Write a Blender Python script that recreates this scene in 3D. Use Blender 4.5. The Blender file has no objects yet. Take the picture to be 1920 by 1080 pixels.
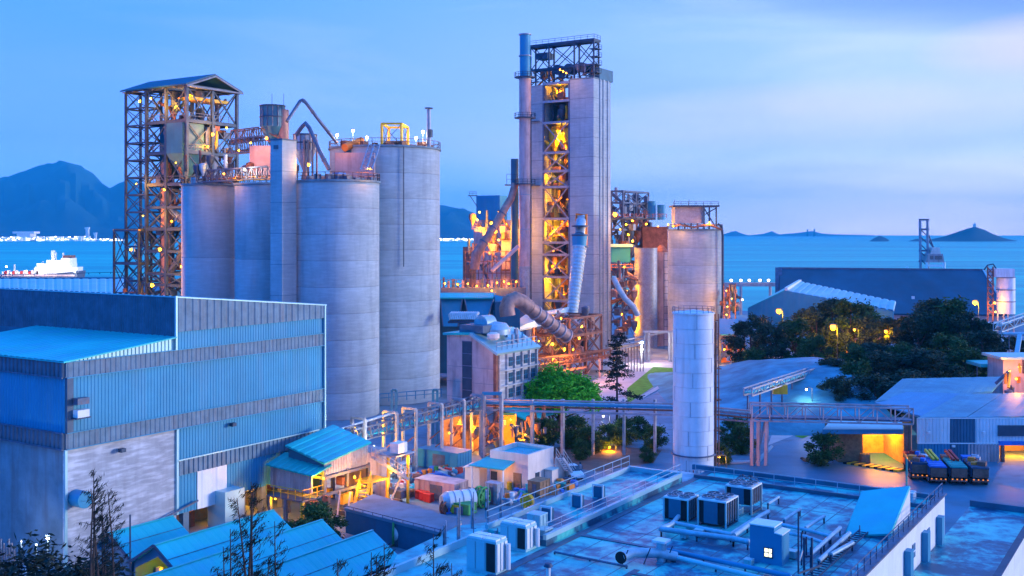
import bpy, math, random
from mathutils import Vector, Matrix, noise
R = math.radians
SC = bpy.context.scene
COL = SC.collection
# ---------------------------------------------------------------- camera
FP, HZ, H = 2000.0, 438.0, 30.0          # focal length in photo pixels, horizon row, eye height (m)
cam = bpy.data.cameras.new('camera'); camo = bpy.data.objects.new('camera', cam); COL.objects.link(camo)
camo.location = (0, 0, H); camo.rotation_euler = (R(90), 0, 0)
cam.sensor_width = 36; cam.lens = 36 * FP / 1920; cam.shift_y = -(540 - HZ) / 1920
cam.clip_start = 0.5; cam.clip_end = 90000
SC.camera = camo
# ---------------------------------------------------------------- sky
SUN_AZ, SUN_EL = R(88), R(6)             # azimuth clockwise from +Y, elevation
w = bpy.data.worlds.new('World'); SC.world = w; w.use_nodes = True
nt = w.node_tree; nt.nodes.clear()
def N(t, **k):
    n = nt.nodes.new(t)
    for a, b in k.items(): setattr(n, a, b)
    return n
def L(a, b): nt.links.new(a, b)
def math_(op, a, b=None, clamp=False):
    n = N('ShaderNodeMath', operation=op, use_clamp=clamp)
    for i, x in enumerate((a, b)):
        if x is None: continue
        if isinstance(x, (int, float)): n.inputs[i].default_value = x
        else: L(x, n.inputs[i])
    return n.outputs[0]
def mixc(f, a, b, mode='MIX'):
    n = N('ShaderNodeMix', data_type='RGBA', blend_type=mode)
    for i, x in ((0, f), (6, a), (7, b)):
        if isinstance(x, (int, float)): n.inputs[i].default_value = x
        elif isinstance(x, tuple): n.inputs[i].default_value = (*x, 1)
        else: L(x, n.inputs[i])
    return n.outputs[2]
tc = N('ShaderNodeTexCoord'); sp = N('ShaderNodeSeparateXYZ'); L(tc.outputs['Generated'], sp.inputs[0])
X_, Y_, Z_ = sp.outputs
el = math_('MAXIMUM', Z_, 0.0)
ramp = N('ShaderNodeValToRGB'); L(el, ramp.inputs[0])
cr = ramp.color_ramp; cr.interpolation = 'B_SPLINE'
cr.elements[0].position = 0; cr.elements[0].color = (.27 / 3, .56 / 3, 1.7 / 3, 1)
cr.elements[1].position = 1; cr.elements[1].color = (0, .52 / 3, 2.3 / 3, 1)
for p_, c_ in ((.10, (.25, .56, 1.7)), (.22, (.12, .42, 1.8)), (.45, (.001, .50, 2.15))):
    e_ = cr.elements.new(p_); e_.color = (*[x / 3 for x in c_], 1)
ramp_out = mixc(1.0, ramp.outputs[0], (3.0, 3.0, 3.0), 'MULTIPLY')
# paler, faintly pink sky towards the set sun on the right, low over the sea
right = math_('MULTIPLY', math_('ADD', X_, 0.34), 1.5, True)
low = math_('SUBTRACT', 1.0, math_('MULTIPLY', el, 2.6), True)
col = mixc(math_('MULTIPLY', math_('MULTIPLY', right, low), .95), ramp_out, (.86, 1.06, 1.5))
low2 = math_('SUBTRACT', 1.0, math_('MULTIPLY', el, 14.0), True)
right2 = math_('MULTIPLY', math_('ADD', X_, 0.05), 2.2, True)
col = mixc(math_('MULTIPLY', math_('MULTIPLY', right2, low2), .6), col, (1.3, 1.1, 1.3))
# thin bright band on the horizon, seen through the sea haze
low3 = math_('SUBTRACT', 1.0, math_('MULTIPLY', el, 12.0), True)
col = mixc(math_('MULTIPLY', low3, .8), col, mixc(right2, (.5, 1.0, 2.0), (2.9, 2.4, 2.3)))
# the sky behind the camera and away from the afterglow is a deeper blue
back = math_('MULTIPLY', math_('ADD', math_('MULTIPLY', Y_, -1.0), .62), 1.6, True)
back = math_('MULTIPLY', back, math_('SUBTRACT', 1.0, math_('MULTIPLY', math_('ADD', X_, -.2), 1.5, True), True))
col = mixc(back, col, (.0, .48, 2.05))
# thin clouds, stretched along the horizon
mp = N('ShaderNodeMapping'); mp.inputs['Scale'].default_value = (1.3, 1.3, 9.0); L(tc.outputs['Generated'], mp.inputs[0])
nz = N('ShaderNodeTexNoise'); nz.inputs['Scale'].default_value = 2.1; nz.inputs['Detail'].default_value = 5; nz.inputs['Roughness'].default_value = .5
nz.inputs['Distortion'].default_value = .5
L(mp.outputs[0], nz.inputs['Vector'])
cl = N('ShaderNodeMapRange'); cl.inputs[1].default_value = .42; cl.inputs[2].default_value = .68; L(nz.outputs['Fac'], cl.inputs[0])
clr = math_('MULTIPLY', cl.outputs[0], math_('MULTIPLY', math_('ADD', X_, .48), 1.2, True))
col = mixc(math_('MULTIPLY', clr, .55), col, (.92, 1.02, 1.3))
mp2 = N('ShaderNodeMapping'); mp2.inputs['Scale'].default_value = (1.0, 1.0, 6.5); mp2.inputs['Location'].default_value = (3.1, 1.7, .4); L(tc.outputs['Generated'], mp2.inputs[0])
nz2 = N('ShaderNodeTexNoise'); nz2.inputs['Scale'].default_value = 2.6; nz2.inputs['Detail'].default_value = 4; L(mp2.outputs[0], nz2.inputs['Vector'])
cl2 = N('ShaderNodeMapRange'); cl2.inputs[1].default_value = .5; cl2.inputs[2].default_value = .7; L(nz2.outputs['Fac'], cl2.inputs[0])
col = mixc(math_('MULTIPLY', math_('MULTIPLY', cl2.outputs[0], right), .45), col, (.24, .42, 1.0))
def spot(cx, cz, wx, wz, amp):
    a = math_('POWER', math_('MULTIPLY', math_('ADD', X_, -cx), 1 / wx), 2.0); b = math_('POWER', math_('MULTIPLY', math_('ADD', Z_, -cz), 1 / wz), 2.0)
    return math_('MULTIPLY', math_('MULTIPLY', math_('SUBTRACT', 1.0, math_('ADD', a, b), True), amp), math_('ADD', math_('MULTIPLY', nz.outputs['Fac'], 1.6), .1, True), True)
col = mixc(spot(.42, .215, .20, .05, 1.0), col, (.24, .42, 1.0))      # grey-blue cloud bank high on the right
col = mixc(spot(.455, .155, .11, .032, .6), col, (1.1, .92, 1.25))   # its lit pink edge
col = mixc(spot(.33, .105, .30, .035, .8), col, (.98, 1.0, 1.3))
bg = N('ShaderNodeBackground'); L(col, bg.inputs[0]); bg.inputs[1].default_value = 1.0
sky = N('ShaderNodeTexSky', sky_type='NISHITA'); sky.sun_disc = False
sky.sun_elevation = R(1.5); sky.sun_rotation = SUN_AZ; sky.altitude = 30; sky.ozone_density = 4
bg2 = N('ShaderNodeBackground'); L(sky.outputs[0], bg2.inputs[0]); bg2.inputs[1].default_value = .015
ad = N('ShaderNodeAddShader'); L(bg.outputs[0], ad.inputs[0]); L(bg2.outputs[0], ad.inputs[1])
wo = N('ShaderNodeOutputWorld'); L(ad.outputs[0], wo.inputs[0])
# ---------------------------------------------------------------- afterglow from the right: the one sun lamp
sl = bpy.data.lights.new('sun', 'SUN'); slo = bpy.data.objects.new('sun', sl); COL.objects.link(slo)
sl.energy = 4.3; sl.angle = R(12); sl.color = (1.0, .92, .94)
sd = Vector((math.sin(SUN_AZ) * math.cos(SUN_EL), math.cos(SUN_AZ) * math.cos(SUN_EL), math.sin(SUN_EL)))
slo.rotation_euler = (-sd).to_track_quat('-Z', 'Y').to_euler(); slo.location = (60, 0, 120)
vs = SC.view_settings; vs.view_transform = 'Standard'; vs.look = 'None'; vs.exposure = 0; vs.gamma = 1; vs.use_curve_mapping = False
SC.cycles.max_bounces = 5; SC.cycles.diffuse_bounces = 3; SC.cycles.glossy_bounces = 2; SC.cycles.volume_bounces = 0
SC.cycles.use_denoising = True; SC.cycles.sample_clamp_indirect = 6; SC.cycles.use_light_tree = True
SC.cycles.caustics_reflective = False; SC.cycles.caustics_refractive = False
# ---------------------------------------------------------------- pixel <-> place
UX = Vector((.5446, .8387, 0)); VX = Vector((-.8387, .5446, 0))    # the two directions the works are laid out in
EX = Vector((1, 0, 0)); EY = Vector((0, 1, 0)); EZ = Vector((0, 0, 1))
def P(u, v, d): return Vector(((u - 960) / FP * d, d, H - (v - HZ) / FP * d))
def G(u, v, z=0.0): return P(u, v, (H - z) * FP / (v - HZ))
def Zv(v, d): return H - (v - HZ) / FP * d
def XY(u, d, z=0): return Vector(((u - 960) / FP * d, d, z))
def along(C, D, u):
    k = (u - 960) / FP
    return (k * C.y - C.x) / (D.x - k * D.y)
# ---------------------------------------------------------------- materials
def make_mat(name, c, rough=.7, metal=0.0, var=.25, scale=.35, streak=0.0, stain=None, stain_amt=.5, bump=.15, bscale=6, emit=None, es=0, brick=None, blo=.72, spec=.35):
    m = bpy.data.materials.new(name); m.use_nodes = True
    t = m.node_tree; b = t.nodes['Principled BSDF']
    b.inputs['Roughness'].default_value = rough; b.inputs['Metallic'].default_value = metal
    b.inputs['Specular IOR Level'].default_value = spec
    if emit:
        b.inputs['Base Color'].default_value = (*c, 1)
        b.inputs['Emission Color'].default_value = (*emit, 1); b.inputs['Emission Strength'].default_value = es
        return m
    def nn(ty, **k):
        n = t.nodes.new(ty)
        for a, v in k.items(): setattr(n, a, v)
        return n
    g = nn('ShaderNodeNewGeometry')
    n1 = nn('ShaderNodeTexNoise'); n1.inputs['Scale'].default_value = scale; n1.inputs['Detail'].default_value = 7; n1.inputs['Roughness'].default_value = .62
    t.links.new(g.outputs['Position'], n1.inputs['Vector'])
    r = nn('ShaderNodeValToRGB'); t.links.new(n1.outputs['Fac'], r.inputs[0])
    lo = tuple(x * (1 - var) for x in c); hi = tuple(min(.9, x * (1 + var * .7)) for x in c)
    r.color_ramp.elements[0].position = .33; r.color_ramp.elements[0].color = (*lo, 1)
    r.color_ramp.elements[1].position = .66; r.color_ramp.elements[1].color = (*hi, 1)
    out = r.outputs[0]
    if stain:
        mp_ = nn('ShaderNodeMapping'); mp_.inputs['Scale'].default_value = (1, 1, .12 if streak else 1)
        t.links.new(g.outputs['Position'], mp_.inputs[0])
        n2 = nn('ShaderNodeTexNoise'); n2.inputs['Scale'].default_value = streak or scale * 3; n2.inputs['Detail'].default_value = 5
        t.links.new(mp_.outputs[0], n2.inputs['Vector'])
        mr = nn('ShaderNodeMapRange'); mr.inputs[1].default_value = .48; mr.inputs[2].default_value = .72; mr.inputs[4].default_value = stain_amt
        t.links.new(n2.outputs['Fac'], mr.inputs[0])
        mx = nn('ShaderNodeMix', data_type='RGBA'); t.links.new(mr.outputs[0], mx.inputs[0])
        t.links.new(out, mx.inputs[6]); mx.inputs[7].default_value = (*stain, 1); out = mx.outputs[2]
    if brick:
        cx = nn('ShaderNodeTexNoise'); cx.inputs['Scale'].default_value = brick; cx.inputs['Detail'].default_value = 3
        mq = nn('ShaderNodeMapping'); mq.inputs['Scale'].default_value = (.35, .35, 2.2)
        t.links.new(g.outputs['Position'], mq.inputs[0]); t.links.new(mq.outputs[0], cx.inputs['Vector'])
        mr2 = nn('ShaderNodeMapRange'); mr2.inputs[1].default_value = .45; mr2.inputs[2].default_value = .65; mr2.inputs[3].default_value = blo; mr2.inputs[4].default_value = 1.05
        t.links.new(cx.outputs['Fac'], mr2.inputs[0])
        mx2 = nn('ShaderNodeMix', data_type='RGBA', blend_type='MULTIPLY'); mx2.inputs[0].default_value = 1
        t.links.new(out, mx2.inputs[6]); t.links.new(mr2.outputs[0], mx2.inputs[7]); out = mx2.outputs[2]
    t.links.new(out, b.inputs['Base Color'])
    if bump:
        n3 = nn('ShaderNodeTexNoise'); n3.inputs['Scale'].default_value = bscale; n3.inputs['Detail'].default_value = 4
        t.links.new(g.outputs['Position'], n3.inputs['Vector'])
        bp = nn('ShaderNodeBump'); bp.inputs['Strength'].default_value = bump; bp.inputs['Distance'].default_value = .05
        t.links.new(n3.outputs['Fac'], bp.inputs['Height']); t.links.new(bp.outputs[0], b.inputs['Normal'])
    return m
M = {}
def mk(name, *a, **k): M[name] = make_mat(name, *a, **k)
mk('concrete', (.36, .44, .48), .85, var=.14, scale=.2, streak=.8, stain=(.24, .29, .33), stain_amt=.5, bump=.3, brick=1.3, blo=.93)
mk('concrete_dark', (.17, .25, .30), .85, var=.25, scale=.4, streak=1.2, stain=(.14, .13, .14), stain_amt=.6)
mk('concrete_groove', (.12, .12, .13), .9, var=.2)
mk('plaster', (.52, .54, .58), .85, var=.15, scale=.5, stain=(.36, .36, .38), stain_amt=.45, streak=1.5, brick=1.4, bump=.4, bscale=3)
mk('grime_wall', (.48, .41, .42), .85, var=.2, scale=.5, stain=(.16, .12, .13), stain_amt=.7, streak=1.3)
mk('pink_sheet', (.52, .37, .38), .6, var=.2, scale=.5, stain=(.25, .12, .10), stain_amt=.6, streak=1.1)
mk('blue_sheet', (.025, .25, .42), .5, metal=.1, var=.12, scale=.25, stain=(.10, .26, .38), stain_amt=.4, streak=.8)
mk('blue_roof', (.02, .50, .48), .42, metal=.1, var=.16, scale=.15, stain=(.05, .36, .55), stain_amt=.5, bump=.05)
mk('pale_roof', (.34, .58, .62), .4, metal=.25, var=.15, scale=.12, stain=(.34, .42, .46), stain_amt=.5, bump=.05)
mk('dull_roof', (.05, .26, .35), .5, var=.25, scale=.2, stain=(.03, .16, .24), stain_amt=.6, bump=.05)
mk('lamplit_wall', (.62, .36, .09), .8, var=.2, scale=.8, stain=(.3, .16, .05), stain_amt=.6)  # bay walls with the orange of the lamplight put into their colour
mk('navy_roof', (.008, .08, .14), .55, var=.3, scale=.08, stain=(.03, .06, .10), stain_amt=.5, bump=.05)
mk('navy_sheet', (.03, .14, .22), .55, var=.2, scale=.3, stain=(.05, .08, .12), streak=.9)
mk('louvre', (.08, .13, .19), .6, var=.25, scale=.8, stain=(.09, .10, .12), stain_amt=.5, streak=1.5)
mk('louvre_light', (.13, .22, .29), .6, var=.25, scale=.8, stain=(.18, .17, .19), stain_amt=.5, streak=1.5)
mk('white_paint', (.80, .80, .80), .5, var=.08, scale=.6, stain=(.5, .47, .44), stain_amt=.3, streak=1.5, bump=.08)
mk('tank_white', (.70, .73, .76), .45, var=.10, scale=.4, stain=(.45, .40, .38), stain_amt=.45, streak=1.6, bump=.1)
mk('cream', (.78, .66, .60), .7, var=.1, scale=.6, stain=(.45, .34, .30), stain_amt=.35, streak=1.3)
mk('steel', (.04, .07, .12), .55, metal=.3, var=.3, scale=1, bump=.05)
mk('steel_mid', (.10, .14, .22), .55, metal=.3, var=.3, scale=1, stain=(.2, .09, .05), stain_amt=.5, bump=.05)
mk('steel_pale', (.32, .36, .44), .5, metal=.3, var=.2, scale=1, stain=(.26, .15, .10), stain_amt=.45, bump=.05)
mk('galvanised', (.34, .50, .58), .4, metal=.3, var=.2, scale=1.2, stain=(.35, .36, .38), stain_amt=.5, bump=.05)
mk('rust', (.24, .11, .08), .8, var=.4, scale=.9, stain=(.12, .06, .05), stain_amt=.6)
mk('rust_duct', (.40, .23, .20), .6, metal=.2, var=.3, scale=.7, stain=(.16, .09, .08), stain_amt=.7, streak=1.2)
mk('yellow', (.80, .48, .03), .5, var=.15, scale=1, stain=(.4, .2, .05), stain_amt=.4)
mk('orange', (.75, .22, .03), .5, var=.15, scale=1)
mk('red', (.55, .04, .03), .5, var=.2, scale=1)
mk('teal', (.02, .32, .28), .6, var=.25, scale=1)
mk('blue_paint', (.03, .16, .55), .5, var=.2, scale=1)
mk('green_paint', (.04, .28, .08), .6, var=.3, scale=1)
mk('black', (.015, .016, .02), .7, var=.3, scale=2, bump=0)
mk('rubber', (.02, .02, .02), .85, var=.3, scale=2, bump=0)
mk('glass_dark', (.05, .07, .10), .12, var=.2, scale=.6, spec=.7, bump=0)
mk('glass_blue', (.12, .2, .28), .2, var=.3, scale=.4, spec=.7, bump=0)
mk('wood', (.28, .17, .10), .8, var=.3, scale=2)
mk('roof_felt', (.05, .52, .46), .5, var=.62, scale=.24, stain=(.02, .10, .20), stain_amt=1.0, bump=.3, bscale=2, spec=.5)
mk('roof_slab', (.10, .50, .50), .6, var=.35, scale=.35, stain=(.12, .2, .26), stain_amt=.8, bump=.2, bscale=2)
mk('asphalt', (.02, .15, .24), .5, var=.35, scale=.12, stain=(.09, .19, .27), stain_amt=.5, bump=.2)
mk('yard', (.16, .25, .32), .8, var=.3, scale=.15, stain=(.10, .13, .16), stain_amt=.7, bump=.2)
mk('soil', (.16, .10, .08), .95, var=.4, scale=.3, bump=.4)
mk('grass', (.07, .30, .015), .9, var=.4, scale=.8, stain=(.11, .12, .02), stain_amt=.5, bump=.5)
mk('path', (.50, .46, .46), .85, var=.15, scale=.3)
mk('bark', (.07, .05, .045), .9, var=.3, scale=2)
mk('mound', (.05, .28, .36), .8, var=.45, scale=.18, streak=.35, stain=(.03, .14, .22), stain_amt=.7, bump=.8, bscale=1.2)
mk('mountain', (.006, .05, .06), .95, var=.3, scale=.002, bump=0)
mk('island', (.012, .05, .06), .95, var=.4, scale=.01, bump=0)
mk('hillside', (.04, .06, .02), .95, var=.4, scale=.3)
for nm, c_ in (('leaf_dark', (.022, .050, .028)), ('leaf_mid', (.035, .085, .022)), ('leaf_green', (.06, .36, .02)), ('leaf_shrub', (.055, .10, .03)), ('leaf_black', (.012, .026, .020))):
    mk(nm, c_, .7, var=.5, scale=.7, stain=tuple(x * 1.9 for x in c_), stain_amt=.6, bump=0, spec=.2)
mk('bulb_orange', (1, .6, .2), emit=(1.0, .40, .035), es=2.6)
mk('bulb_white', (1, 1, .9), emit=(1.0, .93, .80), es=9)
mk('window_lit', (1, 1, .6), emit=(1.0, .95, .45), es=2.2)
mk('tail_orange', (1, .3, .05), emit=(1.0, .28, .03), es=1.2)
ORANGE = (1.0, .34, .0); WHITE = (1.0, .88, .70)
# water
def water():
    m = bpy.data.materials.new('water'); m.use_nodes = True; t = m.node_tree; b = t.nodes['Principled BSDF']
    g = t.nodes.new('ShaderNodeNewGeometry')
    mp_ = t.nodes.new('ShaderNodeMapping'); mp_.inputs['Scale'].default_value = (.0009, .009, 1)
    t.links.new(g.outputs['Position'], mp_.inputs[0])
    n = t.nodes.new('ShaderNodeTexNoise'); n.inputs['Scale'].default_value = 1.6; n.inputs['Detail'].default_value = 6; t.links.new(mp_.outputs[0], n.inputs['Vector'])
    r = t.nodes.new('ShaderNodeValToRGB'); t.links.new(n.outputs['Fac'], r.inputs[0])
    e = r.color_ramp.elements; e[0].position = .3; e[0].color = (.0, .30, .28, 1); e[1].position = .72; e[1].color = (.01, .66, .46, 1)
    t.links.new(r.outputs[0], b.inputs['Base Color'])
    b.inputs['Roughness'].default_value = .45; b.inputs['Specular IOR Level'].default_value = .12
    n2 = t.nodes.new('ShaderNodeTexNoise'); n2.inputs['Scale'].default_value = .12; n2.inputs['Detail'].default_value = 5
    t.links.new(g.outputs['Position'], n2.inputs['Vector'])
    bp = t.nodes.new('ShaderNodeBump'); bp.inputs['Strength'].default_value = .5; bp.inputs['Distance'].default_value = .6
    t.links.new(n2.outputs['Fac'], bp.inputs['Height']); t.links.new(bp.outputs[0], b.inputs['Normal'])
    return m
M['water'] = water()
def felt():
    m = make_mat('roof_felt', (.05, .52, .46), .45, spec=.5, bump=.3, bscale=2); t = m.node_tree; b = t.nodes['Principled BSDF']
    g = t.nodes.new('ShaderNodeNewGeometry'); fs = []
    for sc, det, dist in ((.22, 7, .8), (1.1, 5, .3)):
        n = t.nodes.new('ShaderNodeTexNoise'); n.inputs['Scale'].default_value = sc; n.inputs['Detail'].default_value = det; n.inputs['Distortion'].default_value = dist; n.inputs['Roughness'].default_value = .62
        t.links.new(g.outputs['Position'], n.inputs['Vector']); fs.append(n.outputs['Fac'])
    a = t.nodes.new('ShaderNodeMath'); a.operation = 'MULTIPLY_ADD'; t.links.new(fs[1], a.inputs[0]); a.inputs[1].default_value = .45; t.links.new(fs[0], a.inputs[2])
    r = t.nodes.new('ShaderNodeValToRGB'); t.links.new(a.outputs[0], r.inputs[0]); e = r.color_ramp.elements
    e[0].position = .62; e[0].color = (.006, .07, .14, 1); e[1].position = .88; e[1].color = (.08, .62, .53, 1)
    for p_, c_ in ((.70, (.012, .18, .27)), (.745, (.03, .38, .40)), (.80, (.045, .50, .46))): x = e.new(p_); x.color = (*c_, 1)
    t.links.new(r.outputs[0], b.inputs['Base Color']); return m
M['roof_felt'] = felt()
# ---------------------------------------------------------------- mesh helpers
WL = {}                                   # world position of every object we parent to
class MB:
    def __init__(s): s.v = []; s.f = []; s.smooth = False
    def add(s, vs_, fs):
        o = len(s.v); s.v += [tuple(x) for x in vs_]; s.f += [tuple(i + o for i in f) for f in fs]; return s
    def hexa(s, p): return s.add(p, [(0, 3, 2, 1), (4, 5, 6, 7), (0, 1, 5, 4), (1, 2, 6, 5), (2, 3, 7, 6), (3, 0, 4, 7)])
    def box(s, C, lu, lv, z0, z1, U=UX, V=VX):
        a = Vector((C[0], C[1], 0)); q = [a, a + U * lu, a + U * lu + V * lv, a + V * lv]
        return s.hexa([(p.x, p.y, z0) for p in q] + [(p.x, p.y, z1) for p in q])
    def cbox(s, c, sx, sy, sz, U=UX, V=VX):
        c = Vector(c); return s.box(c - U * sx / 2 - V * sy / 2, sx, sy, c.z - sz / 2, c.z + sz / 2, U, V)
    def bar(s, a, b, w_=.2, h=None):
        a, b = Vector(a), Vector(b); h = h or w_; d = (b - a).normalized()
        up = EZ if abs(d.z) < .9 else EX
        x = d.cross(up).normalized() * w_ / 2; y = x.cross(d).normalized() * h / 2
        return s.hexa([a - x - y, a + x - y, a + x + y, a - x + y, b - x - y, b + x - y, b + x + y, b - x + y])
    def cyl(s, a, b, r0, r1=None, n=16, cap=True):
        a, b = Vector(a), Vector(b); r1 = r0 if r1 is None else r1; d = (b - a).normalized()
        up = EZ if abs(d.z) < .9 else EX
        x = d.cross(up).normalized(); y = x.cross(d)
        vs_ = [c + x * math.cos(2 * math.pi * i / n) * r + y * math.sin(2 * math.pi * i / n) * r for c, r in ((a, r0), (b, r1)) for i in range(n)]
        fs = [(i, (i + 1) % n, n + (i + 1) % n, n + i) for i in range(n)]
        s.add(vs_, fs)
        if cap: s.add(vs_[:n], [tuple(reversed(range(n)))]); s.add(vs_[n:], [tuple(range(n))])
        return s
    def tube(s, pts, r, n=10, cap=True):
        pts = [Vector(p) for p in pts]; rs = r if isinstance(r, (list, tuple)) else [r] * len(pts)
        vs_ = []; prev = None
        for i, p in enumerate(pts):
            d = (pts[min(i + 1, len(pts) - 1)] - pts[max(i - 1, 0)]).normalized()
            if prev is None:
                up = EZ if abs(d.z) < .9 else EX; x = d.cross(up).normalized()
            else: x = (prev - d * prev.dot(d)).normalized()
            prev = x; y = x.cross(d)
            vs_ += [p + (x * math.cos(2 * math.pi * j / n) + y * math.sin(2 * math.pi * j / n)) * rs[i] for j in range(n)]
        fs = [(i * n + j, i * n + (j + 1) % n, (i + 1) * n + (j + 1) % n, (i + 1) * n + j) for i in range(len(pts) - 1) for j in range(n)]
        if cap: fs += [tuple(reversed(range(n))), tuple(range((len(pts) - 1) * n, len(pts) * n))]
        return s.add(vs_, fs)
    def lathe(s, c, prof, n=32, a0=0, a1=2 * math.pi):
        c = Vector(c); full = abs(a1 - a0 - 2 * math.pi) < 1e-4; m = n if full else n + 1
        vs_ = [(c.x + r * math.cos(a0 + (a1 - a0) * i / n), c.y + r * math.sin(a0 + (a1 - a0) * i / n), c.z + z) for r, z in prof for i in range(m)]
        fs = []
        for k in range(len(prof) - 1):
            for i in range(n):
                j = (i + 1) % m
                fs.append((k * m + i, k * m + j, (k + 1) * m + j, (k + 1) * m + i))
        return s.add(vs_, fs)
    def prism(s, pts, ext):
        pts = [Vector(p) for p in pts]; e = Vector(ext); n = len(pts)
        return s.add(pts + [p + e for p in pts], [tuple(reversed(range(n))), tuple(range(n, 2 * n))] + [(i, (i + 1) % n, n + (i + 1) % n, n + i) for i in range(n)])
    def quad(s, a, b, c, d): return s.add([a, b, c, d], [(0, 1, 2, 3)])
    def corr(s, a, b, c, d, pitch=.5, depth=.08, back=.12):
        # profiled metal sheet: ribs run from edge a-b to edge d-c; pushed out along the face normal
        a, b, c, d = map(Vector, (a, b, c, d)); nrm = (b - a).cross(d - a).normalized()
        n = max(2, int((b - a).length / pitch)); n = min(n, 400); pr = []
        for i in range(n):
            for f, h_ in ((0, 0), (.22, 0), (.34, 1), (.88, 1)):
                pr.append(((i + f) / n, h_))
        pr.append((1, 0)); vs_ = []
        for f, h_ in pr:
            o = nrm * (depth * h_); vs_ += [a.lerp(b, f) + o, d.lerp(c, f) + o]
        fs = [(2 * i, 2 * i + 2, 2 * i + 3, 2 * i + 1) for i in range(len(pr) - 1)]
        s.add(vs_, fs)
        o = -nrm * back
        return s.hexa([a + o, b + o, c + o, d + o, a - nrm * .01, b - nrm * .01, c - nrm * .01, d - nrm * .01])
    def ball(s, c, r, n=10, m=6, sz=1.0):
        return s.lathe(Vector(c), [(max(1e-3, r * math.sin(math.pi * k / m)), -r * sz * math.cos(math.pi * k / m)) for k in range(m + 1)], n)
    def rail(s, pts, h=1.1, step=2.0, w_=.06, mid=True, closed=False):
        pts = [Vector(p) for p in pts]
        if closed: pts = pts + [pts[0]]
        for a, b in zip(pts, pts[1:]):
            n = max(1, round((b - a).length / step))
            for i in range(n + 1):
                p = a.lerp(b, i / n); s.bar(p, p + EZ * h, w_)
            s.bar(a + EZ * h, b + EZ * h, w_)
            if mid: s.bar(a + EZ * h * .5, b + EZ * h * .5, w_ * .8)
        return s
    def build(s, name, mat, parent=None, smooth=False, **props):
        n = len(s.v)
        c = Vector((sum(p[0] for p in s.v) / n, sum(p[1] for p in s.v) / n, min(p[2] for p in s.v)))
        me = bpy.data.meshes.new(name); me.from_pydata([(p[0] - c.x, p[1] - c.y, p[2] - c.z) for p in s.v], [], s.f)
        me.materials.append(M[mat] if isinstance(mat, str) else mat)
        if smooth:
            for p in me.polygons: p.use_smooth = len(p.vertices) <= 4
            me.set_sharp_from_angle(angle=R(35))
        o = bpy.data.objects.new(name, me); COL.objects.link(o)
        put(o, Matrix.Translation(c), parent)
        for k, v in props.items():
            if v is not None: o[k] = v
        return o
def put(o, mw, parent=None):
    o.matrix_basis = mw
    WL[o.name] = mw.copy()
    if parent is not None:
        o.parent = parent; o.matrix_parent_inverse = WL[parent.name].inverted()
def thing(name, label, cat, loc, group=None, rz=0):
    o = bpy.data.objects.new(name, None); COL.objects.link(o); o.empty_display_size = .5
    put(o, Matrix.Translation(Vector(loc)) @ Matrix.Rotation(rz, 4, 'Z'))
    o['label'] = label; o['category'] = cat
    if group: o['group'] = group
    return o
def tag(o, label=None, cat=None, group=None, kind=None):
    if label: o['label'] = label
    if cat: o['category'] = cat
    if group: o['group'] = group
    if kind: o['kind'] = kind
    return o
def structure(name, mb, mat, **k):
    return mb.build(name, mat, None, kind='structure', **k)
UNIT = {}
def unit(kind, mat):
    key = (kind, mat)
    if key not in UNIT:
        b = MB()
        if kind == 'box': b.hexa([(-.5, -.5, 0), (.5, -.5, 0), (.5, .5, 0), (-.5, .5, 0), (-.5, -.5, 1), (.5, -.5, 1), (.5, .5, 1), (-.5, .5, 1)])
        elif kind == 'cyl': b.cyl((0, 0, 0), (0, 0, 1), .5, n=14)
        elif kind == 'ball': b.ball((0, 0, 0), .5, 10, 6)
        me = bpy.data.meshes.new(kind + '_' + mat); me.from_pydata(b.v, [], b.f); me.materials.append(M[mat])
        if kind != 'box':
            for p in me.polygons: p.use_smooth = len(p.vertices) == 4
        UNIT[key] = me
    return UNIT[key]
def member(parent, name, a, b, w_, mat='steel', h=None, kind='box'):
    # one straight piece of steel, pipe or timber as an object of its own (meshes are shared)
    a, b = Vector(a), Vector(b); d = b - a; L_ = d.length; z = d.normalized()
    up = EZ if abs(z.z) < .9 else UX
    x = z.cross(up).normalized() if abs(z.z) < .9 else UX.copy(); x = (x - z * x.dot(z)).normalized(); y = z.cross(x)
    mw = Matrix(((x.x * w_, y.x * (h or w_), z.x * L_, a.x), (x.y * w_, y.y * (h or w_), z.y * L_, a.y), (x.z * w_, y.z * (h or w_), z.z * L_, a.z), (0, 0, 0, 1)))
    o = bpy.data.objects.new(name, unit(kind, mat)); COL.objects.link(o); put(o, mw, parent); return o
NL = [0]
def light(parent, p, power, color=ORANGE, r=.25):
    l = bpy.data.lights.new('lamp_light', 'POINT'); l.energy = power; l.color = color; l.shadow_soft_size = r
    o = bpy.data.objects.new('lamp_light', l); COL.objects.link(o); put(o, Matrix.Translation(Vector(p)), parent); NL[0] += 1
    return o
def lamp(parent, p, power=2500, kind='orange', r=.35, out=Vector((0, -.8, -.2))):
    # a lamp fixed to a structure: glowing bulb in a housing, plus its light just in front of it
    p = Vector(p); r = r * .66
    o = member(parent, 'lamp_bulb', p - EZ * r, p + EZ * r, 2 * r, 'bulb_' + kind, kind='ball')
    o.matrix_basis = Matrix.Translation(p) @ Matrix.Diagonal((2 * r, 2 * r, 2 * r, 1)); WL[o.name] = o.matrix_basis.copy()
    member(parent, 'lamp_housing', p + EZ * r * .8, p + EZ * (r * .8 + .12), 1.8 * r, 'steel')
    if power: light(parent, p + out.normalized() * (r + .3), power, ORANGE if kind == 'orange' else WHITE, r)
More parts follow.
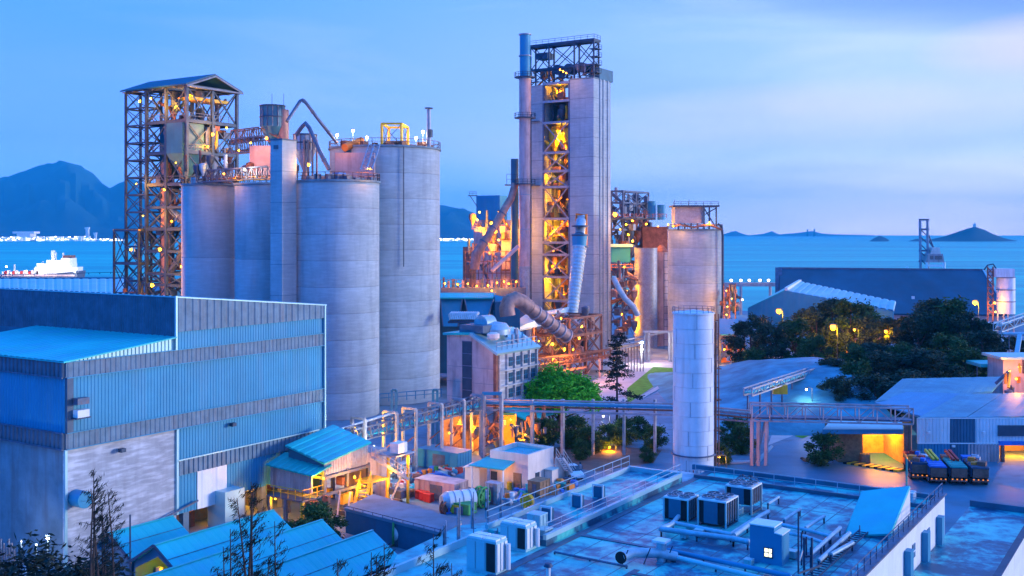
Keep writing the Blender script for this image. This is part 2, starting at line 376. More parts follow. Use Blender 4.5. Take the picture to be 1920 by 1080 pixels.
def copy_tree(o, mw=None, parent=None):
    c = o.copy(); COL.objects.link(c)
    if parent is not None: c.parent = parent
    if mw is not None: c.matrix_basis = mw; WL[c.name] = mw.copy()
    for ch in list(o.children): copy_tree(ch, None, c)
    return c
def frame(root, C, us, vs_, zs, cw=.45, bw=.3, mat='steel', brace='both', floors=(), inner=True, bmat=None, skip=()):
    # braced steel frame: us / vs_ are bay lines along U / V, zs the levels
    C = Vector((C.x, C.y, 0)); pt = lambda a, b, z: C + UX * a + VX * b + EZ * z
    for i, a in enumerate(us):
        for j, b in enumerate(vs_):
            edge = i in (0, len(us) - 1) or j in (0, len(vs_) - 1)
            if edge or inner: member(root, 'column', pt(a, b, zs[0]), pt(a, b, zs[-1]), cw, mat)
    for z in zs[1:]:
        for j, b in enumerate(vs_):
            if j in (0, len(vs_) - 1) or inner: member(root, 'beam', pt(us[0], b, z), pt(us[-1], b, z), bw, mat, bw * 1.5)
        for i, a in enumerate(us):
            if i in (0, len(us) - 1) or inner: member(root, 'beam', pt(a, vs_[0], z), pt(a, vs_[-1], z), bw * .96, mat, bw * 1.4)
    for z0, z1 in zip(zs, zs[1:]):
        for b in (vs_[0], vs_[-1]):
            for a0, a1 in zip(us, us[1:]):
                if 'u' in brace or brace == 'both':
                    member(root, 'brace', pt(a0, b, z0), pt(a1, b, z1), bw * .55, bmat or mat)
                    member(root, 'brace', pt(a1, b + .12, z0), pt(a0, b + .12, z1), bw * .55, bmat or mat)
        for a in (us[0], us[-1]):
            for b0, b1 in zip(vs_, vs_[1:]):
                if 'v' in brace or brace == 'both':
                    member(root, 'brace', pt(a, b0, z0), pt(a, b1, z1), bw * .55, bmat or mat)
                    member(root, 'brace', pt(a + .12, b1, z0), pt(a + .12, b0, z1), bw * .55, bmat or mat)
    for z in floors:
        MB().box(pt(us[0], vs_[0], 0), us[-1] - us[0], vs_[-1] - vs_[0], z + bw * .8, z + bw * .8 + .15).build('floor_grating', mat, root)
    return pt
def clutter(root, pt, ur, vr, zr, n, rnd, mats=('steel_mid', 'rust', 'galvanised', 'steel'), s=1.0):
    # pipes, ducts and vessels standing inside a frame
    for i in range(n):
        a, b, z = rnd.uniform(*ur), rnd.uniform(*vr), rnd.uniform(*zr); k = rnd.random(); m = rnd.choice(mats)
        if k < .35:
            hgt = rnd.uniform(1.5, 4.5) * s; r = rnd.uniform(.2, .5) * s
            MB().cyl(pt(a, b, z), pt(a, b, z + hgt), r, n=10).build('pipe', m, root, smooth=True)
        elif k < .6:
            L_ = rnd.uniform(2, 5) * s; q = pt(a, b, z); e = (UX if rnd.random() < .5 else VX) * L_ * rnd.choice((-1, 1)) * .5 + EZ * rnd.uniform(-2, 2) * s
            MB().cyl(q - e, q + e, rnd.uniform(.2, .45) * s, n=10).build('duct', m, root, smooth=True)
        elif k < .85:
            q = pt(a, b, z); MB().cbox(q, rnd.uniform(.8, 2.4) * s, rnd.uniform(.8, 2.4) * s, rnd.uniform(.8, 2) * s).build('machine_casing', m, root)
        else:
            q = pt(a, b, z); MB().lathe(q, [(.15 * s, 0), (1.0 * s, 1.8 * s), (1.0 * s, 3 * s), (.2 * s, 3.3 * s)], 14).build('cyclone', m, root, smooth=True)
# ================================================================ SETTING
def sheet(name, pts, z, mat, kind='structure', **k):
    b = MB(); b.add([(p[0], p[1], z) for p in pts], [tuple(range(len(pts)))]); return b.build(name, mat, None, kind=kind, **k)
SEA = -3.0
b = MB(); b.add([(-26000, 30, SEA), (26000, 30, SEA), (26000, 18500, SEA), (-26000, 18500, SEA)], [(0, 1, 2, 3)]); structure('sea', b, 'water')
coast = [(-900, -60), (900, -60), (900, 370), (220, 385), (120, 400), (40, 440), (-20, 520), (-120, 600), (-260, 660), (-900, 700)]
b = MB(); b.prism([(x, y, -6) for x, y in coast], (0, 0, 6)); structure('ground', b, 'yard')
# slope under the photographer
b = MB(); nx, ny = 30, 10
vs_ = []
for j in range(ny + 1):
    for i in range(nx + 1):
        x = -75 + 150 * i / nx; y = -25 + 62 * j / ny
        z = max(-1, 21 - max(0, y) * .62 + 1.2 * noise.noise(Vector((x * .1, y * .1, 3)))) if j < ny else -1
        vs_.append((x, y, z))
b.add(vs_, [(j * (nx + 1) + i, j * (nx + 1) + i + 1, (j + 1) * (nx + 1) + i + 1, (j + 1) * (nx + 1) + i) for j in range(ny) for i in range(nx)])
structure('hillside', b, 'hillside')
# roads, lawn, paths
road = [G(1345, 872), G(1420, 872), G(1445, 840), G(1545, 805), G(1600, 780), G(1740, 782), G(1920, 900), G(2060, 1010), G(1820, 1010), G(1300, 925)]
sheet('road', road, .004, 'asphalt')
sheet('road', [G(1345, 872), G(1185, 868), G(1060, 872), G(1040, 882), G(1300, 925)], .005, 'asphalt')
sheet('lawn', [G(1176, 758), G(1262, 700), G(1262, 690), G(1225, 688), G(1176, 728)], .012, 'grass')
sheet('path', [G(1100, 765), G(1176, 766), G(1176, 728), G(1225, 688), G(1262, 690), G(1262, 676), G(1190, 674), G(1100, 720)], .008, 'path')
sheet('path', [G(1440, 835), G(1500, 812), G(1530, 788), G(1490, 786), G(1450, 808)], .016, 'path')
sheet('lawn', [G(1445, 812), G(1490, 786), G(1470, 780), G(1430, 790)], .012, 'grass')
sheet('lawn', [G(1490, 818), G(1535, 794), G(1560, 790), G(1540, 808), G(1505, 822)], .020, 'grass')
sheet('dirt_patch', [G(1035, 872), G(1120, 884), G(1225, 868), G(1240, 845), G(1120, 832), G(1030, 840)], .009, 'soil')
sheet('pavement', [G(1860, 905), G(2100, 960), G(2100, 880), G(1900, 850)], .008, 'yard')
for q in ([G(1205, 748), G(1268, 712), G(1268, 706), G(1196, 746)], [G(1345, 870), G(1425, 868), G(1450, 838), G(1446, 836), G(1418, 864), G(1345, 866)]):
    b = MB(); b.prism([(p.x, p.y, 0) for p in q], (0, 0, .14)); structure('kerb', b, 'concrete')
b = MB(); rw_ = random.Random(2)
for i in range(46):
    x = P(1110, 0, 1100).x + i * 9.6 + rw_.uniform(-2, 2); y = 1100 + 18 * math.sin(i * .21) + rw_.uniform(-4, 4); l_ = rw_.uniform(3, 9); w2 = rw_.uniform(1.2, 3.5)
    b.add([(x, y, SEA + .05), (x + l_, y, SEA + .05), (x + l_ * .8, y + w2, SEA + .05), (x + .6, y + w2, SEA + .05)], [(0, 1, 2, 3)])
b.build('wake', 'pale_roof', None, kind='structure')
# ---- mountains, islands, far shore
def ridge(name, prof, dr, df, mat, seed, rows=14, jit=.05):
    # height field: crest at distance dr following prof (u, v), falling to the water at df and again behind
    pts = []; us = []
    for (u0, v0), (u1, v1) in zip(prof, prof[1:]):
        n = max(1, int(abs(u1 - u0) / 7))
        for i in range(n): us.append((u0 + (u1 - u0) * i / n, v0 + (v1 - v0) * i / n))
    us.append(prof[-1]); m = rows
    for k in range(m + 1):
        t = k / m; d = df + (dr - df) * t if t <= 1 else dr
        for (u, v) in us:
            top = P(u, v, dr); hh = max(0, top.z - SEA)
            nn = noise.fractal(Vector((u * .018 + seed, t * 3.1, seed)), .9, 2.0, 4)
            prf = t ** 1.25 if t < 1 else 1
            z = SEA - 2 + hh * prf * (1 + (jit * 4) * nn * (1 - t) * t * 4) + (hh * jit * .25 * noise.noise(Vector((u * .11, seed, 0))) if t == 1 else 0)
            pts.append(((u - 960) / FP * d, d, z))
    W_ = len(us)
    for (u, v) in us: pts.append(((u - 960) / FP * (dr * 1.25), dr * 1.25, SEA - 3))
    b = MB(); b.add(pts, [(k * W_ + i, k * W_ + i + 1, (k + 1) * W_ + i + 1, (k + 1) * W_ + i) for k in range(m + 1) for i in range(W_ - 1)])
    return b.build(name, mat, None, smooth=True, kind='structure')
ridge('mountains', [(-260, 400), (-160, 372), (-60, 352), (0, 333), (30, 326), (62, 314), (90, 306), (112, 302), (132, 305), (152, 312), (175, 325), (192, 343), (206, 353), (222, 343), (240, 336), (300, 352), (380, 372), (460, 360), (560, 345), (640, 362), (720, 375), (800, 380), (826, 384), (850, 388), (870, 391), (888, 398), (905, 412), (925, 428), (948, 437)], 9500, 6900, 'mountain', 3.1, rows=22, jit=.13)
ridge('island', [(1700, 452), (1718, 447), (1745, 448), (1772, 442), (1795, 434), (1812, 428), (1828, 424), (1846, 430), (1862, 438), (1884, 446), (1910, 452)], 4700, 4400, 'island', 7.7, rows=7)
ridge('island', [(1629, 453), (1640, 445), (1649, 441), (1660, 445), (1668, 453)], 4650, 4400, 'island', 9.2, rows=6)
ridge('far_islands', [(1350, 441), (1372, 434), (1380, 433), (1392, 438), (1405, 441), (1432, 438), (1447, 433), (1460, 439), (1490, 437), (1505, 435), (1522, 433), (1540, 437), (1560, 439), (1600, 440), (1640, 441)], 14000, 13000, 'mountain', 5.4, rows=5)
ridge('far_shore', [(-200, 445), (-60, 443), (60, 441), (140, 442), (225, 446), (240, 449)], 5150, 4650, 'island', 4.4, rows=5)
# lit town on the far shore (uncountable specks of building and light)
rnd = random.Random(5)
bw_, bl = MB(), MB()
for i in range(260):
    u = rnd.uniform(-120, 226) if i < 210 else rnd.uniform(820, 900); d = rnd.uniform(4640, 4900)
    hgt = rnd.uniform(8, 22) if u < 165 else rnd.uniform(5, 12); wd = rnd.uniform(9, 34); c = XY(u, d)
    bw_.box((c.x - wd / 2, c.y), wd, 12, SEA, SEA + hgt, EX, EY)
    for k in range(rnd.randint(1, 4)):
        bl.cbox((c.x + rnd.uniform(-wd, wd) / 2, d - 6 - rnd.random(), SEA + rnd.uniform(3, hgt)), rnd.uniform(2.5, 9), .8, rnd.uniform(1.8, 3.5), EX, EY)
bw_.build('distant_town', 'white_paint', None, kind='stuff', label='low white harbour town along the far shore')
bl.build('town_lights', 'bulb_white', None, kind='stuff', label='specks of light along the far shore under the mountain')
for (u, top, wd, lb) in ((163, 426, 12, 'tall thin control tower on the far shore below the mountain'), (178, 436, 9, 'second shorter tower on the far shore right of the tall one'), (44, 434, 60, 'long pale terminal block on the far shore')):
    d = 4780; c = XY(u, d); b = MB(); b.box((c.x - wd / 2, d), wd, wd, SEA, Zv(top + 4, d), EX, EY); b.box((c.x - wd * .8, d - 2), wd * 1.6, wd, Zv(top + 4, d) + .2, Zv(top, d), EX, EY)
    tag(b.build('distant_tower' if wd < 20 else 'distant_building', 'white_paint'), lb, 'tower' if wd < 20 else 'building')
for u, top in ((1514, 430), (1527, 429)):
    d = 12900; b = MB(); b.cyl(XY(u, d, SEA), XY(u, d, Zv(top, d)), 14, 9, n=8); tag(b.build('chimney_stack', 'mountain'), 'faint thin chimney on the horizon, %s of the pair' % ('left' if u < 1520 else 'right'), 'chimney')
b = MB(); d = 4700; b.box((XY(1826, d).x, d), 10, 10, Zv(427, d), Zv(420, d), EX, EY); b.cyl(XY(1828, d, Zv(421, d)), XY(1828, d, Zv(417, d)), 2, n=8)
tag(b.build('lookout_tower', 'white_paint'), 'small lookout tower on the peak of the larger island', 'tower')
# haze
b = MB(); b.box((-30000, -400), 60000, 19200, SEA - 8, 700, EX, EY)
hz = b.build('haze', 'white_paint', None, kind='stuff')
hm = bpy.data.materials.new('haze'); hm.use_nodes = True; t = hm.node_tree; t.nodes.clear()
pv = t.nodes.new('ShaderNodeVolumePrincipled'); pv.inputs['Color'].default_value = (.04, .60, 1, 1); pv.inputs['Density'].default_value = 7.5e-5; pv.inputs['Anisotropy'].default_value = 0
to = t.nodes.new('ShaderNodeOutputMaterial'); t.links.new(pv.outputs[0], to.inputs['Volume'])
hz.data.materials.clear(); hz.data.materials.append(hm)
# ---- foliage makers
def foliage_mesh(name, mat, blobs, n, leaf, rnd, flat=.0):
    b = MB(); tot = sum(r ** 2 for _, r in blobs)
    for c, r in blobs:
        k = int(n * r * r / tot)
        for i in range(k):
            d = Vector((rnd.gauss(0, 1), rnd.gauss(0, 1), rnd.gauss(0, 1))).normalized(); q = rnd.random() ** .5 * r * rnd.choice((1, 1, 1, 1.25, 1.5))
            p = Vector(c) + Vector((d.x * q, d.y * q, d.z * q * .8))
            a = Vector((rnd.gauss(0, 1), rnd.gauss(0, 1), rnd.gauss(0, .5))).normalized(); e = a.cross(Vector((rnd.gauss(0, 1), rnd.gauss(0, 1), rnd.gauss(0, 1)))).normalized()
            s = leaf * rnd.uniform(.5, 1.6)
            b.add([p - a * s, p + e * s * .32, p + a * s, p - e * s * .32], [(0, 1, 2, 3)])
    me = bpy.data.meshes.new(name); me.from_pydata(b.v, [], b.f); me.materials.append(M[mat]); return me
def tree_proto(kind, mat, hgt, cr_, seed, leaf=.45, n=3800, low=.25, nb=16, narrow=False, br=(.10, .28)):
    rnd = random.Random(seed); blobs = []
    for i in range(nb):
        t = rnd.random(); z = hgt * (low + (1 - low) * t); prof = (math.sin(math.pi * min(1, t * .85 + .12)) ** .7) if not narrow else (1.05 - t)
        a = rnd.uniform(0, 6.28); rr = cr_ * prof * rnd.uniform(.25, .9)
        blobs.append(((rr * math.cos(a) * 1.1, rr * math.sin(a) * 1.1, z), cr_ * rnd.uniform(*br)))
    crown = foliage_mesh(kind + '_crown', mat, blobs, n, leaf, rnd)
    b = MB(); b.tube([(0, 0, 0), (.1, .05, hgt * .3), (-.1, .1, hgt * .6), (0, 0, hgt * .9)], [hgt * .03, hgt * .022, hgt * .012, .03], 8)
    for c, r in blobs[:9]:
        z0 = c[2] * .55; b.tube([(0, 0, z0), (c[0] * .5, c[1] * .5, (z0 + c[2]) / 2 + .2), c], [hgt * .012, hgt * .008, .03], 5)
    tr = bpy.data.meshes.new('trunk'); tr.from_pydata(b.v, [], b.f); tr.materials.append(M['bark'])
    return (tr, crown)
def plant_tree(proto, name, p, label, cat, s=1.0, rz=0.0, group=None, sz=1.0):
    root = thing(name, label, cat, p, group)
    for nm, me in zip(('trunk', 'crown'), proto):
        o = bpy.data.objects.new(nm, me); COL.objects.link(o)
        put(o, Matrix.Translation(Vector(p)) @ Matrix.Rotation(rz, 4, 'Z') @ Matrix.Diagonal((s, s, s * sz, 1)), root)
    return root
# ================================================================ LEFT: WAREHOUSE
C0 = XY(122, 94.5); LU = along(C0, UX, 607); LV = along(C0, VX, -140)
tU = lambda u: along(C0, UX, u)
wh = thing('warehouse', 'huge blue and grey sheet-clad warehouse filling the left foreground, with dark louvre bands', 'warehouse', C0)
def gp(C, a, b, z): q = C + UX * a + VX * b; return Vector((q.x, q.y, z))
tS = tU(327)
zE, zL, zB1, zB2 = 18.6, 17.2, 12.3, 10.85
def wall_r(name, a0, a1, z0, z1, mat, off=0.0, pitch=.45, depth=.07, z1b=None, back=.3):
    # sheet on the long right-hand face (outward -V)
    o = VX * -off
    p = [gp(C0, a0, 0, z0) + o, gp(C0, a1, 0, z0) + o, gp(C0, a1, 0, z1 if z1b is None else z1b) + o, gp(C0, a0, 0, z1) + o]
    return MB().corr(*p, pitch, depth, back).build(name, mat, wh)
def wall_l(name, b1, z0, z1, mat, off=0.0, pitch=.45, depth=.07, a=0.0, b0=0.0):
    o = UX * -off
    p = [gp(C0, a, b1, z0) + o, gp(C0, a, b0, z0) + o, gp(C0, a, b0, z1) + o, gp(C0, a, b1, z1) + o]
    return MB().corr(*p, pitch, depth, .3).build(name, mat, wh)
# right face
t33 = tU(331)
MB().box(gp(C0, 0, .02, 0), t33, .3, -3, zB2, UX, VX).build('plaster_wall', 'plaster', wh)
wall_r('louvre_band', 0, LU, zB2, zB1, 'louvre_light', .16, .55, .05)
wall_r('blue_cladding', .7, LU, zB1, zL, 'blue_sheet', .02, .36, .035)
wall_r('louvre_band', 0, LU, zL, zE, 'louvre_light', .16, .55, .05)
wall_r('blue_cladding', tS, LU, zE, 20.35, 'blue_sheet', .02, .36, .035)
wall_r('louvre_band', tS, LU, 20.35, 23.8, 'louvre_light', .16, .9, .08, z1b=21.8)
MB().corr(gp(C0, 0, 0, zE), gp(C0, tS, 0, zE), gp(C0, tS, 0, zE + 1.2), gp(C0, 0, 0, zE + .02), .42, .09, .2).build('blue_cladding', 'pale_roof', wh)
# upper part of the right half below the second louvre band
zb3a, zb3b = 6.2, 7.7
wall_r('blue_cladding', t33, LU, zb3b, zB2, 'blue_sheet', .02, .36, .035)
wall_r('louvre_band', t33, LU - 1, zb3a, zb3b, 'louvre_light', .12, .6, .1)
wall_r('skirt_cladding', t33, tU(368), 2.4, zb3a, 'blue_sheet', .02, .36, .035)
wall_r('door_panel', tU(369), tU(424), 2.4, zb3a, 'white_paint', .10, 2.2, .05)
wall_r('skirt_cladding', tU(425), LU - 1, 2.9, zb3a, 'blue_sheet', .02, .36, .035)
MB().box(gp(C0, 0, -.32, 0), .62, .3, zB1, zL, UX, VX).build('corner_trim', 'louvre', wh)
for u in (122, 331): 
    a = tU(u); MB().box(gp(C0, a - .12, -.2, 0), .24, .22, -3 if u == 122 else 2.4, zB2, UX, VX).build('downpipe', 'pale_roof', wh)
for a, z0, z1 in ((tS, 18.6, 23.9), (LU - .1, 2, 21.8)): MB().box(gp(C0, a - .1, -.36, 0), .2, .2, z0, z1, UX, VX).build('corner_trim', 'pale_roof', wh)
for z in (zB2, zB1, zL, zE): MB().box(gp(C0, 0, -.34, 0), LU, .12, z - .03, z + .04, UX, VX).build('flashing', 'blue_sheet', wh)
MB().box(gp(C0, t33, -.3, 0), LU - t33 - 1, .12, zb3b - .05, zb3b + .07, UX, VX).build('flashing', 'pale_roof', wh)
# left face
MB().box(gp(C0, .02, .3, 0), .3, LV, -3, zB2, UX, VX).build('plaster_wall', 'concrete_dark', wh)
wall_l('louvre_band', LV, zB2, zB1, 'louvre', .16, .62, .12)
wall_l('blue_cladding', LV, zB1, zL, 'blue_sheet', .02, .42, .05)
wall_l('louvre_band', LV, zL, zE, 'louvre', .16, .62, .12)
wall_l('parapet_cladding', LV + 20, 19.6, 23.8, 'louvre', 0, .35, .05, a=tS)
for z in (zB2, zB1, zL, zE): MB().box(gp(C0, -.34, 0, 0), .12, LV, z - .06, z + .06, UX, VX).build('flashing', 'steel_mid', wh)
# roofs
MB().corr(gp(C0, -.4, LV, zE + .1), gp(C0, -.4, -.4, zE + .1), gp(C0, tS, -.4, zE + 1.3), gp(C0, tS, LV, zE + 1.3), .9, .05, .12).build('low_roof', 'blue_roof', wh)
MB().corr(gp(C0, tS - .1, LV + 20, 23.86), gp(C0, tS - .1, -.3, 23.86), gp(C0, LU + .2, -.3, 21.86), gp(C0, LU + .2, LV + 20, 21.86), .9, .05, .12).build('upper_roof', 'pale_roof', wh)
MB().box(gp(C0, LU - .3, .3, 0), .3, LV, 0, 21.6, UX, VX).build('rear_wall', 'navy_sheet', wh)
# ground floor bays under the skirt
for u in (345, 421, 452, 492, 530, 566): 
    a = tU(u); MB().box(gp(C0, a, .1, 0), .7, .7, 0, 2.9 if u > 424 else 2.4, UX, VX).build('pillar', 'concrete_dark', wh)
MB().box(gp(C0, t33, 9, 0), LU - t33 - .6, .3, 0, 6, UX, VX).build('inner_wall', 'cream', wh)
for a, b_, z, mm, s_ in ((t33 + 3, 3, .8, 'rust', 1.6), (t33 + 6, 4, .9, 'steel_mid', 1.5), (t33 + 9, 5, 1, 'yellow', 1.2), (t33 + 14, 4, .8, 'steel_mid', 1.6), (t33 + 17, 6, 1.1, 'rust', 1.4)):
    MB().cbox(gp(C0, a, b_, z), s_ * 1.4, s_, s_).build('machine_casing', mm, wh); 
    MB().tube([gp(C0, a, b_, z + s_ / 2), gp(C0, a, b_, z + s_), gp(C0, a + 1.5, b_, z + s_ + .3)], .14, 8).build('pipe', 'steel_mid', wh, smooth=True)
for a, pw in ((t33 + 3.5, 500), (t33 + 8.5, 600), (tU(470), 700), (tU(510), 900)): 
    lamp(wh, gp(C0, a, 4.5, 3.4), pw, 'orange', .16, Vector((0, 0, -1)))
# fittings on the face
b = MB(); b.cyl(gp(C0, 1.0, -1.5, 6.4), gp(C0, 1.0, 0, 6.4), .75, n=18); b.build('exhaust_hood', 'blue_sheet', wh, smooth=True)
MB().lathe(gp(C0, 1.0, -1.52, 6.4), [(.5, 0), (.5, .02)], 8).build('duct', 'black', wh)
for u, v in ((222, 843), (430, 795)):
    a = tU(u); q = gp(C0, a, 0, 0); z = Zv(v, q.y)
    MB().cbox(gp(C0, a, -.55, z), .5, .5, .35).build('flood_light', 'steel', wh); MB().bar(gp(C0, a, 0, z), gp(C0, a, -.5, z), .08).build('bracket', 'steel', wh)
for z, s_, mt in ((15.1, .8, 'steel_mid'), (14.0, .95, 'white_paint')): MB().cbox(gp(C0, 1.1, -.75, z), 1.2, .7, s_ * .7).build('air_conditioner', mt, wh)
MB().cbox(gp(C0, 1.1, -.7, 13.6), 1.5, .9, .1).build('bracket', 'steel', wh)
MB().bar(gp(C0, tU(228), -.5, 1.6), gp(C0, tU(365), -.5, 3.4), .16).build('pipe', 'steel_mid', wh)
tag(MB().cbox(G(424, 985, 0) + EZ * 1.9, 2.6, 2.6, 3.8).build('control_cabin', 'pale_roof'), 'small pale blue metal cabin standing against the warehouse opening', 'cabin')
# ---- pale low shed roof beyond the warehouse
b = MB(); q = [P(-80, 548, 300), P(232, 556, 300), P(232, 511, 360), P(-80, 530, 360)]
zz = 12.5; q = [Vector((p.x, p.y, zz + (2.2 if i > 1 else 0))) for i, p in enumerate(q)]
s = thing('storage_shed', 'long low shed with pale grey roof behind the big warehouse near the ship', 'shed', (q[0].x, q[0].y, 0))
MB().corr(q[0], q[1], q[2], q[3], 2.4, .12, .3).build('roof', 'pale_roof', s)
b = MB(); b.box((q[0].x + .5, q[0].y + .5), q[1].x - q[0].x - 1, 58, 0, 12.4, EX, EY); b.build('wall', 'navy_sheet', s)
# ---- annex and transfer house at the end of the warehouse
ax = thing('transfer_house', 'small sheet-clad transfer house with blue roof and yellow-lit stairs at the warehouse end', 'building', G(608, 950))
CA = XY(608, 112); A = lambda a, b_, z: gp(CA, a, b_, z)
la = along(CA, VX, 541); lu = along(CA, UX, 690)
MB().corr(A(-.5, la, 7.3), A(-.5, -.5, 6.0), A(lu, -.5, 7.0), A(lu, la, 8.4), .9, .06, .15).build('roof', 'blue_roof', ax)
MB().prism([A(0, 0, 4.6), A(0, la, 4.6), A(0, la, 7.1), A(0, 0, 5.9)], UX * lu).build('wall', 'navy_sheet', ax)
MB().corr(A(0, -.02, 4.6), A(lu, -.02, 4.6), A(lu, -.02, 6.8), A(0, -.02, 5.9), .4, .06, .1).build('side_cladding', 'steel_pale', ax)
CB = XY(585, 110.5); B_ = lambda a, b_, z: gp(CB, a, b_, z); lb = along(CB, VX, 507)
MB().corr(B_(-.4, lb + .4, 5.4), B_(-.4, -.4, 5.0), B_(2.6, -.4, 5.6), B_(2.6, lb + .4, 6.2), .9, .05, .12).build('roof', 'blue_roof', ax)
MB().corr(B_(0, lb, 3.0), B_(0, 0, 3.0), B_(0, 0, 4.9), B_(0, lb, 5.3), .35, .06, .1).build('side_cladding', 'pink_sheet', ax)
for (a, b_) in ((0, 0), (0, la), (lu, 0), (lu, la), (lu * .5, 0), (0, la * .5)): member(ax, 'column', A(a, b_, 0), A(a, b_, 4.7), .35, 'steel_mid')
for z in (2.6, 4.4): 
    member(ax, 'beam', A(-.2, -.2, z), A(lu, -.2, z), .3, 'steel_mid'); member(ax, 'beam', A(-.2, -.2, z), A(-.2, la, z), .3, 'steel_mid')
MB().box(A(-3.2, 0, 0), 3.4, la, 2.4, 2.55, UX, VX).build('platform', 'steel_mid', ax)
MB().rail([A(-3.2, la, 2.55), A(-3.2, 0, 2.55), A(0, 0, 2.55)], 1.1, 1.1).build('railing', 'yellow', ax)
for (a, b_) in ((-3, .2), (-3, la - .3), (-3, la * .5)): member(ax, 'column', A(a, b_, 0), A(a, b_, 2.5), .3, 'yellow' if b_ < 1 else 'steel_mid')
def stairs(root, p, q, wdt, mat, n=12):
    p, q = Vector(p), Vector(q); d = (q - p); s_ = d.cross(EZ).normalized() * wdt / 2
    for k in (-1, 1):
        member(root, 'stringer', p + s_ * k, q + s_ * k, .12, mat, .28)
        b = MB(); b.rail([p + s_ * k + EZ * .1, q + s_ * k + EZ * .1], 1.0, 1.4); b.build('handrail', mat, root)
    for i in range(n):
        c = p.lerp(q, (i + .5) / n); e = d.copy(); e.z = 0; e.normalize()
        MB().cbox(c, wdt, .28, .05, s_.normalized(), e).build('tread', mat, root)
stairs(ax, A(1.0, -3.6, 0), A(5.0, -1.4, 3.2), 1.1, 'yellow'); stairs(ax, A(9.5, -3.4, 2.9), A(6.0, -1.6, 5.6), 1.1, 'steel_pale')
MB().box(A(4.6, -2.4, 0), 3, 2.2, 3.1, 3.25, UX, VX).build('platform', 'yellow', ax)
for a, b_ in ((4.8, -2.3), (7.5, -2.3), (10, -3.2), (10, -.4)): member(ax, 'column', A(a, b_, 0), A(a, b_, 3.1 if a < 9 else 5.4), .25, 'yellow')
MB().box(A(8.4, -2.8, 0), 3.4, 2.6, 5.3, 5.45, UX, VX).build('platform', 'steel_pale', ax)
MB().cbox(A(9.6, -2.2, 6.2), 1.6, 1.2, 1.1).build('air_conditioner', 'white_paint', ax)
for p, q in ((A(0, -3, 0), A(3, -1, 2.4)), (A(3, -3.2, 2.4), A(7, -2.6, .1)), (A(-1, -2.6, 0), A(2, -.4, 2.6)), (A(6, -3.4, 0), A(9, -3, 3))): member(ax, 'brace', p, q, .16, 'steel_pale')
rnd = random.Random(11)
for i in range(14):
    q = A(rnd.uniform(-2, 10), rnd.uniform(-2.5, 3), rnd.uniform(.4, 3.6)); MB().cbox(q, rnd.uniform(.4, 1.6), rnd.uniform(.4, 1.4), rnd.uniform(.3, 1.2)).build('machine_casing', rnd.choice(('steel_mid', 'rust', 'yellow', 'steel')), ax)
MB().cyl(A(9.2, 2, 0), A(9.2, 2, 4.6), .9, n=16).build('hopper', 'steel_mid', ax, smooth=True)
MB().box(A(lu + .6, .6, 0), 3.4, 3, 0, 5.6, UX, VX).build('wall', 'grime_wall', ax)
for q, pw in ((A(-.9, 1.6, 4.5), 600), (A(-1.2, -1.0, 4.7), 800), (A(3.2, -1.4, 4.0), 600), (A(7.4, -2.9, 3.9), 700), (A(-2.6, 4.5, 2.1), 500), (A(5.2, -1, 2.6), 400), (A(10.2, -3.2, 4.9), 400)): lamp(ax, q, pw, 'orange', .17)
lamp(ax, P(667, 806, 131), 2500, 'orange', .3, Vector((-.3, 1, .4)))
lamp(ax, P(700, 838, 123), 2600, 'white', .16, Vector((.9, -.2, -.3)))  # white lamp added here to light the yard and the office
lamp(ax, P(655, 835, 130), 2500, 'orange', .2, Vector((.3, 1, .4)))
# ================================================================ SILOS
def silo(label, u, d, r, ztop, lifts, lean=None, rail=True, mat='concrete', z0=0, group=None, rim='concrete_dark'):
    c = XY(u, d, z0); root = thing('silo', label, 'silo', c, group)
    MB().cyl(c, c + EZ * (ztop - z0 - .02), r - .05, n=72).build('silo_core', 'concrete_groove', root, smooth=True)
    me = None; hh = (ztop - z0) / lifts
    for i in range(lifts):
        if me is None:
            b = MB(); b.lathe((0, 0, 0), [(r - .06, .02), (r - .015, .02), (r, .07), (r, hh - .07), (r - .015, hh - .02), (r - .06, hh - .02)], 72)
            me = bpy.data.meshes.new('lift'); me.from_pydata(b.v, [], b.f); me.materials.append(M[mat])
            for p in me.polygons: p.use_smooth = True
            me.set_sharp_from_angle(angle=R(30))
        o = bpy.data.objects.new('wall_lift', me); COL.objects.link(o); put(o, Matrix.Translation(c + EZ * hh * i), root)
    MB().lathe(c + EZ * (ztop - z0), [(r - .3, 0), (r + .25, 0), (r + .25, .35), (r - .3, .35), (.01, .5)], 72).build('roof_slab', rim, root)
    if rail:
        n = 30; MB().rail([c + Vector((math.cos(2 * math.pi * i / n) * (r + .1), math.sin(2 * math.pi * i / n) * (r + .1), ztop - z0 + .35)) for i in range(n)], 1.15, 2.2, .09, closed=True).build('railing', 'rust', root)
    return root, c
sA, cA = silo('front concrete silo of the left row, pink-lit at its foot beside the warehouse', 632, 178, 7.0, 38.4, 9)
sB, cB = silo('largest concrete silo of the left group, tallest, with the yellow gantry on top', 722, 196, 10.05, 45.2, 10)
s1, c1 = silo('leftmost slim concrete silo beside the dark steel tower', 392, 194, 4.85, 38.6, 3)
s2, c2 = silo('slim concrete silo behind the square lift shaft', 494, 187, 4.9, 38.4, 3)
for s_, c_ in ((s1, c1), (s2, c2)): pass
# vertical recesses and stains on the big silo
MB().box((P(645, 0, 186.9).x, 187.2), 1.3, .5, 37.5, 44.6, EX, EY).build('recess_panel', 'navy_sheet', sB)
member(sB, 'conduit', P(757, 275, 186.6), P(757, 500, 186.6), .12, 'steel')
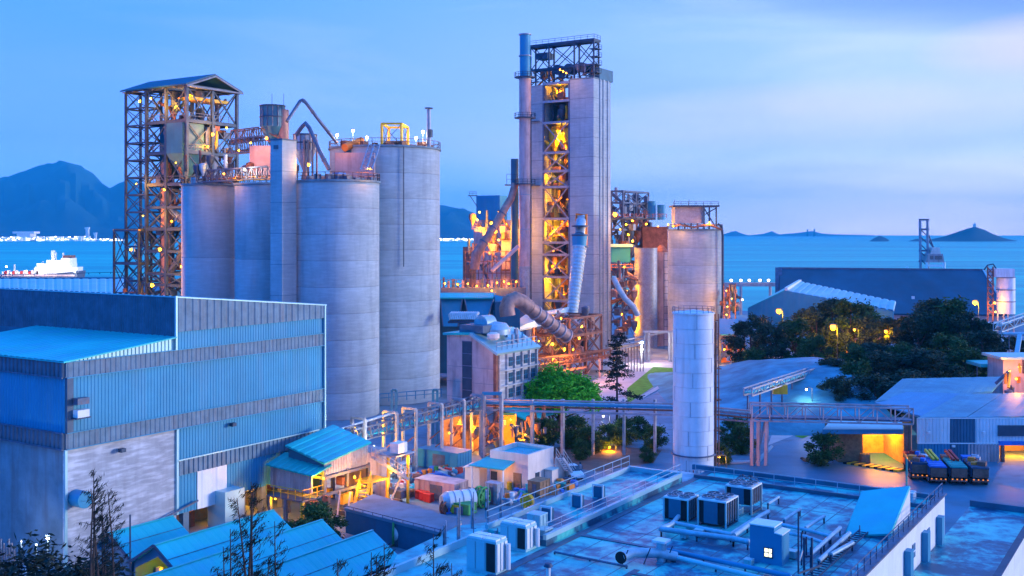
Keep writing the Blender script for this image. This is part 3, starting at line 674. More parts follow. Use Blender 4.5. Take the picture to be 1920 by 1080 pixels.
# things on the silo tops
rnd = random.Random(3)
def topz(z): return z + .4
g = thing('gantry_frame', 'yellow steel gantry frame standing on the largest silo', 'gantry', P(740, 268, 196))
zt = 45.6; q = [P(716, 0, 190), P(729, 0, 197), P(765, 0, 197), P(753, 0, 190)]
q = [Vector((p.x, p.y, zt)) for p in q]; hh = 4.0
for p in q: member(g, 'post', p, p + EZ * hh, .38, 'yellow')
for i in range(4): member(g, 'beam', q[i] + EZ * hh, q[(i + 1) % 4] + EZ * hh, .36, 'yellow')
for i in (0, 2): member(g, 'brace', q[i], q[(i + 1) % 4] + EZ * hh, .1, 'steel_mid'); member(g, 'brace', q[(i + 1) % 4], q[i] + EZ * hh, .1, 'steel_mid')
member(g, 'brace', q[0], q[3] + EZ * hh, .1, 'steel_mid'); member(g, 'brace', q[3], q[0] + EZ * hh, .1, 'steel_mid')
pp = thing('vent_post', 'tall slim vent post with flat cap on the right of the largest silo top', 'post', Vector((P(804, 0, 191).x, 191, zt)))
MB().cyl(Vector((P(804, 0, 191).x, 191, zt)), P(804, 204, 191), .42, .34, n=14).build('pipe', 'steel_pale', pp, smooth=True)
MB().cyl(P(804, 204, 191), P(804, 202, 191), .75, n=16).build('cap', 'steel', pp)
MB().cbox(P(807, 250, 190.6), .6, .6, 1.4).build('junction_box', 'steel', pp)
for u, v, lb in ((632, 253, 'white floodlight at the foot of the long slanted pipe on the silo top'), (662, 245, 'white floodlight on a thin mast left of the yellow gantry'), (688, 258, 'white floodlight above the inclined chutes on the silo rim'), (780, 259, 'white floodlight just right of the yellow gantry'), (793, 247, 'white floodlight on a mast beside the vent post')):
    d = 193 if u > 640 else 195; base = Vector((P(u, 0, d).x, d, zt)); t_ = thing('flood_light', lb, 'floodlight', base)
    member(t_, 'mast', base, P(u, v, d), .12, 'steel'); lamp(t_, P(u, v, d), 900, 'white', .42, Vector((0, -.7, -.7)))
rnd = random.Random(8)
rk = MB()
for i in range(46):
    a = rnd.uniform(0, 6.28); rr = rnd.uniform(2, 9.2); p = Vector((cB.x + rr * math.cos(a), cB.y + rr * math.sin(a), zt + .3)); rk.cbox(p, rnd.uniform(.4, 1.5), rnd.uniform(.4, 1.2), rnd.uniform(.5, 1.4))
rk.build('rooftop_machinery', 'rust', sB)
rk = MB()
for i in range(30):
    a = rnd.uniform(0, 6.28); rr = rnd.uniform(1, 6.2); p = Vector((cA.x + rr * math.cos(a), cA.y + rr * math.sin(a), 39)); rk.cbox(p, rnd.uniform(.4, 1.5), rnd.uniform(.4, 1.2), rnd.uniform(.5, 1.5))
rk.build('rooftop_machinery', 'steel_mid', sA)
MB().cbox(P(636, 330, 178), 1.8, 1.4, 1.1).build('control_box', 'blue_paint', sA)
lamp(sA, P(694, 317, 172.5), 700, 'orange', .2); lamp(sA, P(579, 309, 174), 900, 'orange', .4)
for u in (650, 700, 740, 800): light(sB, P(u, 262, 193), 500, ORANGE, .3)
def truss_chute(root, a, b_, w_=1.0, mat='steel_pale', n=8):
    a, b_ = Vector(a), Vector(b_); d = (b_ - a).normalized(); s_ = d.cross(EY).normalized() * w_ / 2
    for k in (-1, 1): member(root, 'chord', a + s_ * k, b_ + s_ * k, .16, mat)
    for i in range(n):
        p = a.lerp(b_, i / n); q = a.lerp(b_, (i + 1) / n); k = 1 if i % 2 else -1
        member(root, 'lacing', p + s_ * k, q - s_ * k, .1, mat)
for (a, b_, lb) in ((P(697, 271, 185), P(682, 318, 172), 'pale lattice chute from the large silo to the front silo, left one'), (P(707, 271, 184.6), P(692, 318, 173), 'pale lattice chute from the large silo to the front silo, right one')):
    t_ = thing('lattice_chute', lb, 'chute', b_); truss_chute(t_, a, b_)
cab = thing('silo_top_house', 'pink-lit box house with orange lights on the rear edge of the silo tops', 'building', P(645, 325, 203))
MB().box(P(628, 0, 184.5), 6.8, 5, 38.6, 44.0, EX, EY).build('wall', 'pink_sheet', cab)
MB().cyl(P(646, 277, 186), P(678, 264, 190), .7, n=12).build('duct', 'orange', cab, smooth=True)
light(cab, P(640, 268, 182), 500)
# inverted V feed pipes
for pts, r, lb in (([P(538, 228, 186), P(552, 206, 188), P(563, 189, 189), P(567, 187, 189), P(573, 192, 189), P(600, 228, 191), P(632, 268, 193)], .30, 'tall inverted V feed pipe arching from the dust filter to the large silo'),
                   ([P(556, 252, 180), P(566, 238, 179), P(573, 231, 178.5), P(580, 240, 178), P(598, 282, 177), P(617, 318, 176)], .36, 'short inverted V feed pipe dropping onto the front silo')):
    t_ = thing('feed_pipe', lb, 'pipe', pts[-1]); MB().tube(pts, r, 12).build('pipe', 'steel_mid', t_, smooth=True)
    for p, q in zip(pts[3:], pts[4:]):
        c = p.lerp(q, .5); d = (q - p).normalized(); MB().cyl(c - d * .1, c + d * .1, r * 1.25, n=12).build('flange', 'steel_mid', t_)
# square lift shaft in front of the silos
CS = XY(529, 171); sh = thing('lift_shaft', 'square blue lift shaft rising between the slim silos and the front silo', 'shaft', CS)
lS = along(CS, VX, 507); uS = along(CS, UX, 556)
MB().box(CS, uS, lS, 0, Zv(262, 171), UX, VX).build('wall', 'concrete', sh)
MB().box(CS - UX * .15 - VX * .15, uS + .3, lS + .3, Zv(262, 171), Zv(259.5, 171), UX, VX).build('parapet', 'louvre', sh)
for i in range(1, 9): MB().box(CS - UX * .03 - VX * .03, uS + .06, lS + .06, i * 5, i * 5 + .08, UX, VX).build('joint_band', 'concrete_dark', sh)
MB().cbox(gp(CS, -.02, lS * .5, Zv(275, 171)), .3, .9, .6).build('vent_grille', 'louvre', sh)
# round dust filters behind it
def filter_drum(label, u, d, r, vt, vb, mat='navy_sheet'):
    t_ = thing('dust_filter', label, 'filter', P(u, vb, d)); zt_, zb_ = Zv(vt, d), Zv(vb, d)
    c = XY(u, d); q = Vector((c.x, c.y, zb_)); MB().cyl(q, Vector((c.x, c.y, zt_)), r, n=24).build('drum', mat, t_, smooth=True)
    for i in range(14):
        a = 2 * math.pi * i / 14; member(t_, 'rib', q + Vector((math.cos(a), math.sin(a), 0)) * (r + .05), Vector((c.x, c.y, zt_)) + Vector((math.cos(a), math.sin(a), 0)) * (r + .05), .14, 'steel_mid')
    for z in (zt_, zb_ + (zt_ - zb_) * .45): MB().lathe((c.x, c.y, z), [(r, 0), (r + .2, 0), (r + .2, .2), (r, .2)], 24).build('ring', 'steel', t_)
    MB().lathe((c.x, c.y, zb_ - 3.5), [(.4, 0), (r, 3.5)], 20).build('cone', mat, t_, smooth=True)
    MB().cyl((c.x, c.y, zb_ - 16), (c.x, c.y, zb_ - 3.4), .4, n=10).build('pipe', 'rust_duct', t_, smooth=True)
    return t_
f1 = filter_drum('dark ribbed drum dust filter with two whip aerials above the lift shaft', 511, 190, 2.1, 200, 238)
MB().cyl(P(531, 206, 190), P(531, 262, 190), 1.0, n=16).build('pipe', 'rust_duct', f1, smooth=True)
for u in (510, 532): member(f1, 'aerial', P(u, 200, 190), P(u, 176, 190), .06, 'steel')
for u, v in ((490, 240), (498, 262), (505, 250)): member(f1, 'bracket', P(u, v, 188.5), P(u + 30, v + 14, 189), .2, 'rust')
lamp(f1, P(500, 259, 184.5), 700, 'orange', .38)
f2 = filter_drum('smaller blue drum dust filter just right of the lift shaft', 572, 183, 1.9, 254, 282, 'steel_pale')
for u in (570, 578, 586, 594): member(f2, 'pipe', P(u, 262, 181), P(u, 330, 181), .35, 'rust_duct', kind='cyl')
t_ = thing('rooftop_duct_tower', 'cluster of small pipes and vessels on the tops of the slim silos', 'machinery', P(455, 330, 190))
rnd = random.Random(21)
PT = lambda a, b_, z: Vector((P(430, 0, 188).x + a, 188 + b_, z))
clutter(t_, PT, (-8, 12), (-2, 5), (38.8, 42.5), 30, rnd, s=.7)
MB().box(P(468, 0, 188), 4.2, 3, 39.5, 45.5, EX, EY).build('bin', 'pink_sheet', t_)
# ---- conveyor galleries over the slim silos
def gallery(label, a, b_, w_=1.6, h=2.0, n=10, mat='steel_mid', roof='rust', name='conveyor_gallery', deck=True):
    a, b_ = Vector(a), Vector(b_); root = thing(name, label, 'conveyor', a); d = (b_ - a).normalized(); s_ = d.cross(EZ).normalized() * w_ / 2
    for k in (-1, 1):
        for z in (0, h): member(root, 'chord', a + s_ * k + EZ * z, b_ + s_ * k + EZ * z, .2, mat)
        for i in range(n + 1):
            p = a.lerp(b_, i / n) + s_ * k; member(root, 'upright', p, p + EZ * h, .13, mat)
            if i < n:
                q = a.lerp(b_, (i + 1) / n) + s_ * k
                if i % 2: p, q = q, p
                member(root, 'brace', p, q + EZ * h, .1, mat)
    if deck:
        c = MB(); c.hexa([a - s_ * .9 + EZ * .35, a + s_ * .9 + EZ * .35, b_ + s_ * .9 + EZ * .35, b_ - s_ * .9 + EZ * .35, a - s_ * .9 + EZ * .5, a + s_ * .9 + EZ * .5, b_ + s_ * .9 + EZ * .5, b_ - s_ * .9 + EZ * .5]); c.build('belt', roof, root)
    return root
g1 = gallery('long rusty conveyor gallery along the slim silo tops into the steel tower', P(376, 342, 189), P(506, 334, 183), n=14)
g2 = gallery('upper rusty gallery between the steel tower and the dust filter', P(440, 288, 196), P(500, 282, 190), n=7, h=2.6)
g3 = gallery('highest short gallery bridging the tower to the filter platform', P(440, 268, 198), P(492, 262, 192), n=6, h=2.2, mat='rust')
for g_, u, v in ((g1, 459, 318), (g1, 420, 326), (g2, 470, 268), (g2, 448, 282)): lamp(g_, P(u, v, 183), 1100, 'orange' if v != 318 else 'white', .24)
light(g1, P(480, 332, 184), 900); light(g1, P(440, 334, 186), 900)
# ================================================================ STEEL TOWER
CT = XY(350, 203); tw = thing('steel_tower', 'tall dark braced steel tower with gabled roof and hopper, left of the silos', 'tower', CT)
uT = along(CT, UX, 444); vT = along(CT, VX, 236); v1 = along(CT, VX, 275); zT = Zv(157, 203) - .3
zs = [0, 8, 14, 20, Zv(515, 203), Zv(472, 203), Zv(430, 203), Zv(388, 203), Zv(345, 203), Zv(285, 203), Zv(226, 203), zT]
pt = frame(tw, CT, [0, uT * .5, uT], [0, v1 * .5, v1], zs, .55, .36, 'steel', 'both', floors=(zs[6], zs[8], zs[9], zs[10]))
zs2 = [0] + [zT * i / 17 for i in range(1, 18)]
frame(tw, gp(CT, 0, v1, 0), [0, 3.5], [0.01, vT - v1], zs2, .4, .22, 'steel', 'both')
frame(tw, gp(CT, -1.5, v1 + .5, 0), [0, 3], [0.01, vT - v1 + 1.2], [0, 6, 12, 18, 24, Zv(432, 204)], .35, .25, 'steel', 'both', floors=(18, 24, Zv(432, 204)))
# gabled roof
e = .8; q = [gp(CT, -e, -e, zT), gp(CT, uT / 2, -e, zT + 2.6), gp(CT, uT + e, -e, zT)]
MB().prism([q[0], q[1], q[2], q[2] + EZ * .25, q[1] + EZ * .3, q[0] + EZ * .25], VX * (vT + 2 * e)).build('roof', 'navy_roof', tw)
for a, b_ in ((q[0], q[1]), (q[1], q[2]), (q[0], q[2])): member(tw, 'rafter', a - EZ * .2 - VX * .1, b_ - EZ * .2 - VX * .1, .3, 'steel_mid')
for k in range(7): member(tw, 'purlin', gp(CT, -e, vT * k / 6, zT - .2), gp(CT, uT + e, vT * k / 6, zT - .2), .22, 'steel_mid')
MB().box(gp(CT, 2, 1, 0), uT - 3, 4, zT - 2.4, zT - 1.8, UX, VX).build('hoist_beam', 'yellow', tw)
# hopper and ducts inside
hz0, hz1 = Zv(284, 200), Zv(226, 200)
MB().box(gp(CT, -.6, 0.5, 0), 5.2, 4.6, hz0, hz1, UX, VX).build('hopper_bin', 'navy_sheet', tw)
c = gp(CT, 2, 2.8, 0); b = MB(); a0 = [gp(CT, -.6, .5, hz0), gp(CT, 4.6, .5, hz0), gp(CT, 4.6, 5.1, hz0), gp(CT, -.6, 5.1, hz0)]; b0 = [gp(CT, 1.6, 2.4, hz0 - 5), gp(CT, 2.6, 2.4, hz0 - 5), gp(CT, 2.6, 3.4, hz0 - 5), gp(CT, 1.6, 3.4, hz0 - 5)]
b.hexa(b0 + a0); b.build('hopper_cone', 'navy_sheet', tw)
MB().box(gp(CT, 4.9, .3, 0), 3.2, 3.2, hz0 - 4, hz1 - .5, UX, VX).build('bin', 'steel_mid', tw)
MB().box(gp(CT, 3, v1 - 3.5, 0), 3.4, 3.2, 41, 52, UX, VX).build('bin', 'navy_sheet', tw)
MB().tube([gp(CT, 2.1, v1 - 3.2, 8), gp(CT, 2.1, v1 - 3.2, 44)], 1.0, 14).build('duct', 'rust_duct', tw, smooth=True)
MB().tube([gp(CT, 2, v1 - 2.4, 36), gp(CT, 4, 3.2, 31), gp(CT, 4, .6, 28)], .7, 12).build('duct', 'galvanised', tw, smooth=True)
MB().tube([gp(CT, 2, v1 - 2.4, 20), gp(CT, 3, 3.5, 28), gp(CT, 6, 1.2, 33)], .6, 12).build('duct', 'steel_mid', tw, smooth=True)
MB().tube([gp(CT, 1.5, 2.6, hz0 - 5), gp(CT, 1.6, 2.4, 38), gp(CT, 3.5, 1.5, 33)], .55, 12).build('duct', 'steel_pale', tw, smooth=True)
rnd = random.Random(31)
clutter(tw, pt, (1, uT - 1), (1, v1 - 1), (18, 56), 150, rnd, s=.9, mats=('steel', 'steel_mid', 'steel', 'rust'))
clutter(tw, pt, (uT * .5, uT + .5), (0, 3), (38, 52), 26, rnd, s=.8, mats=('yellow', 'rust', 'steel_mid'))
clutter(tw, pt, (-1, 2.4), (v1 + .5, vT), (10, 32), 16, rnd, s=.8)
for z in (zs[8], zs[9], zs[10]): MB().rail([pt(0, v1, z + .5), pt(0, 0, z + .5), pt(uT, 0, z + .5)], 1.1, 2, .09).build('railing', 'steel_mid', tw)
MB().box(gp(CT, -1.6, v1 + .3, 0), .3, vT - v1 + 1.6, Zv(432, 204), Zv(430, 204), UX, VX).build('handrail', 'yellow', tw)
for (u, v, d, pw, r_) in ((399, 252, 207, 900, .5), (390, 275, 207, 700, .35), (372, 318, 200, 2200, .35), (308, 356, 199, 1500, .3), (246, 468, 200, 1800, .35), (300, 468, 199, 2800, .45), (286, 535, 198, 3200, .45), (262, 190, 205, 1400, .25), (330, 200, 205, 900, .2), (362, 180, 206, 900, .2), (283, 185, 204, 1200, .2), (268, 405, 206, 900, .2), (322, 415, 200, 900, .2), (340, 500, 199, 1300, .25), (256, 345, 208, 700, .15), (330, 305, 200, 800, .15), (425, 240, 206, 1200, .25)):
    lamp(tw, P(u, v, d), pw * (1.0 if u in (399, 390) else 2.3), 'orange', r_)
# ================================================================ PREHEATER TOWER
D0 = 268; CP = XY(1113, D0); pr = thing('preheater_tower', 'tallest concrete tower with open steel bay full of orange-lit cyclones in the centre', 'tower', CP)
p_ = lambda a, b_, z: gp(CP, a, b_, z)
bR = along(CP, VX, 1068); bL = along(CP, VX, 1018); bE = along(CP, VX, 985); aR = along(CP, UX, 1145)
zt = Zv(146, D0)
def lifted(root, C, a0, a1, b0, b1, z0, z1, n, mat='concrete', name='wall_panel'):
    hh = (z1 - z0) / n
    MB().box(gp(C, a0 + .06, b0 + .06, 0), a1 - a0 - .12, b1 - b0 - .12, z0, z1 - .05, UX, VX).build('core', 'concrete_groove', root)
    for i in range(n): MB().box(gp(C, a0, b0, 0), a1 - a0, b1 - b0, z0 + i * hh + .04, z0 + (i + 1) * hh - .04, UX, VX).build(name, mat, root)
lifted(pr, CP, 0, aR, 0, bR, 0, zt, 14)
lifted(pr, CP, 0, aR, bL, bE, 0, zt - .6, 14)
MB().box(p_(aR - .5, bR - .2, 0), .4, bL - bR + .4, 0, zt - 3, UX, VX).build('rear_wall', 'rust', pr)
# grooves and pilasters on the right side
for f in (.33, .52, .78): MB().box(p_(aR * f, -.28, 0), .5 if f != .52 else .9, .3, 0, zt + .1, UX, VX).build('pilaster', 'concrete', pr)
MB().box(p_(aR * .3, -.2, 0), aR * .8, 3, zt, Zv(130, D0 + 5), UX, VX).build('stair_head', 'navy_sheet', pr)
MB().box(p_(-.12, -.12, 0), aR + .24, bR + .24, zt, zt + .3, UX, VX).build('parapet', 'concrete_dark', pr)
# open bay
zl = [0, 6, Zv(610, 272), Zv(565, 272), Zv(520, 272), Zv(478, 272), Zv(455, 272), Zv(410, 272), Zv(350, 272), Zv(320, 272), Zv(285, 272), Zv(228, 272), Zv(188, 272), Zv(154, 272)]
CF = gp(CP, .1, bR, 0); wB = bL - bR
for b_ in (.15, wB - .15): 
    for a in (.1, aR * .5): member(pr, 'column', gp(CF, a, b_, 0), gp(CF, a, b_, zt), .5, 'steel_mid')
for i, z in enumerate(zl[1:]):
    member(pr, 'beam', gp(CF, -.1, 0, z), gp(CF, -.1, wB, z), .5, 'steel_pale', .6)
    MB().box(gp(CF, 0, .05, 0), aR - .6, wB - .1, z - .12, z + .05, UX, VX).build('floor_grating', 'steel_mid', pr)
for z0, z1 in zip(zl, zl[1:]):
    if z0 > Zv(230, 272): continue
    member(pr, 'brace', gp(CF, -.15, .3, z0), gp(CF, -.15, wB - .3, z1), .26, 'steel_pale'); member(pr, 'brace', gp(CF, -.3, wB - .3, z0), gp(CF, -.3, .3, z1), .26, 'steel_pale')
rnd = random.Random(44)
ptf = lambda a, b_, z: gp(CF, a, b_, z)
for z0, z1 in zip(zl, zl[1:]):
    clutter(pr, ptf, (1.2, aR - 2), (.8, wB - .8), (z0 + .3, max(z0 + .5, z1 - 2.5)), 15 if z0 > 8 else 8, rnd, s=.9, mats=('rust', 'steel_mid', 'rust_duct', 'rust', 'yellow', 'steel'))
zc = Zv(275, 272)
for b_ in (1.7, wB - 1.9):
    MB().lathe(gp(CF, 2.6, b_, zc), [(.3, -1.0), (1.5, 2.8), (1.5, 4.6), (.6, 5.6)], 20).build('cyclone', 'yellow', pr, smooth=True)
    MB().tube([gp(CF, 1.0 + 0, b_ + 1.5 * math.cos(t * .5), zc + 2.6 + 1.7 * math.sin(t * .5 + 3.6)) for t in range(9)], .45, 12).build('duct', 'yellow', pr, smooth=True)
for v, pw in ((172, 1600), (178, 600), (250, 3500), (262, 3500), (300, 1500), (330, 1200), (343, 1300), (375, 1800), (420, 2200), (436, 2400), (470, 1500), (500, 1800), (522, 2600), (548, 1500), (590, 1500), (640, 1800)):
    lamp(pr, P(rnd.uniform(1030, 1058), v, 275.5), pw * 1.3, 'orange', rnd.uniform(.25, .5), Vector((.3, 1, 0)))
for z in (Zv(262, 272), Zv(430, 272), Zv(330, 272), Zv(530, 272)): light(pr, gp(CF, 2.5, wB / 2, z), 600)
# steelwork on the roof
CR = gp(CP, .6, bR - 4, 0); crown_b = along(CP, VX, 997)
t1 = Zv(80, 272)
ptc = frame(pr, gp(CP, 1.0, .5, 0), [0, 2.6], [0, (bE - 1.5) * .3, (bE - 1.5) * .7, bE - 1.5], [zt - .4, zt + 3.6, t1], .36, .34, 'steel', 'v')
MB().box(gp(CP, .6, .2, 0), 3.6, bE - 1.2, t1, t1 + .6, UX, VX).build('crane_deck', 'steel', pr)
MB().rail([gp(CP, .6, bE - 1, t1 + .6), gp(CP, .6, .2, t1 + .6), gp(CP, 4, .2, t1 + .6)], 1.0, 2, .09).build('railing', 'steel', pr)
for i in range(4): MB().box(gp(CP, .8, -.5, 0), 2.6, 2.2, zt + 1.5 + i * 2, zt + 1.7 + i * 2, UX, VX).build('platform', 'steel', pr)
for i in range(4): MB().rail([gp(CP, .8, -.5, zt + 1.7 + i * 2), gp(CP, 3.3, -.5, zt + 1.7 + i * 2)], 1.0, 1.5, .09).build('railing', 'steel', pr)
for b_ in (bR + 1.2, bR - 2.6, bR + 4.5): MB().cyl(gp(CP, 1.2, b_, zt + 3.2), gp(CP, 4.5, b_, zt + 3.2), 1.3, n=14).build('fan_drum', 'steel', pr, smooth=True)
MB().box(gp(CP, 1.2, bE - 6, 0), 3, 3.5, t1 - 3.2, t1 - 1.6, UX, VX).build('hoist', 'steel', pr)
clutter(pr, lambda a, b_, z: gp(CP, a, b_, z), (1, aR - 2), (1, bE - 3), (zt + .4, zt + 2.2), 34, rnd, s=.7, mats=('rust', 'steel', 'steel_mid', 'orange'))
MB().rail([gp(CP, 0, bE, zt - .5), gp(CP, 0, bR, zt), gp(CP, 0, 0, zt + .3), gp(CP, aR, 0, zt + .3)], 1.2, 2, .09).build('railing', 'steel', pr)
for u, v in ((1050, 131), (1056, 134), (1062, 137)): lamp(pr, P(u, v, 266), 500, 'orange', .3)
# base opening
MB().box(p_(-.1, 1.5, 0), .3, 4, 0, 4.5, UX, VX).build('door_recess', 'black', pr)
# ---- stack
st = thing('exhaust_stack', 'tall slim blue and rust-stained exhaust stack with ring platforms beside the tower', 'chimney', XY(984.5, 269))
cS_ = XY(984.5, 269); vsn = [65, 105, 148, 222, 345, 365, 430, 500, 572]; 
for i in range(len(vsn) - 1):
    z1, z0 = Zv(vsn[i], 269), Zv(vsn[i + 1], 269)
    MB().cyl(cS_ + EZ * z0, cS_ + EZ * (z1 - .08), 1.33 if i < 2 else 1.5, n=28).build('shell_section', 'blue_sheet' if i < 2 else 'pink_sheet' if i < 7 else 'steel_pale', st, smooth=True)
    MB().lathe(cS_ + EZ * (z1 - .1), [(1.3, 0), (1.62, 0), (1.62, .22), (1.3, .22)], 28).build('flange_ring', 'steel_pale', st)
MB().cyl(cS_, cS_ + EZ * (Zv(572, 269)), 1.5, n=28).build('shell_section', 'steel_pale', st, smooth=True)
MB().lathe(cS_ + EZ * (Zv(65, 269) + .12), [(1.25, 0), (1.3, -.3), (1.1, -.3), (.01, -1.5)], 24).build('rim', 'black', st)
for v in (146, 222, 346):
    z = Zv(v, 269); MB().lathe(cS_ + EZ * z, [(1.5, 0), (2.7, 0), (2.7, .18), (1.5, .18)], 24).build('ring_platform', 'steel', st)
    MB().rail([cS_ + EZ * (z + .18) + Vector((math.cos(k * math.pi / 7), math.sin(k * math.pi / 7), 0)) * 2.65 for k in range(14)], 1.1, 2, .09, closed=True).build('railing', 'steel', st)
    MB().box(gp(CP, -.9, bE - 4.5, 0), 1.3, 5.5, z, z + .15, UX, VX).build('platform', 'steel', st)
member(st, 'ladder', cS_ + Vector((1.5, -.6, 10)), cS_ + Vector((1.5, -.6, 60)), .2, 'steel')
# ---- second, shorter dark stack and inclined ducts to its left
t_ = thing('dark_riser', 'short dark riser pipe with a small platform just left of the stack', 'pipe', XY(965, 274))
MB().cyl(XY(965, 274), XY(965, 274, Zv(298, 274)), 1.0, n=18).build('pipe', 'navy_sheet', t_, smooth=True)
MB().cbox(P(961, 347, 272), 4, 3, .2, EX, EY).build('platform', 'steel', t_); MB().rail([P(950, 346, 271), P(971, 346, 271)], 2.6, 1.3, .1).build('railing', 'steel', t_)
t_ = thing('inclined_duct', 'long rusty duct slanting down left from the dark riser to the clinker house', 'duct', P(905, 470, 268))
MB().tube([P(966, 345, 270), P(958, 372, 269), P(925, 428, 267), P(902, 462, 266), P(893, 478, 266), P(890, 505, 266)], [.9, .9, 1.0, 1.15, 1.3, 1.1], 14).build('duct', 'rust_duct', t_, smooth=True)
for k in (.3, .6, .9): q = P(958, 372, 269).lerp(P(902, 462, 266), k); MB().cyl(q, q + (P(902, 462, 266) - P(958, 372, 269)).normalized() * .3, 1.25, n=14).build('flange', 'steel_mid', t_)
t_ = thing('inclined_duct', 'thin pale duct slanting from the stack foot down to the lamp deck', 'duct', P(922, 505, 262))
MB().tube([P(972, 462, 266), P(922, 508, 262)], .5, 10).build('duct', 'pink_sheet', t_, smooth=True)
# ================================================================ CLINKER HOUSE left of the tower
ck = thing('clinker_house', 'pink and brown clad clinker house with clustered orange lamps left of the tall tower', 'building', XY(925, 290))
dd = 288; fx = lambda u: P(u, 0, dd).x
def fbox(root, u0, u1, v0, v1, d, dep, mat, name='wall', off=0):
    return MB().box((P(u0, 0, d).x, d + off), P(u1, 0, d).x - P(u0, 0, d).x, dep, max(0, Zv(v1, d)), Zv(v0, d), EX, EY).build(name, mat, root)
CC = XY(935, 292); 
def gbox(root, u0, u1, uc, v0, v1, d, mat, name='wall'):
    c = XY(uc, d); b = MB(); la_, lu_ = along(c, VX, u0), along(c, UX, u1)
    b.box(c, lu_, la_, max(0, Zv(v1, d)), Zv(v0, d), UX, VX); return b.build(name, mat, root), c, lu_, la_
gbox(ck, 893, 951, 937, 366, 412, 296, 'blue_sheet')
MB().rail([P(880, 366, 297), P(893, 366, 297)], 1, 1, .1).build('railing', 'steel', ck)
MB().bar(P(878, 367, 297), P(895, 367, 297), .25).build('cantilever', 'steel', ck); MB().bar(P(882, 368, 297), P(895, 388, 297), .18).build('brace', 'steel', ck)
gbox(ck, 888, 976, 940, 412, 560, 300, 'pink_sheet')
gbox(ck, 868, 893, 884, 463, 545, 292, 'rust')
fbox(ck, 940, 984, 432, 545, 284, 6, 'pink_sheet')
for v in (447, 480, 505): MB().box((P(938, 0, 283).x, 283.6), 8, .35, Zv(v + 3, 283.6), Zv(v, 283.6), EX, EY).build('cladding_rail', 'rust', ck)
PK = lambda a, b_, z: Vector((P(876, 0, 284).x + a, 284 + b_, z))
clutter(ck, PK, (0, 14), (-2, 3), (18, 33), 44, random.Random(17), s=1.0, mats=('rust', 'rust_duct', 'steel_mid', 'pink_sheet'))
for i in range(12): member(ck, 'column', P(872 + i * 8.5, 555, 281), P(872 + i * 8.5, 470 + (i % 3) * 9, 281), .2, 'rust')
for v in (472, 490, 512): member(ck, 'beam', P(870, v, 281), P(973, v, 281), .22, 'rust')
for (u, v, pw, r_) in ((928, 433, 5000, .9), (921, 418, 1500, .5), (900, 428, 2500, .5), (908, 440, 1500, .4), (969, 405, 700, .3), (899, 398, 800, .3), (895, 412, 900, .3), (935, 450, 1500, .3), (915, 455, 1000, .25), (950, 420, 800, .2)): lamp(ck, P(u, v, 280), pw * 1.8, 'orange', r_)
dk = thing('lamp_deck', 'long low pipe deck with a string of orange lamps behind the blue hopper shed', 'deck', XY(900, 262))
MB().box((P(826, 0, 262).x, 262), 21, 5, 0, Zv(540, 262), EX, EY).build('plinth', 'steel_mid', dk)
MB().rail([P(826, 540, 262), P(974, 540, 262)], 2.0, 2, .14).build('railing', 'rust', dk)
for i in range(16): MB().cyl(P(832 + i * 9, 541, 263), P(832 + i * 9, 520 + (i * 7) % 11, 263), .22 + .1 * (i % 3), n=8).build('pipe', ('rust', 'pink_sheet', 'steel_mid')[i % 3], dk, smooth=True)
for u, v in ((834, 531), (858, 533), (877, 532), (894, 536), (915, 535), (932, 530), (945, 528), (954, 532), (968, 528), (922, 545)): lamp(dk, P(u, v, 260.5), 420, 'orange', .34)
# ================================================================ BLUE HOPPER SHED
hs = thing('hopper_shed', 'dark blue low hopper shed with folded sloping panels behind the concrete mill building', 'shed', XY(880, 205))
def slab(root, pts, th, mat, name='panel'):
    pts = [Vector(p) for p in pts]; n = (pts[1] - pts[0]).cross(pts[2] - pts[0]).normalized() * th
    return MB().prism(pts, n).build(name, mat, root)
fbox(hs, 760, 928, 556, 700, 210, 14, 'navy_sheet'); fbox(hs, 928, 975, 566, 700, 207, 14, 'navy_sheet')
slab(hs, [P(760, 549, 212), P(925, 549, 212), P(925, 558, 208), P(760, 558, 208)], .3, 'blue_roof', 'roof')
for u0, u1 in ((826, 867), (871, 925)):
    slab(hs, [P(u0, 560, 209), P(u1, 560, 209), P((u0 + u1) / 2 + 12, 612, 206), P((u0 + u1) / 2 - 16, 612, 206)], .3, 'blue_sheet', 'folded_panel')
    for k in (0, 1): member(hs, 'seam', P((u0, u1)[k], 561, 208), P((u0 + u1) / 2 + (-16, 12)[k], 612, 205.6), .2, 'steel_mid')
slab(hs, [P(925, 552, 212), P(962, 560, 212), P(962, 640, 206), P(925, 640, 206)], .3, 'blue_sheet', 'folded_panel')
b_ = thing('pipe_conveyor', 'pale ribbed conveyor cover with curved end in front of the hopper shed', 'conveyor', P(840, 610, 190))
for i in range(13): MB().tube([P(846 + i * 4, 600, 190), P(844 + i * 4, 590, 190.5), P(848 + i * 4, 587, 192)], .35, 6).build('rib', 'galvanised', b_)
MB().bar(P(840, 604, 190), P(898, 602, 190), .4).build('frame', 'steel', b_)
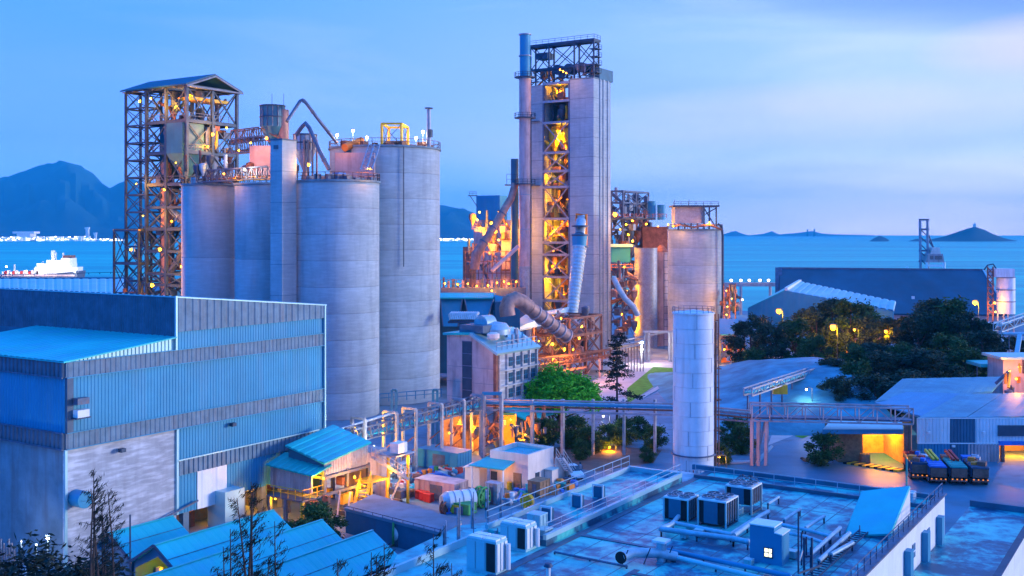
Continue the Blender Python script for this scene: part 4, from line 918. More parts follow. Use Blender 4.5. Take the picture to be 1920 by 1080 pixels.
# ================================================================ MILL BUILDING
CM = XY(930, 152); ml = thing('mill_building', 'stained pinkish concrete mill building with a dark glazed stair strip and grid of windows', 'building', CM)
lM, uM = along(CM, VX, 838), along(CM, UX, 1006); m_ = lambda a, b_, z: gp(CM, a, b_, z)
z1, z2 = Zv(662, 152), Zv(623, 156)
bp_ = along(CM, VX, 884)
MB().prism([m_(0, 0, 0), m_(0, 0, z1), m_(0, bp_, z2), m_(0, lM, z2 - .2), m_(0, lM, 0)], UX * uM).build('wall', 'grime_wall', ml)
slab(ml, [m_(-.5, -.6, z1), m_(uM + .3, -.6, z1), m_(uM + .3, bp_, z2 + .1), m_(-.5, bp_, z2 + .1)], -.35, 'pale_roof', 'roof')
slab(ml, [m_(-.5, bp_, z2 + .12), m_(uM + .3, bp_, z2 + .12), m_(uM + .3, lM + .4, z2 - .1), m_(-.5, lM + .4, z2 - .1)], -.35, 'blue_roof', 'roof')
sb0, sb1 = along(CM, VX, 885), along(CM, VX, 867)
MB().box(m_(-.06, sb0, 0), .1, sb1 - sb0, 2, z2 - 1.2, UX, VX).build('stair_glazing', 'glass_dark', ml)
for i in range(8): z = 2 + (z2 - 3.2) * i / 7; MB().box(m_(-.12, sb0, 0), .1, sb1 - sb0, z - .06, z + .06, UX, VX).build('glazing_bar', 'steel_mid', ml)
for z in (4, 6.2, 8.4, 10.6): MB().box(m_(-.03, 0, 0), .05, sb0 - .05, z, z + .05, UX, VX).build('joint', 'concrete_dark', ml); MB().box(m_(-.03, sb1 + .05, 0), .05, lM - sb1 - .05, z, z + .05, UX, VX).build('joint', 'concrete_dark', ml)
MB().box(m_(-.25, -.2, 0), .5, .5, 0, z1, UX, VX).build('corner_pier', 'rust', ml)
# right face: pilasters, sills and windows
zb = 5.6; nb_ = 5
MB().box(m_(.4, -.06, 0), uM - .4, .1, zb, z1 - .3, UX, VX).build('render_panel', 'plaster', ml)
for i in range(nb_ + 1): MB().box(m_(.4 + (uM - .8) * i / nb_, -.35, 0), .28, .32, zb - .3, z1 - .1, UX, VX).build('pilaster', 'plaster', ml)
for r_ in range(3):
    z = zb + .2 + (z1 - zb - .6) * r_ / 3
    MB().box(m_(.3, -.42, 0), uM - .3, .36, z - .12, z + .1, UX, VX).build('ledge', 'plaster', ml)
    for i in range(nb_):
        if (i, r_) in ((0, 1), (0, 2), (0, 0)): continue
        a = .4 + (uM - .8) * i / nb_ + .55; wd = (uM - .8) / nb_ - .8
        f = MB().box(m_(a, -.16, 0), wd, .1, z + .45, z + 1.75, UX, VX).build('window', 'glass_dark', ml)
        for k in range(1, 3): MB().box(m_(a + wd * k / 3 - .03, -.22, 0), .06, .08, z + .45, z + 1.75, UX, VX).build('frame_bar', 'blue_sheet', f)
        MB().box(m_(a, -.23, 0), wd, .07, z + 1.05, z + 1.12, UX, VX).build('frame_bar', 'blue_sheet', f)
MB().box(m_(0, -.1, 0), uM, .12, 0, zb - .5, UX, VX).build('recess_shade', 'louvre', ml)  # flat dark panel standing in for the shade of the recessed ground floor
slab(ml, [m_(1.5, -4.5, 3.6), m_(uM + 1, -4.5, 3.6), m_(uM + 1, 0, 4.8), m_(1.5, 0, 4.8)], -.2, 'blue_roof', 'canopy')
# plant on the mill roof
MB().cyl(m_(2.5, 4.4, z2 + 1.2), m_(5, 4.4, z2 + 1.2), 1.2, n=20).build('air_receiver', 'galvanised', ml, smooth=True)
MB().lathe(m_(4.5, 3.2, z2 - .4), [(.01, 1.9), (1.7, 1.6), (2.3, .8), (2.3, 0)], 24).build('vent_dome', 'galvanised', ml, smooth=True)
MB().box(m_(.5, 2.6, 0), 3.4, 4.2, z2, z2 + 1.1, UX, VX).build('plant_casing', 'louvre', ml)
MB().lathe(m_(1.2, 1.3, z2 - .9), [(.6, 0), (.9, .3), (.9, .9), (.5, 1.1), (.01, 1.1)], 20).build('roof_fan', 'cream', ml)
MB().rail([m_(uM, 0, z1 + .3), m_(.2, 0, z1 + .3)], 1.2, 1.4, .1).build('railing', 'steel_pale', ml)
rnd = random.Random(77)
for i in range(12): a = rnd.uniform(3, uM); bb = rnd.uniform(.6, 3); MB().cyl(m_(a, bb, z1), m_(a, bb, z1 + rnd.uniform(1.2, 3)), rnd.uniform(.12, .35), n=8).build('vent_pipe', rnd.choice(('galvanised', 'steel_pale', 'blue_sheet')), ml, smooth=True)
lw = thing('mill_annex', 'yellow-lit pinkish wall block under the pipe rack at the mill foot', 'building', XY(860, 150))
MB().box((P(828, 0, 147).x, 147), 5.5, 3, 0, 5, EX, EY).build('wall', 'wood', lw)
MB().box((P(935, 0, 147).x, 148), 2.2, 2, 0, 4.8, EX, EY).build('column', 'yellow', lw)
clutter(lw, lambda a, b_, z: Vector((XY(836, 146).x + a, 145.6 + b_, z)), (0, 14), (-.6, 1.2), (.2, 3.8), 40, random.Random(15), s=.5, mats=('rust', 'steel_mid', 'wood', 'rust_duct'))
for (u, v, pw) in ((887, 800, 680), (958, 787, 600), (842, 812, 440), (905, 830, 360), (985, 815, 440), (862, 790, 480)): lamp(lw, P(u, v, 145.6), pw * 1.6, 'orange', .16)
for u in (840, 872, 1002, 1020): member(lw, 'column', XY(u, 149), XY(u, 149, 6), .35, 'rust')
for u0, u1 in ((840, 872), (905, 938), (1002, 1020)):
    member(lw, 'brace', XY(u0, 148.5), XY(u1, 148.5, 5.5), .2, 'rust'); member(lw, 'brace', XY(u1, 148.3), XY(u0, 148.3, 5.5), .2, 'rust')
# ---- rusty elbow duct and the ribbed hot gas duct
t_ = thing('elbow_duct', 'fat rusty segmented duct with an elbow, slanting down right from the mill roof', 'duct', P(1062, 640, 205))
pth = [P(952, 592, 196), P(950, 578, 196), P(954, 566, 196.5), P(966, 561, 197), P(978, 566, 198), P(992, 577, 199), P(1062, 630, 206)]
MB().tube(pth[:6], 1.45, 18).build('elbow', 'rust_duct', t_, smooth=True)
for i in range(6):
    a, b2 = pth[5].lerp(pth[6], i / 6), pth[5].lerp(pth[6], (i + 1) / 6); d = (b2 - a).normalized()
    MB().cyl(a + d * .08, b2 - d * .08, 1.3, n=18).build('duct_segment', 'rust_duct', t_, smooth=True); MB().cyl(b2 - d * .14, b2 + d * .14, 1.5, n=18).build('flange', 'pink_sheet', t_)
t_ = thing('gas_duct', 'long pale blue ribbed hot-gas duct hanging down the face of the tall tower', 'duct', P(1075, 610, 250))
a, b2 = P(1085, 470, 255), P(1071, 606, 250)
MB().tube([P(1090, 408, 262), P(1089, 418, 258), P(1087, 440, 256)], 1.25, 18).build('elbow', 'galvanised', t_, smooth=True)
MB().cyl(P(1087, 440, 256), P(1086, 462, 255.6), 1.9, 1.7, n=20).build('bellows', 'blue_sheet', t_, smooth=True)
for v in (424, 441, 463): MB().cyl(P(1087.5, v - 1.5, 256), P(1087.5, v + 1.5, 256), 2.0, n=20).build('flange', 'steel', t_)
pr_ = []; nrib = 22
for i in range(nrib * 2 + 1): pr_.append(P(1086, 463, 255.6).lerp(b2, i / (nrib * 2)))
MB().tube(pr_, [1.75 - .6 * i / (nrib * 2) + (.12 if i % 2 else 0) for i in range(nrib * 2 + 1)], 20).build('ribbed_pipe', 'galvanised', t_)
MB().tube([P(1081, 414, 260), P(1081, 402, 259), P(1099, 402, 259), P(1099, 460, 259)], .35, 8).build('support_hook', 'orange', t_)
t_ = thing('duct_roof', 'long sloping pale roof over the duct line at the tall tower foot', 'roof', XY(1030, 225))
slab(t_, [P(925, 632, 190), P(1060, 600, 240), P(1068, 575, 250), P(985, 590, 235)], -.3, 'pale_roof', 'roof_sheet')
for u, v, d in ((935, 640, 190), (1000, 620, 215), (1060, 605, 240)): member(t_, 'column', XY(u, d), P(u, v - 6, d), .4, 'rust')
# tangle at the tower foot
ft = thing('raw_mill_frame', 'tangle of rusty steelwork and pipes lit orange at the foot of the tall tower', 'steelwork', XY(1050, 225))
rnd = random.Random(99)
CQ = XY(1068, 222); la2 = along(CQ, VX, 1004)
ptq = frame(ft, CQ, [0, 7, 14], [0, la2 * .5, la2], [0, 4, 8.5, 12.2], .4, .3, 'rust', 'both', floors=(4, 8.5))
clutter(ft, ptq, (0, 13), (0, la2), (0.5, 12), 46, rnd, s=.9, mats=('rust', 'rust_duct', 'steel_mid', 'pink_sheet'))
for (u, v, pw, r_) in ((1086, 634, 1800, .35), (1091, 612, 1200, .3), (1036, 593, 900, .25), (1052, 597, 900, .25), (1036, 645, 1500, .4), (1058, 655, 1700, .4), (1020, 682, 900, .3), (1036, 674, 600, .2), (1010, 640, 900, .2), (1075, 655, 900, .2)): lamp(ft, P(u, v, 214), pw * 1.5, 'orange', r_)
g_ = gallery('rusty double conveyor gallery crossing low in front of the tall tower', P(1000, 690, 205), P(1150, 668, 235), n=12, h=1.6, mat='rust')
for u in (1018, 1042, 1064, 1090, 1125): member(g_, 'post', XY(u, 222), P(u, 690 - (u - 1000) * .14, 222), .4, 'pink_sheet')
slab(g_, [P(1040, 700, 205), P(1100, 690, 215), P(1100, 686, 219), P(1040, 695, 209)], -.25, 'rust', 'canopy')
# ================================================================ RIGHT OF THE TOWER
rp = thing('cooler_tower', 'rusty open steel process tower with many orange lamps right of the tall concrete tower', 'tower', XY(1190, 300))
CK = XY(1168, 296); ku, kv = along(CK, UX, 1216), along(CK, VX, 1146)
zk = [0, 8, 15, 20, 25, 31, Zv(408, 296), Zv(380, 296), Zv(358, 296)]
ptk = frame(rp, CK, [0, ku * .5, ku], [0, kv], zk, .4, .3, 'steel_mid', 'both', floors=zk[2:7])
clutter(rp, ptk, (0, ku), (-1, kv + 2), (8, 40), 150, random.Random(51), s=1.15, mats=('rust', 'rust_duct', 'steel_mid', 'steel', 'steel_pale'))
truss_chute(rp, P(1170, 362, 292), P(1214, 400, 296), 1.2, 'steel_mid', 6)
for u, v0 in ((1222, 377), (1240, 384)):
    MB().cyl(P(u, 412, 300), P(u, v0, 300), 1.15, n=16).build('filter_drum', 'blue_sheet', rp, smooth=True)
MB().box((P(1146, 0, 290).x, 290), 12, 7, Zv(412, 290), Zv(409, 290), EX, EY).build('platform', 'steel', rp)
MB().rail([P(1146, 409, 290), P(1250, 409, 290)], 1.1, 2, .12).build('railing', 'rust', rp)
fbox(rp, 1146, 1182, 462, 492, 284, 8, 'blue_sheet'); MB().box((P(1144, 0, 283).x, 283), 6, 9, Zv(463, 283), Zv(458, 283), EX, EY).build('roof', 'pale_roof', rp)
fbox(rp, 1205, 1252, 425, 470, 302, 8, 'rust')
MB().rail([P(1146, 507, 282), P(1186, 507, 282)], 1.6, 2, .14).build('railing', 'orange', rp)
for (u, v, pw, r_) in ((1153, 402, 5000, .85), (1186, 414, 1700, .4), (1174, 421, 1300, .35), (1212, 420, 900, .3), (1178, 440, 1500, .3), (1186, 452, 1700, .4), (1170, 500, 900, .25), (1160, 536, 900, .25), (1166, 589, 1500, .35), (1186, 610, 2000, .5), (1203, 608, 1500, .4), (1160, 560, 900, .2), (1176, 545, 800, .2), (1234, 425, 900, .2), (1163, 430, 900, .2)): lamp(rp, P(u, v, 281), pw * 1.5, 'orange', r_)
light(rp, P(1180, 450, 286), 1500)
PQ = lambda a, b_, z: Vector((P(1147, 0, 276).x + a, 276 + b_, z))
clutter(rp, PQ, (0, 6), (-1, 4), (3, 20), 40, random.Random(66), s=.9, mats=('rust', 'steel_mid', 'rust_duct'))
t_ = thing('chute_pipe', 'pale pipe chute sloping down right beside the tall tower base', 'chute', P(1196, 590, 262))
MB().tube([P(1150, 520, 264), P(1160, 540, 263), P(1172, 560, 262), P(1188, 575, 262), P(1197, 592, 262)], .7, 12).build('pipe', 'galvanised', t_, smooth=True)
t_ = thing('portal_frame', 'pale steel portal frame on four legs in front of the blue silo', 'frame', XY(1235, 250))
for u in (1217, 1256, 1261, 1209): member(t_, 'post', XY(u, 250), P(u, 624, 250), .5, 'steel_pale')
member(t_, 'beam', P(1205, 622, 250), P(1262, 622, 250), .5, 'steel_pale'); member(t_, 'beam', P(1160, 640, 250), P(1262, 620, 250.6), .3, 'steel_pale')
tank = thing('blue_silo', 'pale blue steel silo standing between the process tower and the wide silo', 'silo', XY(1210, 282))
c = XY(1211, 282); zz = [0, 9, 17, Zv(465, 282)]
for z0, z1_ in zip(zz, zz[1:]): MB().cyl(c + EZ * z0, c + EZ * (z1_ - .06), 3.0, n=40).build('shell_course', 'steel_pale', tank, smooth=True); MB().lathe(c + EZ * (z1_ - .1), [(2.9, 0), (3.08, 0), (3.08, .12), (2.9, .12)], 40).build('band', 'steel_pale', tank)
tk = thing('brown_silo', 'narrow rust-brown silo squeezed between the blue silo and the wide concrete silo', 'silo', XY(1240, 284))
MB().cyl(XY(1240, 286), XY(1240, 286, 25), 2.1, n=30).build('shell', 'pink_sheet', tk, smooth=True); MB().cyl(XY(1240, 286, 25), XY(1240, 286, 27), 2.1, .4, n=30).build('cone_top', 'rust', tk, smooth=True)
def ladder(root, a, b_, w_=.6, mat='steel'):
    a, b_ = Vector(a), Vector(b_); n = int((b_ - a).length / 1.6)
    for k in (-1, 1): member(root, 'ladder_rail', a + EX * w_ / 2 * k, b_ + EX * w_ / 2 * k, .12, mat)
    m = MB()
    for i in range(n): q = a.lerp(b_, (i + .5) / n); m.bar(q - EX * w_ / 2, q + EX * w_ / 2, .1)
    m.build('ladder_rungs', mat, root)
ladder(tk, P(1249, 655, 272), P(1249, 470, 272), 1.1)
sC, cC = silo('wide concrete silo with a blue bin house on its roof, right of the towers', 1303, 270, 6.75, Zv(432, 264), 7)
zc = Zv(428, 264)
MB().box((P(1268, 0, 264).x, 266), 7.0, 6, Zv(419, 266), Zv(388, 266), EX, EY).build('bin_house', 'steel_pale', sC)
MB().box((P(1263, 0, 264).x, 264.5), 11.5, 7.5, Zv(388, 266), Zv(385, 266), EX, EY).build('house_roof', 'steel', sC)
for u in (1272, 1284, 1296, 1308, 1320, 1330, 1343): member(sC, 'column', P(u, 431, 265), P(u, 419 if u < 1318 else 388, 265), .3, 'steel')
member(sC, 'brace', P(1320, 390, 265), P(1343, 428, 265), .25, 'steel'); member(sC, 'brace', P(1343, 390, 265), P(1322, 402, 265), .25, 'steel')
MB().rail([P(1263, 385, 264.5), P(1347, 385, 264.5)], .9, 2, .09).build('railing', 'steel', sC)
MB().tube([P(1346, 420, 265), P(1353, 424, 265), P(1355, 440, 265), P(1355, 560, 265), P(1352, 600, 265)], .3, 8).build('downpipe', 'steel', sC, smooth=True)
MB().tube([P(1260, 425, 263), P(1275, 421, 262), P(1300, 426, 262), P(1330, 421, 262), P(1352, 430, 263)], .25, 8).build('pipe', 'rust', sC, smooth=True)
for u, v, pw in ((1330, 417, 1200), (1253, 421, 1500), (1262, 424, 700)): lamp(sC, P(u, v, 262), pw, 'orange', .3)
for u in (1265, 1292): member(sC, 'aerial', P(u, 385, 265), P(u, 374, 265), .08, 'steel')
light(sC, P(1245, 640, 262), 1500); light(sC, P(1240, 560, 262), 800)
# works right of the wide silo
rw = thing('pump_frame', 'cluster of rusty pipes and lamps behind the small blue gabled shed', 'steelwork', XY(1368, 262))
PW = lambda a, b_, z: Vector((P(1356, 0, 262).x + a, 262 + b_, z))
clutter(rw, PW, (0, 4), (0, 3), (1, 16), 36, random.Random(12), s=.8, mats=('rust', 'steel_mid', 'rust_duct', 'steel'))
for u in (1357, 1368, 1379): member(rw, 'column', XY(u, 262), P(u, 532, 262), .25, 'rust')
for u, v, pw in ((1362, 545, 600), (1362, 590, 1100), (1364, 575, 500), (1372, 560, 400)): lamp(rw, P(u, v, 260.5), pw, 'orange', .25)
bs = thing('gabled_shed', 'small blue gabled shed with orange-lit pipework beneath, right of the wide silo', 'shed', XY(1372, 245))
slab(bs, [P(1346, 597, 252), P(1384, 598, 252), P(1397, 626, 244), P(1350, 627, 244)], .3, 'blue_sheet', 'roof'); 
for u in (1350, 1374, 1396): member(bs, 'column', XY(u, 244), P(u, 627, 244), .3, 'steel_mid')
clutter(bs, lambda a, b_, z: Vector((P(1352, 0, 246).x + a, 246 + b_, z)), (0, 5), (0, 3), (.4, 3.6), 18, random.Random(2), s=.6, mats=('rust', 'orange', 'steel_mid'))
for u, v, pw in ((1343, 646, 1100), (1358, 655, 900), (1385, 645, 600), (1400, 658, 1200)): lamp(bs, P(u, v, 242.5), pw, 'orange', .25)
wl = thing('work_light', 'bright white work light on the yard between the conifer and the portal frame', 'lamp', XY(1202, 245)); member(wl, 'mast', XY(1203, 245), P(1203, 640, 245), .3, 'steel_pale'); lamp(wl, P(1203, 642, 244.6), 1800, 'white', .5); lamp(wl, P(1203, 655, 244.6), 1400, 'white', .5)
for i in range(9):
    pass
lm = thing('pipe_trestle', 'light steel pipe trestle with many thin legs right of the conifer', 'trestle', XY(1180, 228))
for i in range(11): u = 1150 + i * 5.6; member(lm, 'leg', XY(u, 232), P(u, 655 - i * 1.2, 232), .16, 'steel_mid')
for v in (650, 657): member(lm, 'pipe', P(1150, v, 232), P(1207, v - 12, 232), .3, 'galvanised', kind='cyl')
for u, v in ((1152, 675), (1143, 697)): lamp(lm, P(u, v, 228), 500, 'orange', .25)
# ================================================================ RIGHT BACKGROUND
ls = thing('long_shed', 'very long dark blue roofed shed by the sea with a sloping right end', 'shed', XY(1660, 345))
slab(ls, [P(1462, 586, 330), P(1893, 590, 330), P(1843, 506, 352), P(1462, 503, 352)], -.5, 'navy_roof', 'roof')
slab(ls, [P(1893, 590, 330), P(1900, 592, 372), P(1850, 507, 372), P(1843, 506, 352)], -.4, 'navy_sheet', 'gable_end')
for u, v in ((1457, 503), (1463, 503)): member(ls, 'buttress', XY(u, 340), P(u, v, 350), 1.2, 'steel_mid')
MB().box((P(1462, 0, 331).x, 331), 70, .5, 0, Zv(588, 330), EX, EY).build('wall', 'pink_sheet', ls)
member(ls, 'ridge_cap', P(1460, 503, 352), P(1843, 506, 352), .7, 'steel_mid'); member(ls, 'verge', P(1893, 590, 329.8), P(1843, 506, 351.8), .45, 'pale_roof')
MB().cbox(P(1712, 558, 334), .9, .5, .9, EX, EY).build('roof_vent', 'white_paint', ls)
ps = thing('pyramid_shed', 'blue gabled shed with pale ribbed right roof slope in front of the long dark shed', 'shed', XY(1500, 290))
q0, q1, q2, q3 = P(1498, 528, 300), P(1680, 566, 262), P(1680, 577, 258), P(1474, 540, 288)
MB().corr(P(1474, 546, 283), P(1676, 583, 254), q1, q0, 2.2, .22, .3).build('roof', 'pale_roof', ps)
slab(ps, [P(1404, 578, 292), P(1404, 598, 292), P(1440, 650, 280), P(1560, 640, 270), P(1676, 600, 254), P(1676, 583, 254), P(1474, 545, 282)], .3, 'blue_sheet', 'wall')
slab(ps, [P(1404, 578, 292.5), P(1474, 545, 282.3), q0, P(1450, 555, 305)], .3, 'blue_roof', 'roof')
member(ps, 'ridge_cap', P(1474, 542, 282), P(1500, 527, 300), .8, 'white_paint')
MB().box((P(1560, 0, 262).x, 262), 14, 3, 0, Zv(605, 262), EX, EY).build('wall', 'pink_sheet', ps)
# ship unloader crane
cn = thing('ship_unloader', 'grey and pink portal ship unloader with tall twin masts standing behind the long shed', 'crane', XY(1745, 430))
d = 430
for u in (1726, 1740):
    for dd_ in (0, 4): member(cn, 'mast', P(u, 505, d + dd_), P(u - 1, 412, d + dd_), .9, 'steel_pale')
for v in (412, 430, 470, 490): member(cn, 'cross_beam', P(1723, v, d), P(1742, v, d), .7, 'steel_mid')
member(cn, 'stay', P(1742, 452, d), P(1760, 480, d), .4, 'steel_mid'); member(cn, 'stay', P(1741, 440, d), P(1752, 468, d), .4, 'steel_mid')
for i in range(5): member(cn, 'lacing', P(1726, 430 + i * 14, d), P(1740, 444 + i * 14, d), .3, 'steel_mid')
MB().prism([P(1736, 492, d - 3), P(1771, 492, d - 3), P(1768, 476, d - 3), P(1740, 476, d - 3)], (0, 8, 0)).build('machinery_house', 'pink_sheet', cn)
MB().prism([P(1745, 476, d - 2), P(1764, 476, d - 2), P(1762, 464, d - 2), P(1748, 464, d - 2)], (0, 6, 0)).build('cabin', 'cream', cn)
for u in (1738, 1770): 
    for dd_ in (-3, 6): member(cn, 'leg', XY(u + (2 if u > 1750 else -2), d + dd_), P(u, 492, d + dd_), .9, 'white_paint')
member(cn, 'cross_beam', P(1737, 498, d - 3), P(1771, 498, d - 3), .8, 'white_paint')
for u in (1747, 1756, 1763): MB().cbox(P(u, 483, d - 3.1), 1.2, .2, 1.4, EX, EY).build('window', 'glass_dark', cn)
# cement silo at the right edge
cs = thing('cement_silo', 'white banded cement silo with a square head house at the right edge by the water', 'silo', XY(1886, 300))
c = XY(1886, 300)
for i, (v0, v1) in enumerate(((588, 565), (565, 543), (543, 520))): MB().cyl(c + EZ * Zv(v0, 300), c + EZ * (Zv(v1, 300) - .08), 2.45, n=28).build('shell_course', 'tank_white', cs, smooth=True); MB().lathe(c + EZ * Zv(v1, 300), [(2.4, -.1), (2.6, -.1), (2.6, .1), (2.4, .1)], 28).build('band', 'steel_mid', cs)
MB().box((P(1869, 0, 297).x, 297.4), 5.2, 5, Zv(520, 297), Zv(504, 297), EX, EY).build('head_house', 'tank_white', cs)
for u in (1871, 1882, 1890, 1901): member(cs, 'leg', XY(u, 298.5), P(u, 586, 298.5), .4, 'steel_pale')
fr = thing('bucket_elevator', 'rusty braced elevator frame beside the white cement silo', 'elevator', XY(1860, 299))
for u in (1852, 1862):
    for d in (299, 301): member(fr, 'column', XY(u, d), P(u, 500, d), .35, 'rust')
for i in range(8): member(fr, 'brace', P(1852, 590 - i * 11, 299), P(1862, 579 - i * 11, 299), .25, 'steel_mid'); member(fr, 'brace', P(1862, 590 - i * 11, 298.8), P(1852, 579 - i * 11, 298.8), .25, 'rust')
MB().tube([P(1845, 506, 300), P(1852, 497, 300), P(1862, 495, 300), P(1868, 504, 299)], .2, 6).build('pipe', 'steel', fr)
lamp(fr, P(1865, 568, 297), 1800, 'orange', .4); lamp(fr, P(1866, 585, 297), 900, 'orange', .3)
# jetty conveyor
jt = thing('jetty_conveyor', 'low conveyor bridge on piles running out over the water with five white lamps', 'jetty', XY(1410, 395))
MB().box((P(1358, 0, 395).x, 395), 21, 3, Zv(537, 395), Zv(530, 395), EX, EY).build('deck', 'pink_sheet', jt)
for u in (1389, 1444, 1361): 
    for dd_ in (0, 2.5): member(jt, 'pile', P(u, 600, 395 + dd_), P(u, 537, 395 + dd_), .8, 'pink_sheet')
MB().rail([P(1358, 530, 395), P(1458, 530, 395)], 1, 3, .12).build('railing', 'steel_mid', jt)
for u in (1371, 1389, 1405, 1425, 1441): member(jt, 'mast', P(u, 530, 395), P(u, 525, 395), .15, 'steel_pale'); lamp(jt, P(u, 525.5, 395), 0, 'white', .75)
lamp(jt, P(1392, 562, 390), 700, 'white', .5)
b = MB(); b.box((P(1700, 0, 900).x, 900), 3, 6, SEA, SEA + 2, EX, EY); b.box((P(1700, 0, 900).x + .8, 902), 1.4, 2, SEA + 2, SEA + 5, EX, EY)
tag(b.build('small_boat', 'white_paint'), 'tiny white boat on the open water left of the ship unloader', 'boat')
sp = thing('cargo_ship', 'brightly lit white ship moored at the quay on the far left water', 'ship', (P(60, 0, 640).x, 640, SEA))
d = 640; sx_ = lambda u: P(u, 0, d).x
MB().prism([(sx_(-60), d, SEA - 1), (sx_(140), d, SEA - 1), (sx_(146), d, Zv(508, d)), (sx_(128), d, Zv(510, d)), (sx_(60), d, Zv(517, d)), (sx_(-60), d, Zv(517, d))], (0, 12, 0)).build('hull', 'steel_mid', sp)
MB().box((sx_(-60), d - .2), sx_(140) - sx_(-60), 12.4, Zv(518, d), Zv(515, d), EX, EY).build('deck', 'pink_sheet', sp)
for u0, u1, v0, v1, nm in ((62, 143, 501, 515, 'lower_house'), (66, 132, 494, 501, 'middle_house'), (84, 112, 488, 494, 'bridge'), (112, 131, 484, 494, 'funnel_casing')): MB().box((sx_(u0), d + 2), sx_(u1) - sx_(u0), 8, Zv(v1, d), Zv(v0, d), EX, EY).build(nm, 'white_paint', sp)
MB().box((sx_(114), d + 3), sx_(130) - sx_(114), 6, Zv(484, d), Zv(479, d), EX, EY).build('funnel_cap', 'rust', sp)
for u, v0, v1, w_ in ((93, 488, 470, 1.8), (98, 488, 473, .8), (112, 488, 474, .8), (74, 501, 490, .6), (20, 515, 496, .8)): MB().cbox((sx_(u), d + 5, (Zv(v0, d) + Zv(v1, d)) / 2), w_, w_, Zv(v1, d) - Zv(v0, d), EX, EY).build('mast', 'white_paint', sp)
for i in range(14): MB().cbox((sx_(2 + i * 5), d + 3, Zv(512, d)), 1.2, 2, 1.6 + (i % 3) * .8, EX, EY).build('deck_gear', ('white_paint', 'red', 'cream')[i % 3], sp)
for i in range(12): MB().cbox((sx_(70 + (i % 6) * 11), d + 1.9, Zv(506 if i < 6 else 498, d)), .9, .2, .7, EX, EY).build('porthole', 'window_lit', sp)
for u, v, pw in ((12, 500, 9000), (75, 497, 7000), (100, 485, 8000), (125, 500, 7000), (50, 508, 6000), (140, 510, 4000), (90, 505, 6000)): lamp(sp, P(u, v, d - 3), pw * .45, 'white', .9 if u == 12 else .5)
qy = thing('quay', 'low dark quay line in front of the lit ship', 'quay', (sx_(100), 600, 0)); MB().box((P(-120, 0, 596).x, 596), 110, 3, -5, Zv(520, 598), EX, EY).build('wall', 'navy_sheet', qy); MB().rail([P(-100, 520, 596), P(228, 513, 596)], .8, 6, .3, mid=False).build('fender_rail', 'steel', qy)
# small breakwater line
b = MB()
for i in range(80): u = 1130 + i * 10; b.cbox(P(u, 0, 1250 + 6 * math.sin(i * .3)) * Vector((1, 1, 0)) + EZ * (SEA + .3), 6.5, 4, .8, EX, EY) if False else None
# ================================================================ STREET LAMPS
def street_lamp(label, u, v, d, power=2500, r=.45, kind='orange', name='street_lamp', out=Vector((0, -.5, -.85))):
    b_ = XY(u, d); t_ = thing(name, label, 'lamp', b_, 'street lamps'); p = P(u, v, d)
    member(t_, 'pole', b_ + EX * .9, p + EX * .9 + EZ * .2, .15, 'steel', kind='cyl'); member(t_, 'arm', p + EX * .9 + EZ * .2, p + EZ * .3, .1, 'steel')
    lamp(t_, p, power * 1.6, kind, r * 1.25, out); return t_
for lb, u, v, d, pw, r_, k_ in (
    ('orange street lamp in front of the blue pyramid shed wall', 1460, 583, 240, 5000, .75, 'orange'),
    ('brightest orange street lamp among the dark trees in front of the lit yard', 1562, 613, 232, 6500, .85, 'orange'),
    ('small orange street lamp between the trees, right of the brightest one', 1602, 618, 238, 1100, .35, 'orange'),
    ('orange street lamp shining through the leaves in the middle of the dark grove', 1661, 621, 230, 1600, .45, 'orange'),
    ('orange street lamp over the right end of the long dark shed', 1828, 567, 270, 5000, .8, 'orange'),
    ('low orange lamp at the foot of the white tank by the roof edge', 1348, 857, 134, 500, .2, 'orange'),
    ('orange lamp beside the pink hut at the right edge', 1912, 688, 178, 1500, .35, 'orange'),
    ('thin tall lamp post with a dim head in front of the shrubs', 1131, 780, 150, 250, .16, 'white'),
    ('low orange lamp lighting the shrubs under the pipe rack', 1143, 838, 147, 900, .15, 'orange'),
    ('low white lamp by the mound conveyor', 1512, 730, 170, 250, .2, 'white')): street_lamp(lb, u, v, d, pw, r_, k_)
light(None, P(1562, 650, 236), 1800)
# ================================================================ MOUND, CONVEYOR, LIT YARD
b = MB(); rows, cols_ = 14, 30; vs_ = []
x0, x1, y0, y1 = P(1250, 0, 190).x, P(1560, 0, 205).x, 158, 232
for j in range(rows + 1):
    for i in range(cols_ + 1):
        fx_, fy_ = i / cols_, j / rows; x = x0 + (x1 - x0) * fx_; y = y0 + (y1 - y0) * fy_
        hgt = 7.0 * (math.sin(math.pi * fy_) ** .8) * min(1, fx_ * 1.5 + .15) * (1 if fx_ < .9 else max(0, (1 - fx_) / .1)) * (.72 + .28 * fx_)
        hgt *= min(1, (fx_ + .02) * 6)
        vs_.append((x, y, -.1 + hgt + .25 * noise.noise(Vector((x * .15, y * .15, 1))) * (hgt > .3) + .18 * noise.noise(Vector((x * .6, y * .6, 4))) * (hgt > .3)))
b.add(vs_, [(j * (cols_ + 1) + i, j * (cols_ + 1) + i + 1, (j + 1) * (cols_ + 1) + i + 1, (j + 1) * (cols_ + 1) + i) for j in range(rows) for i in range(cols_)])
tag(b.build('covered_stockpile', 'mound', smooth=True), 'broad low stockpile mound under pale blue sheeting behind the white tank', 'stockpile')
st = bpy.data.objects['covered_stockpile']
mc = gallery('thin trestle conveyor running back along the right edge of the blue mound', P(1402, 742, 152) , P(1548, 692, 200), n=16, h=1.0, w_=1.2, mat='steel_pale', name='trestle_conveyor', roof='blue_roof')
for k in range(9): q = P(1402, 742, 152).lerp(P(1548, 692, 200), k / 8); member(mc, 'post', Vector((q.x, q.y, 0)), q, .22, 'steel_mid')
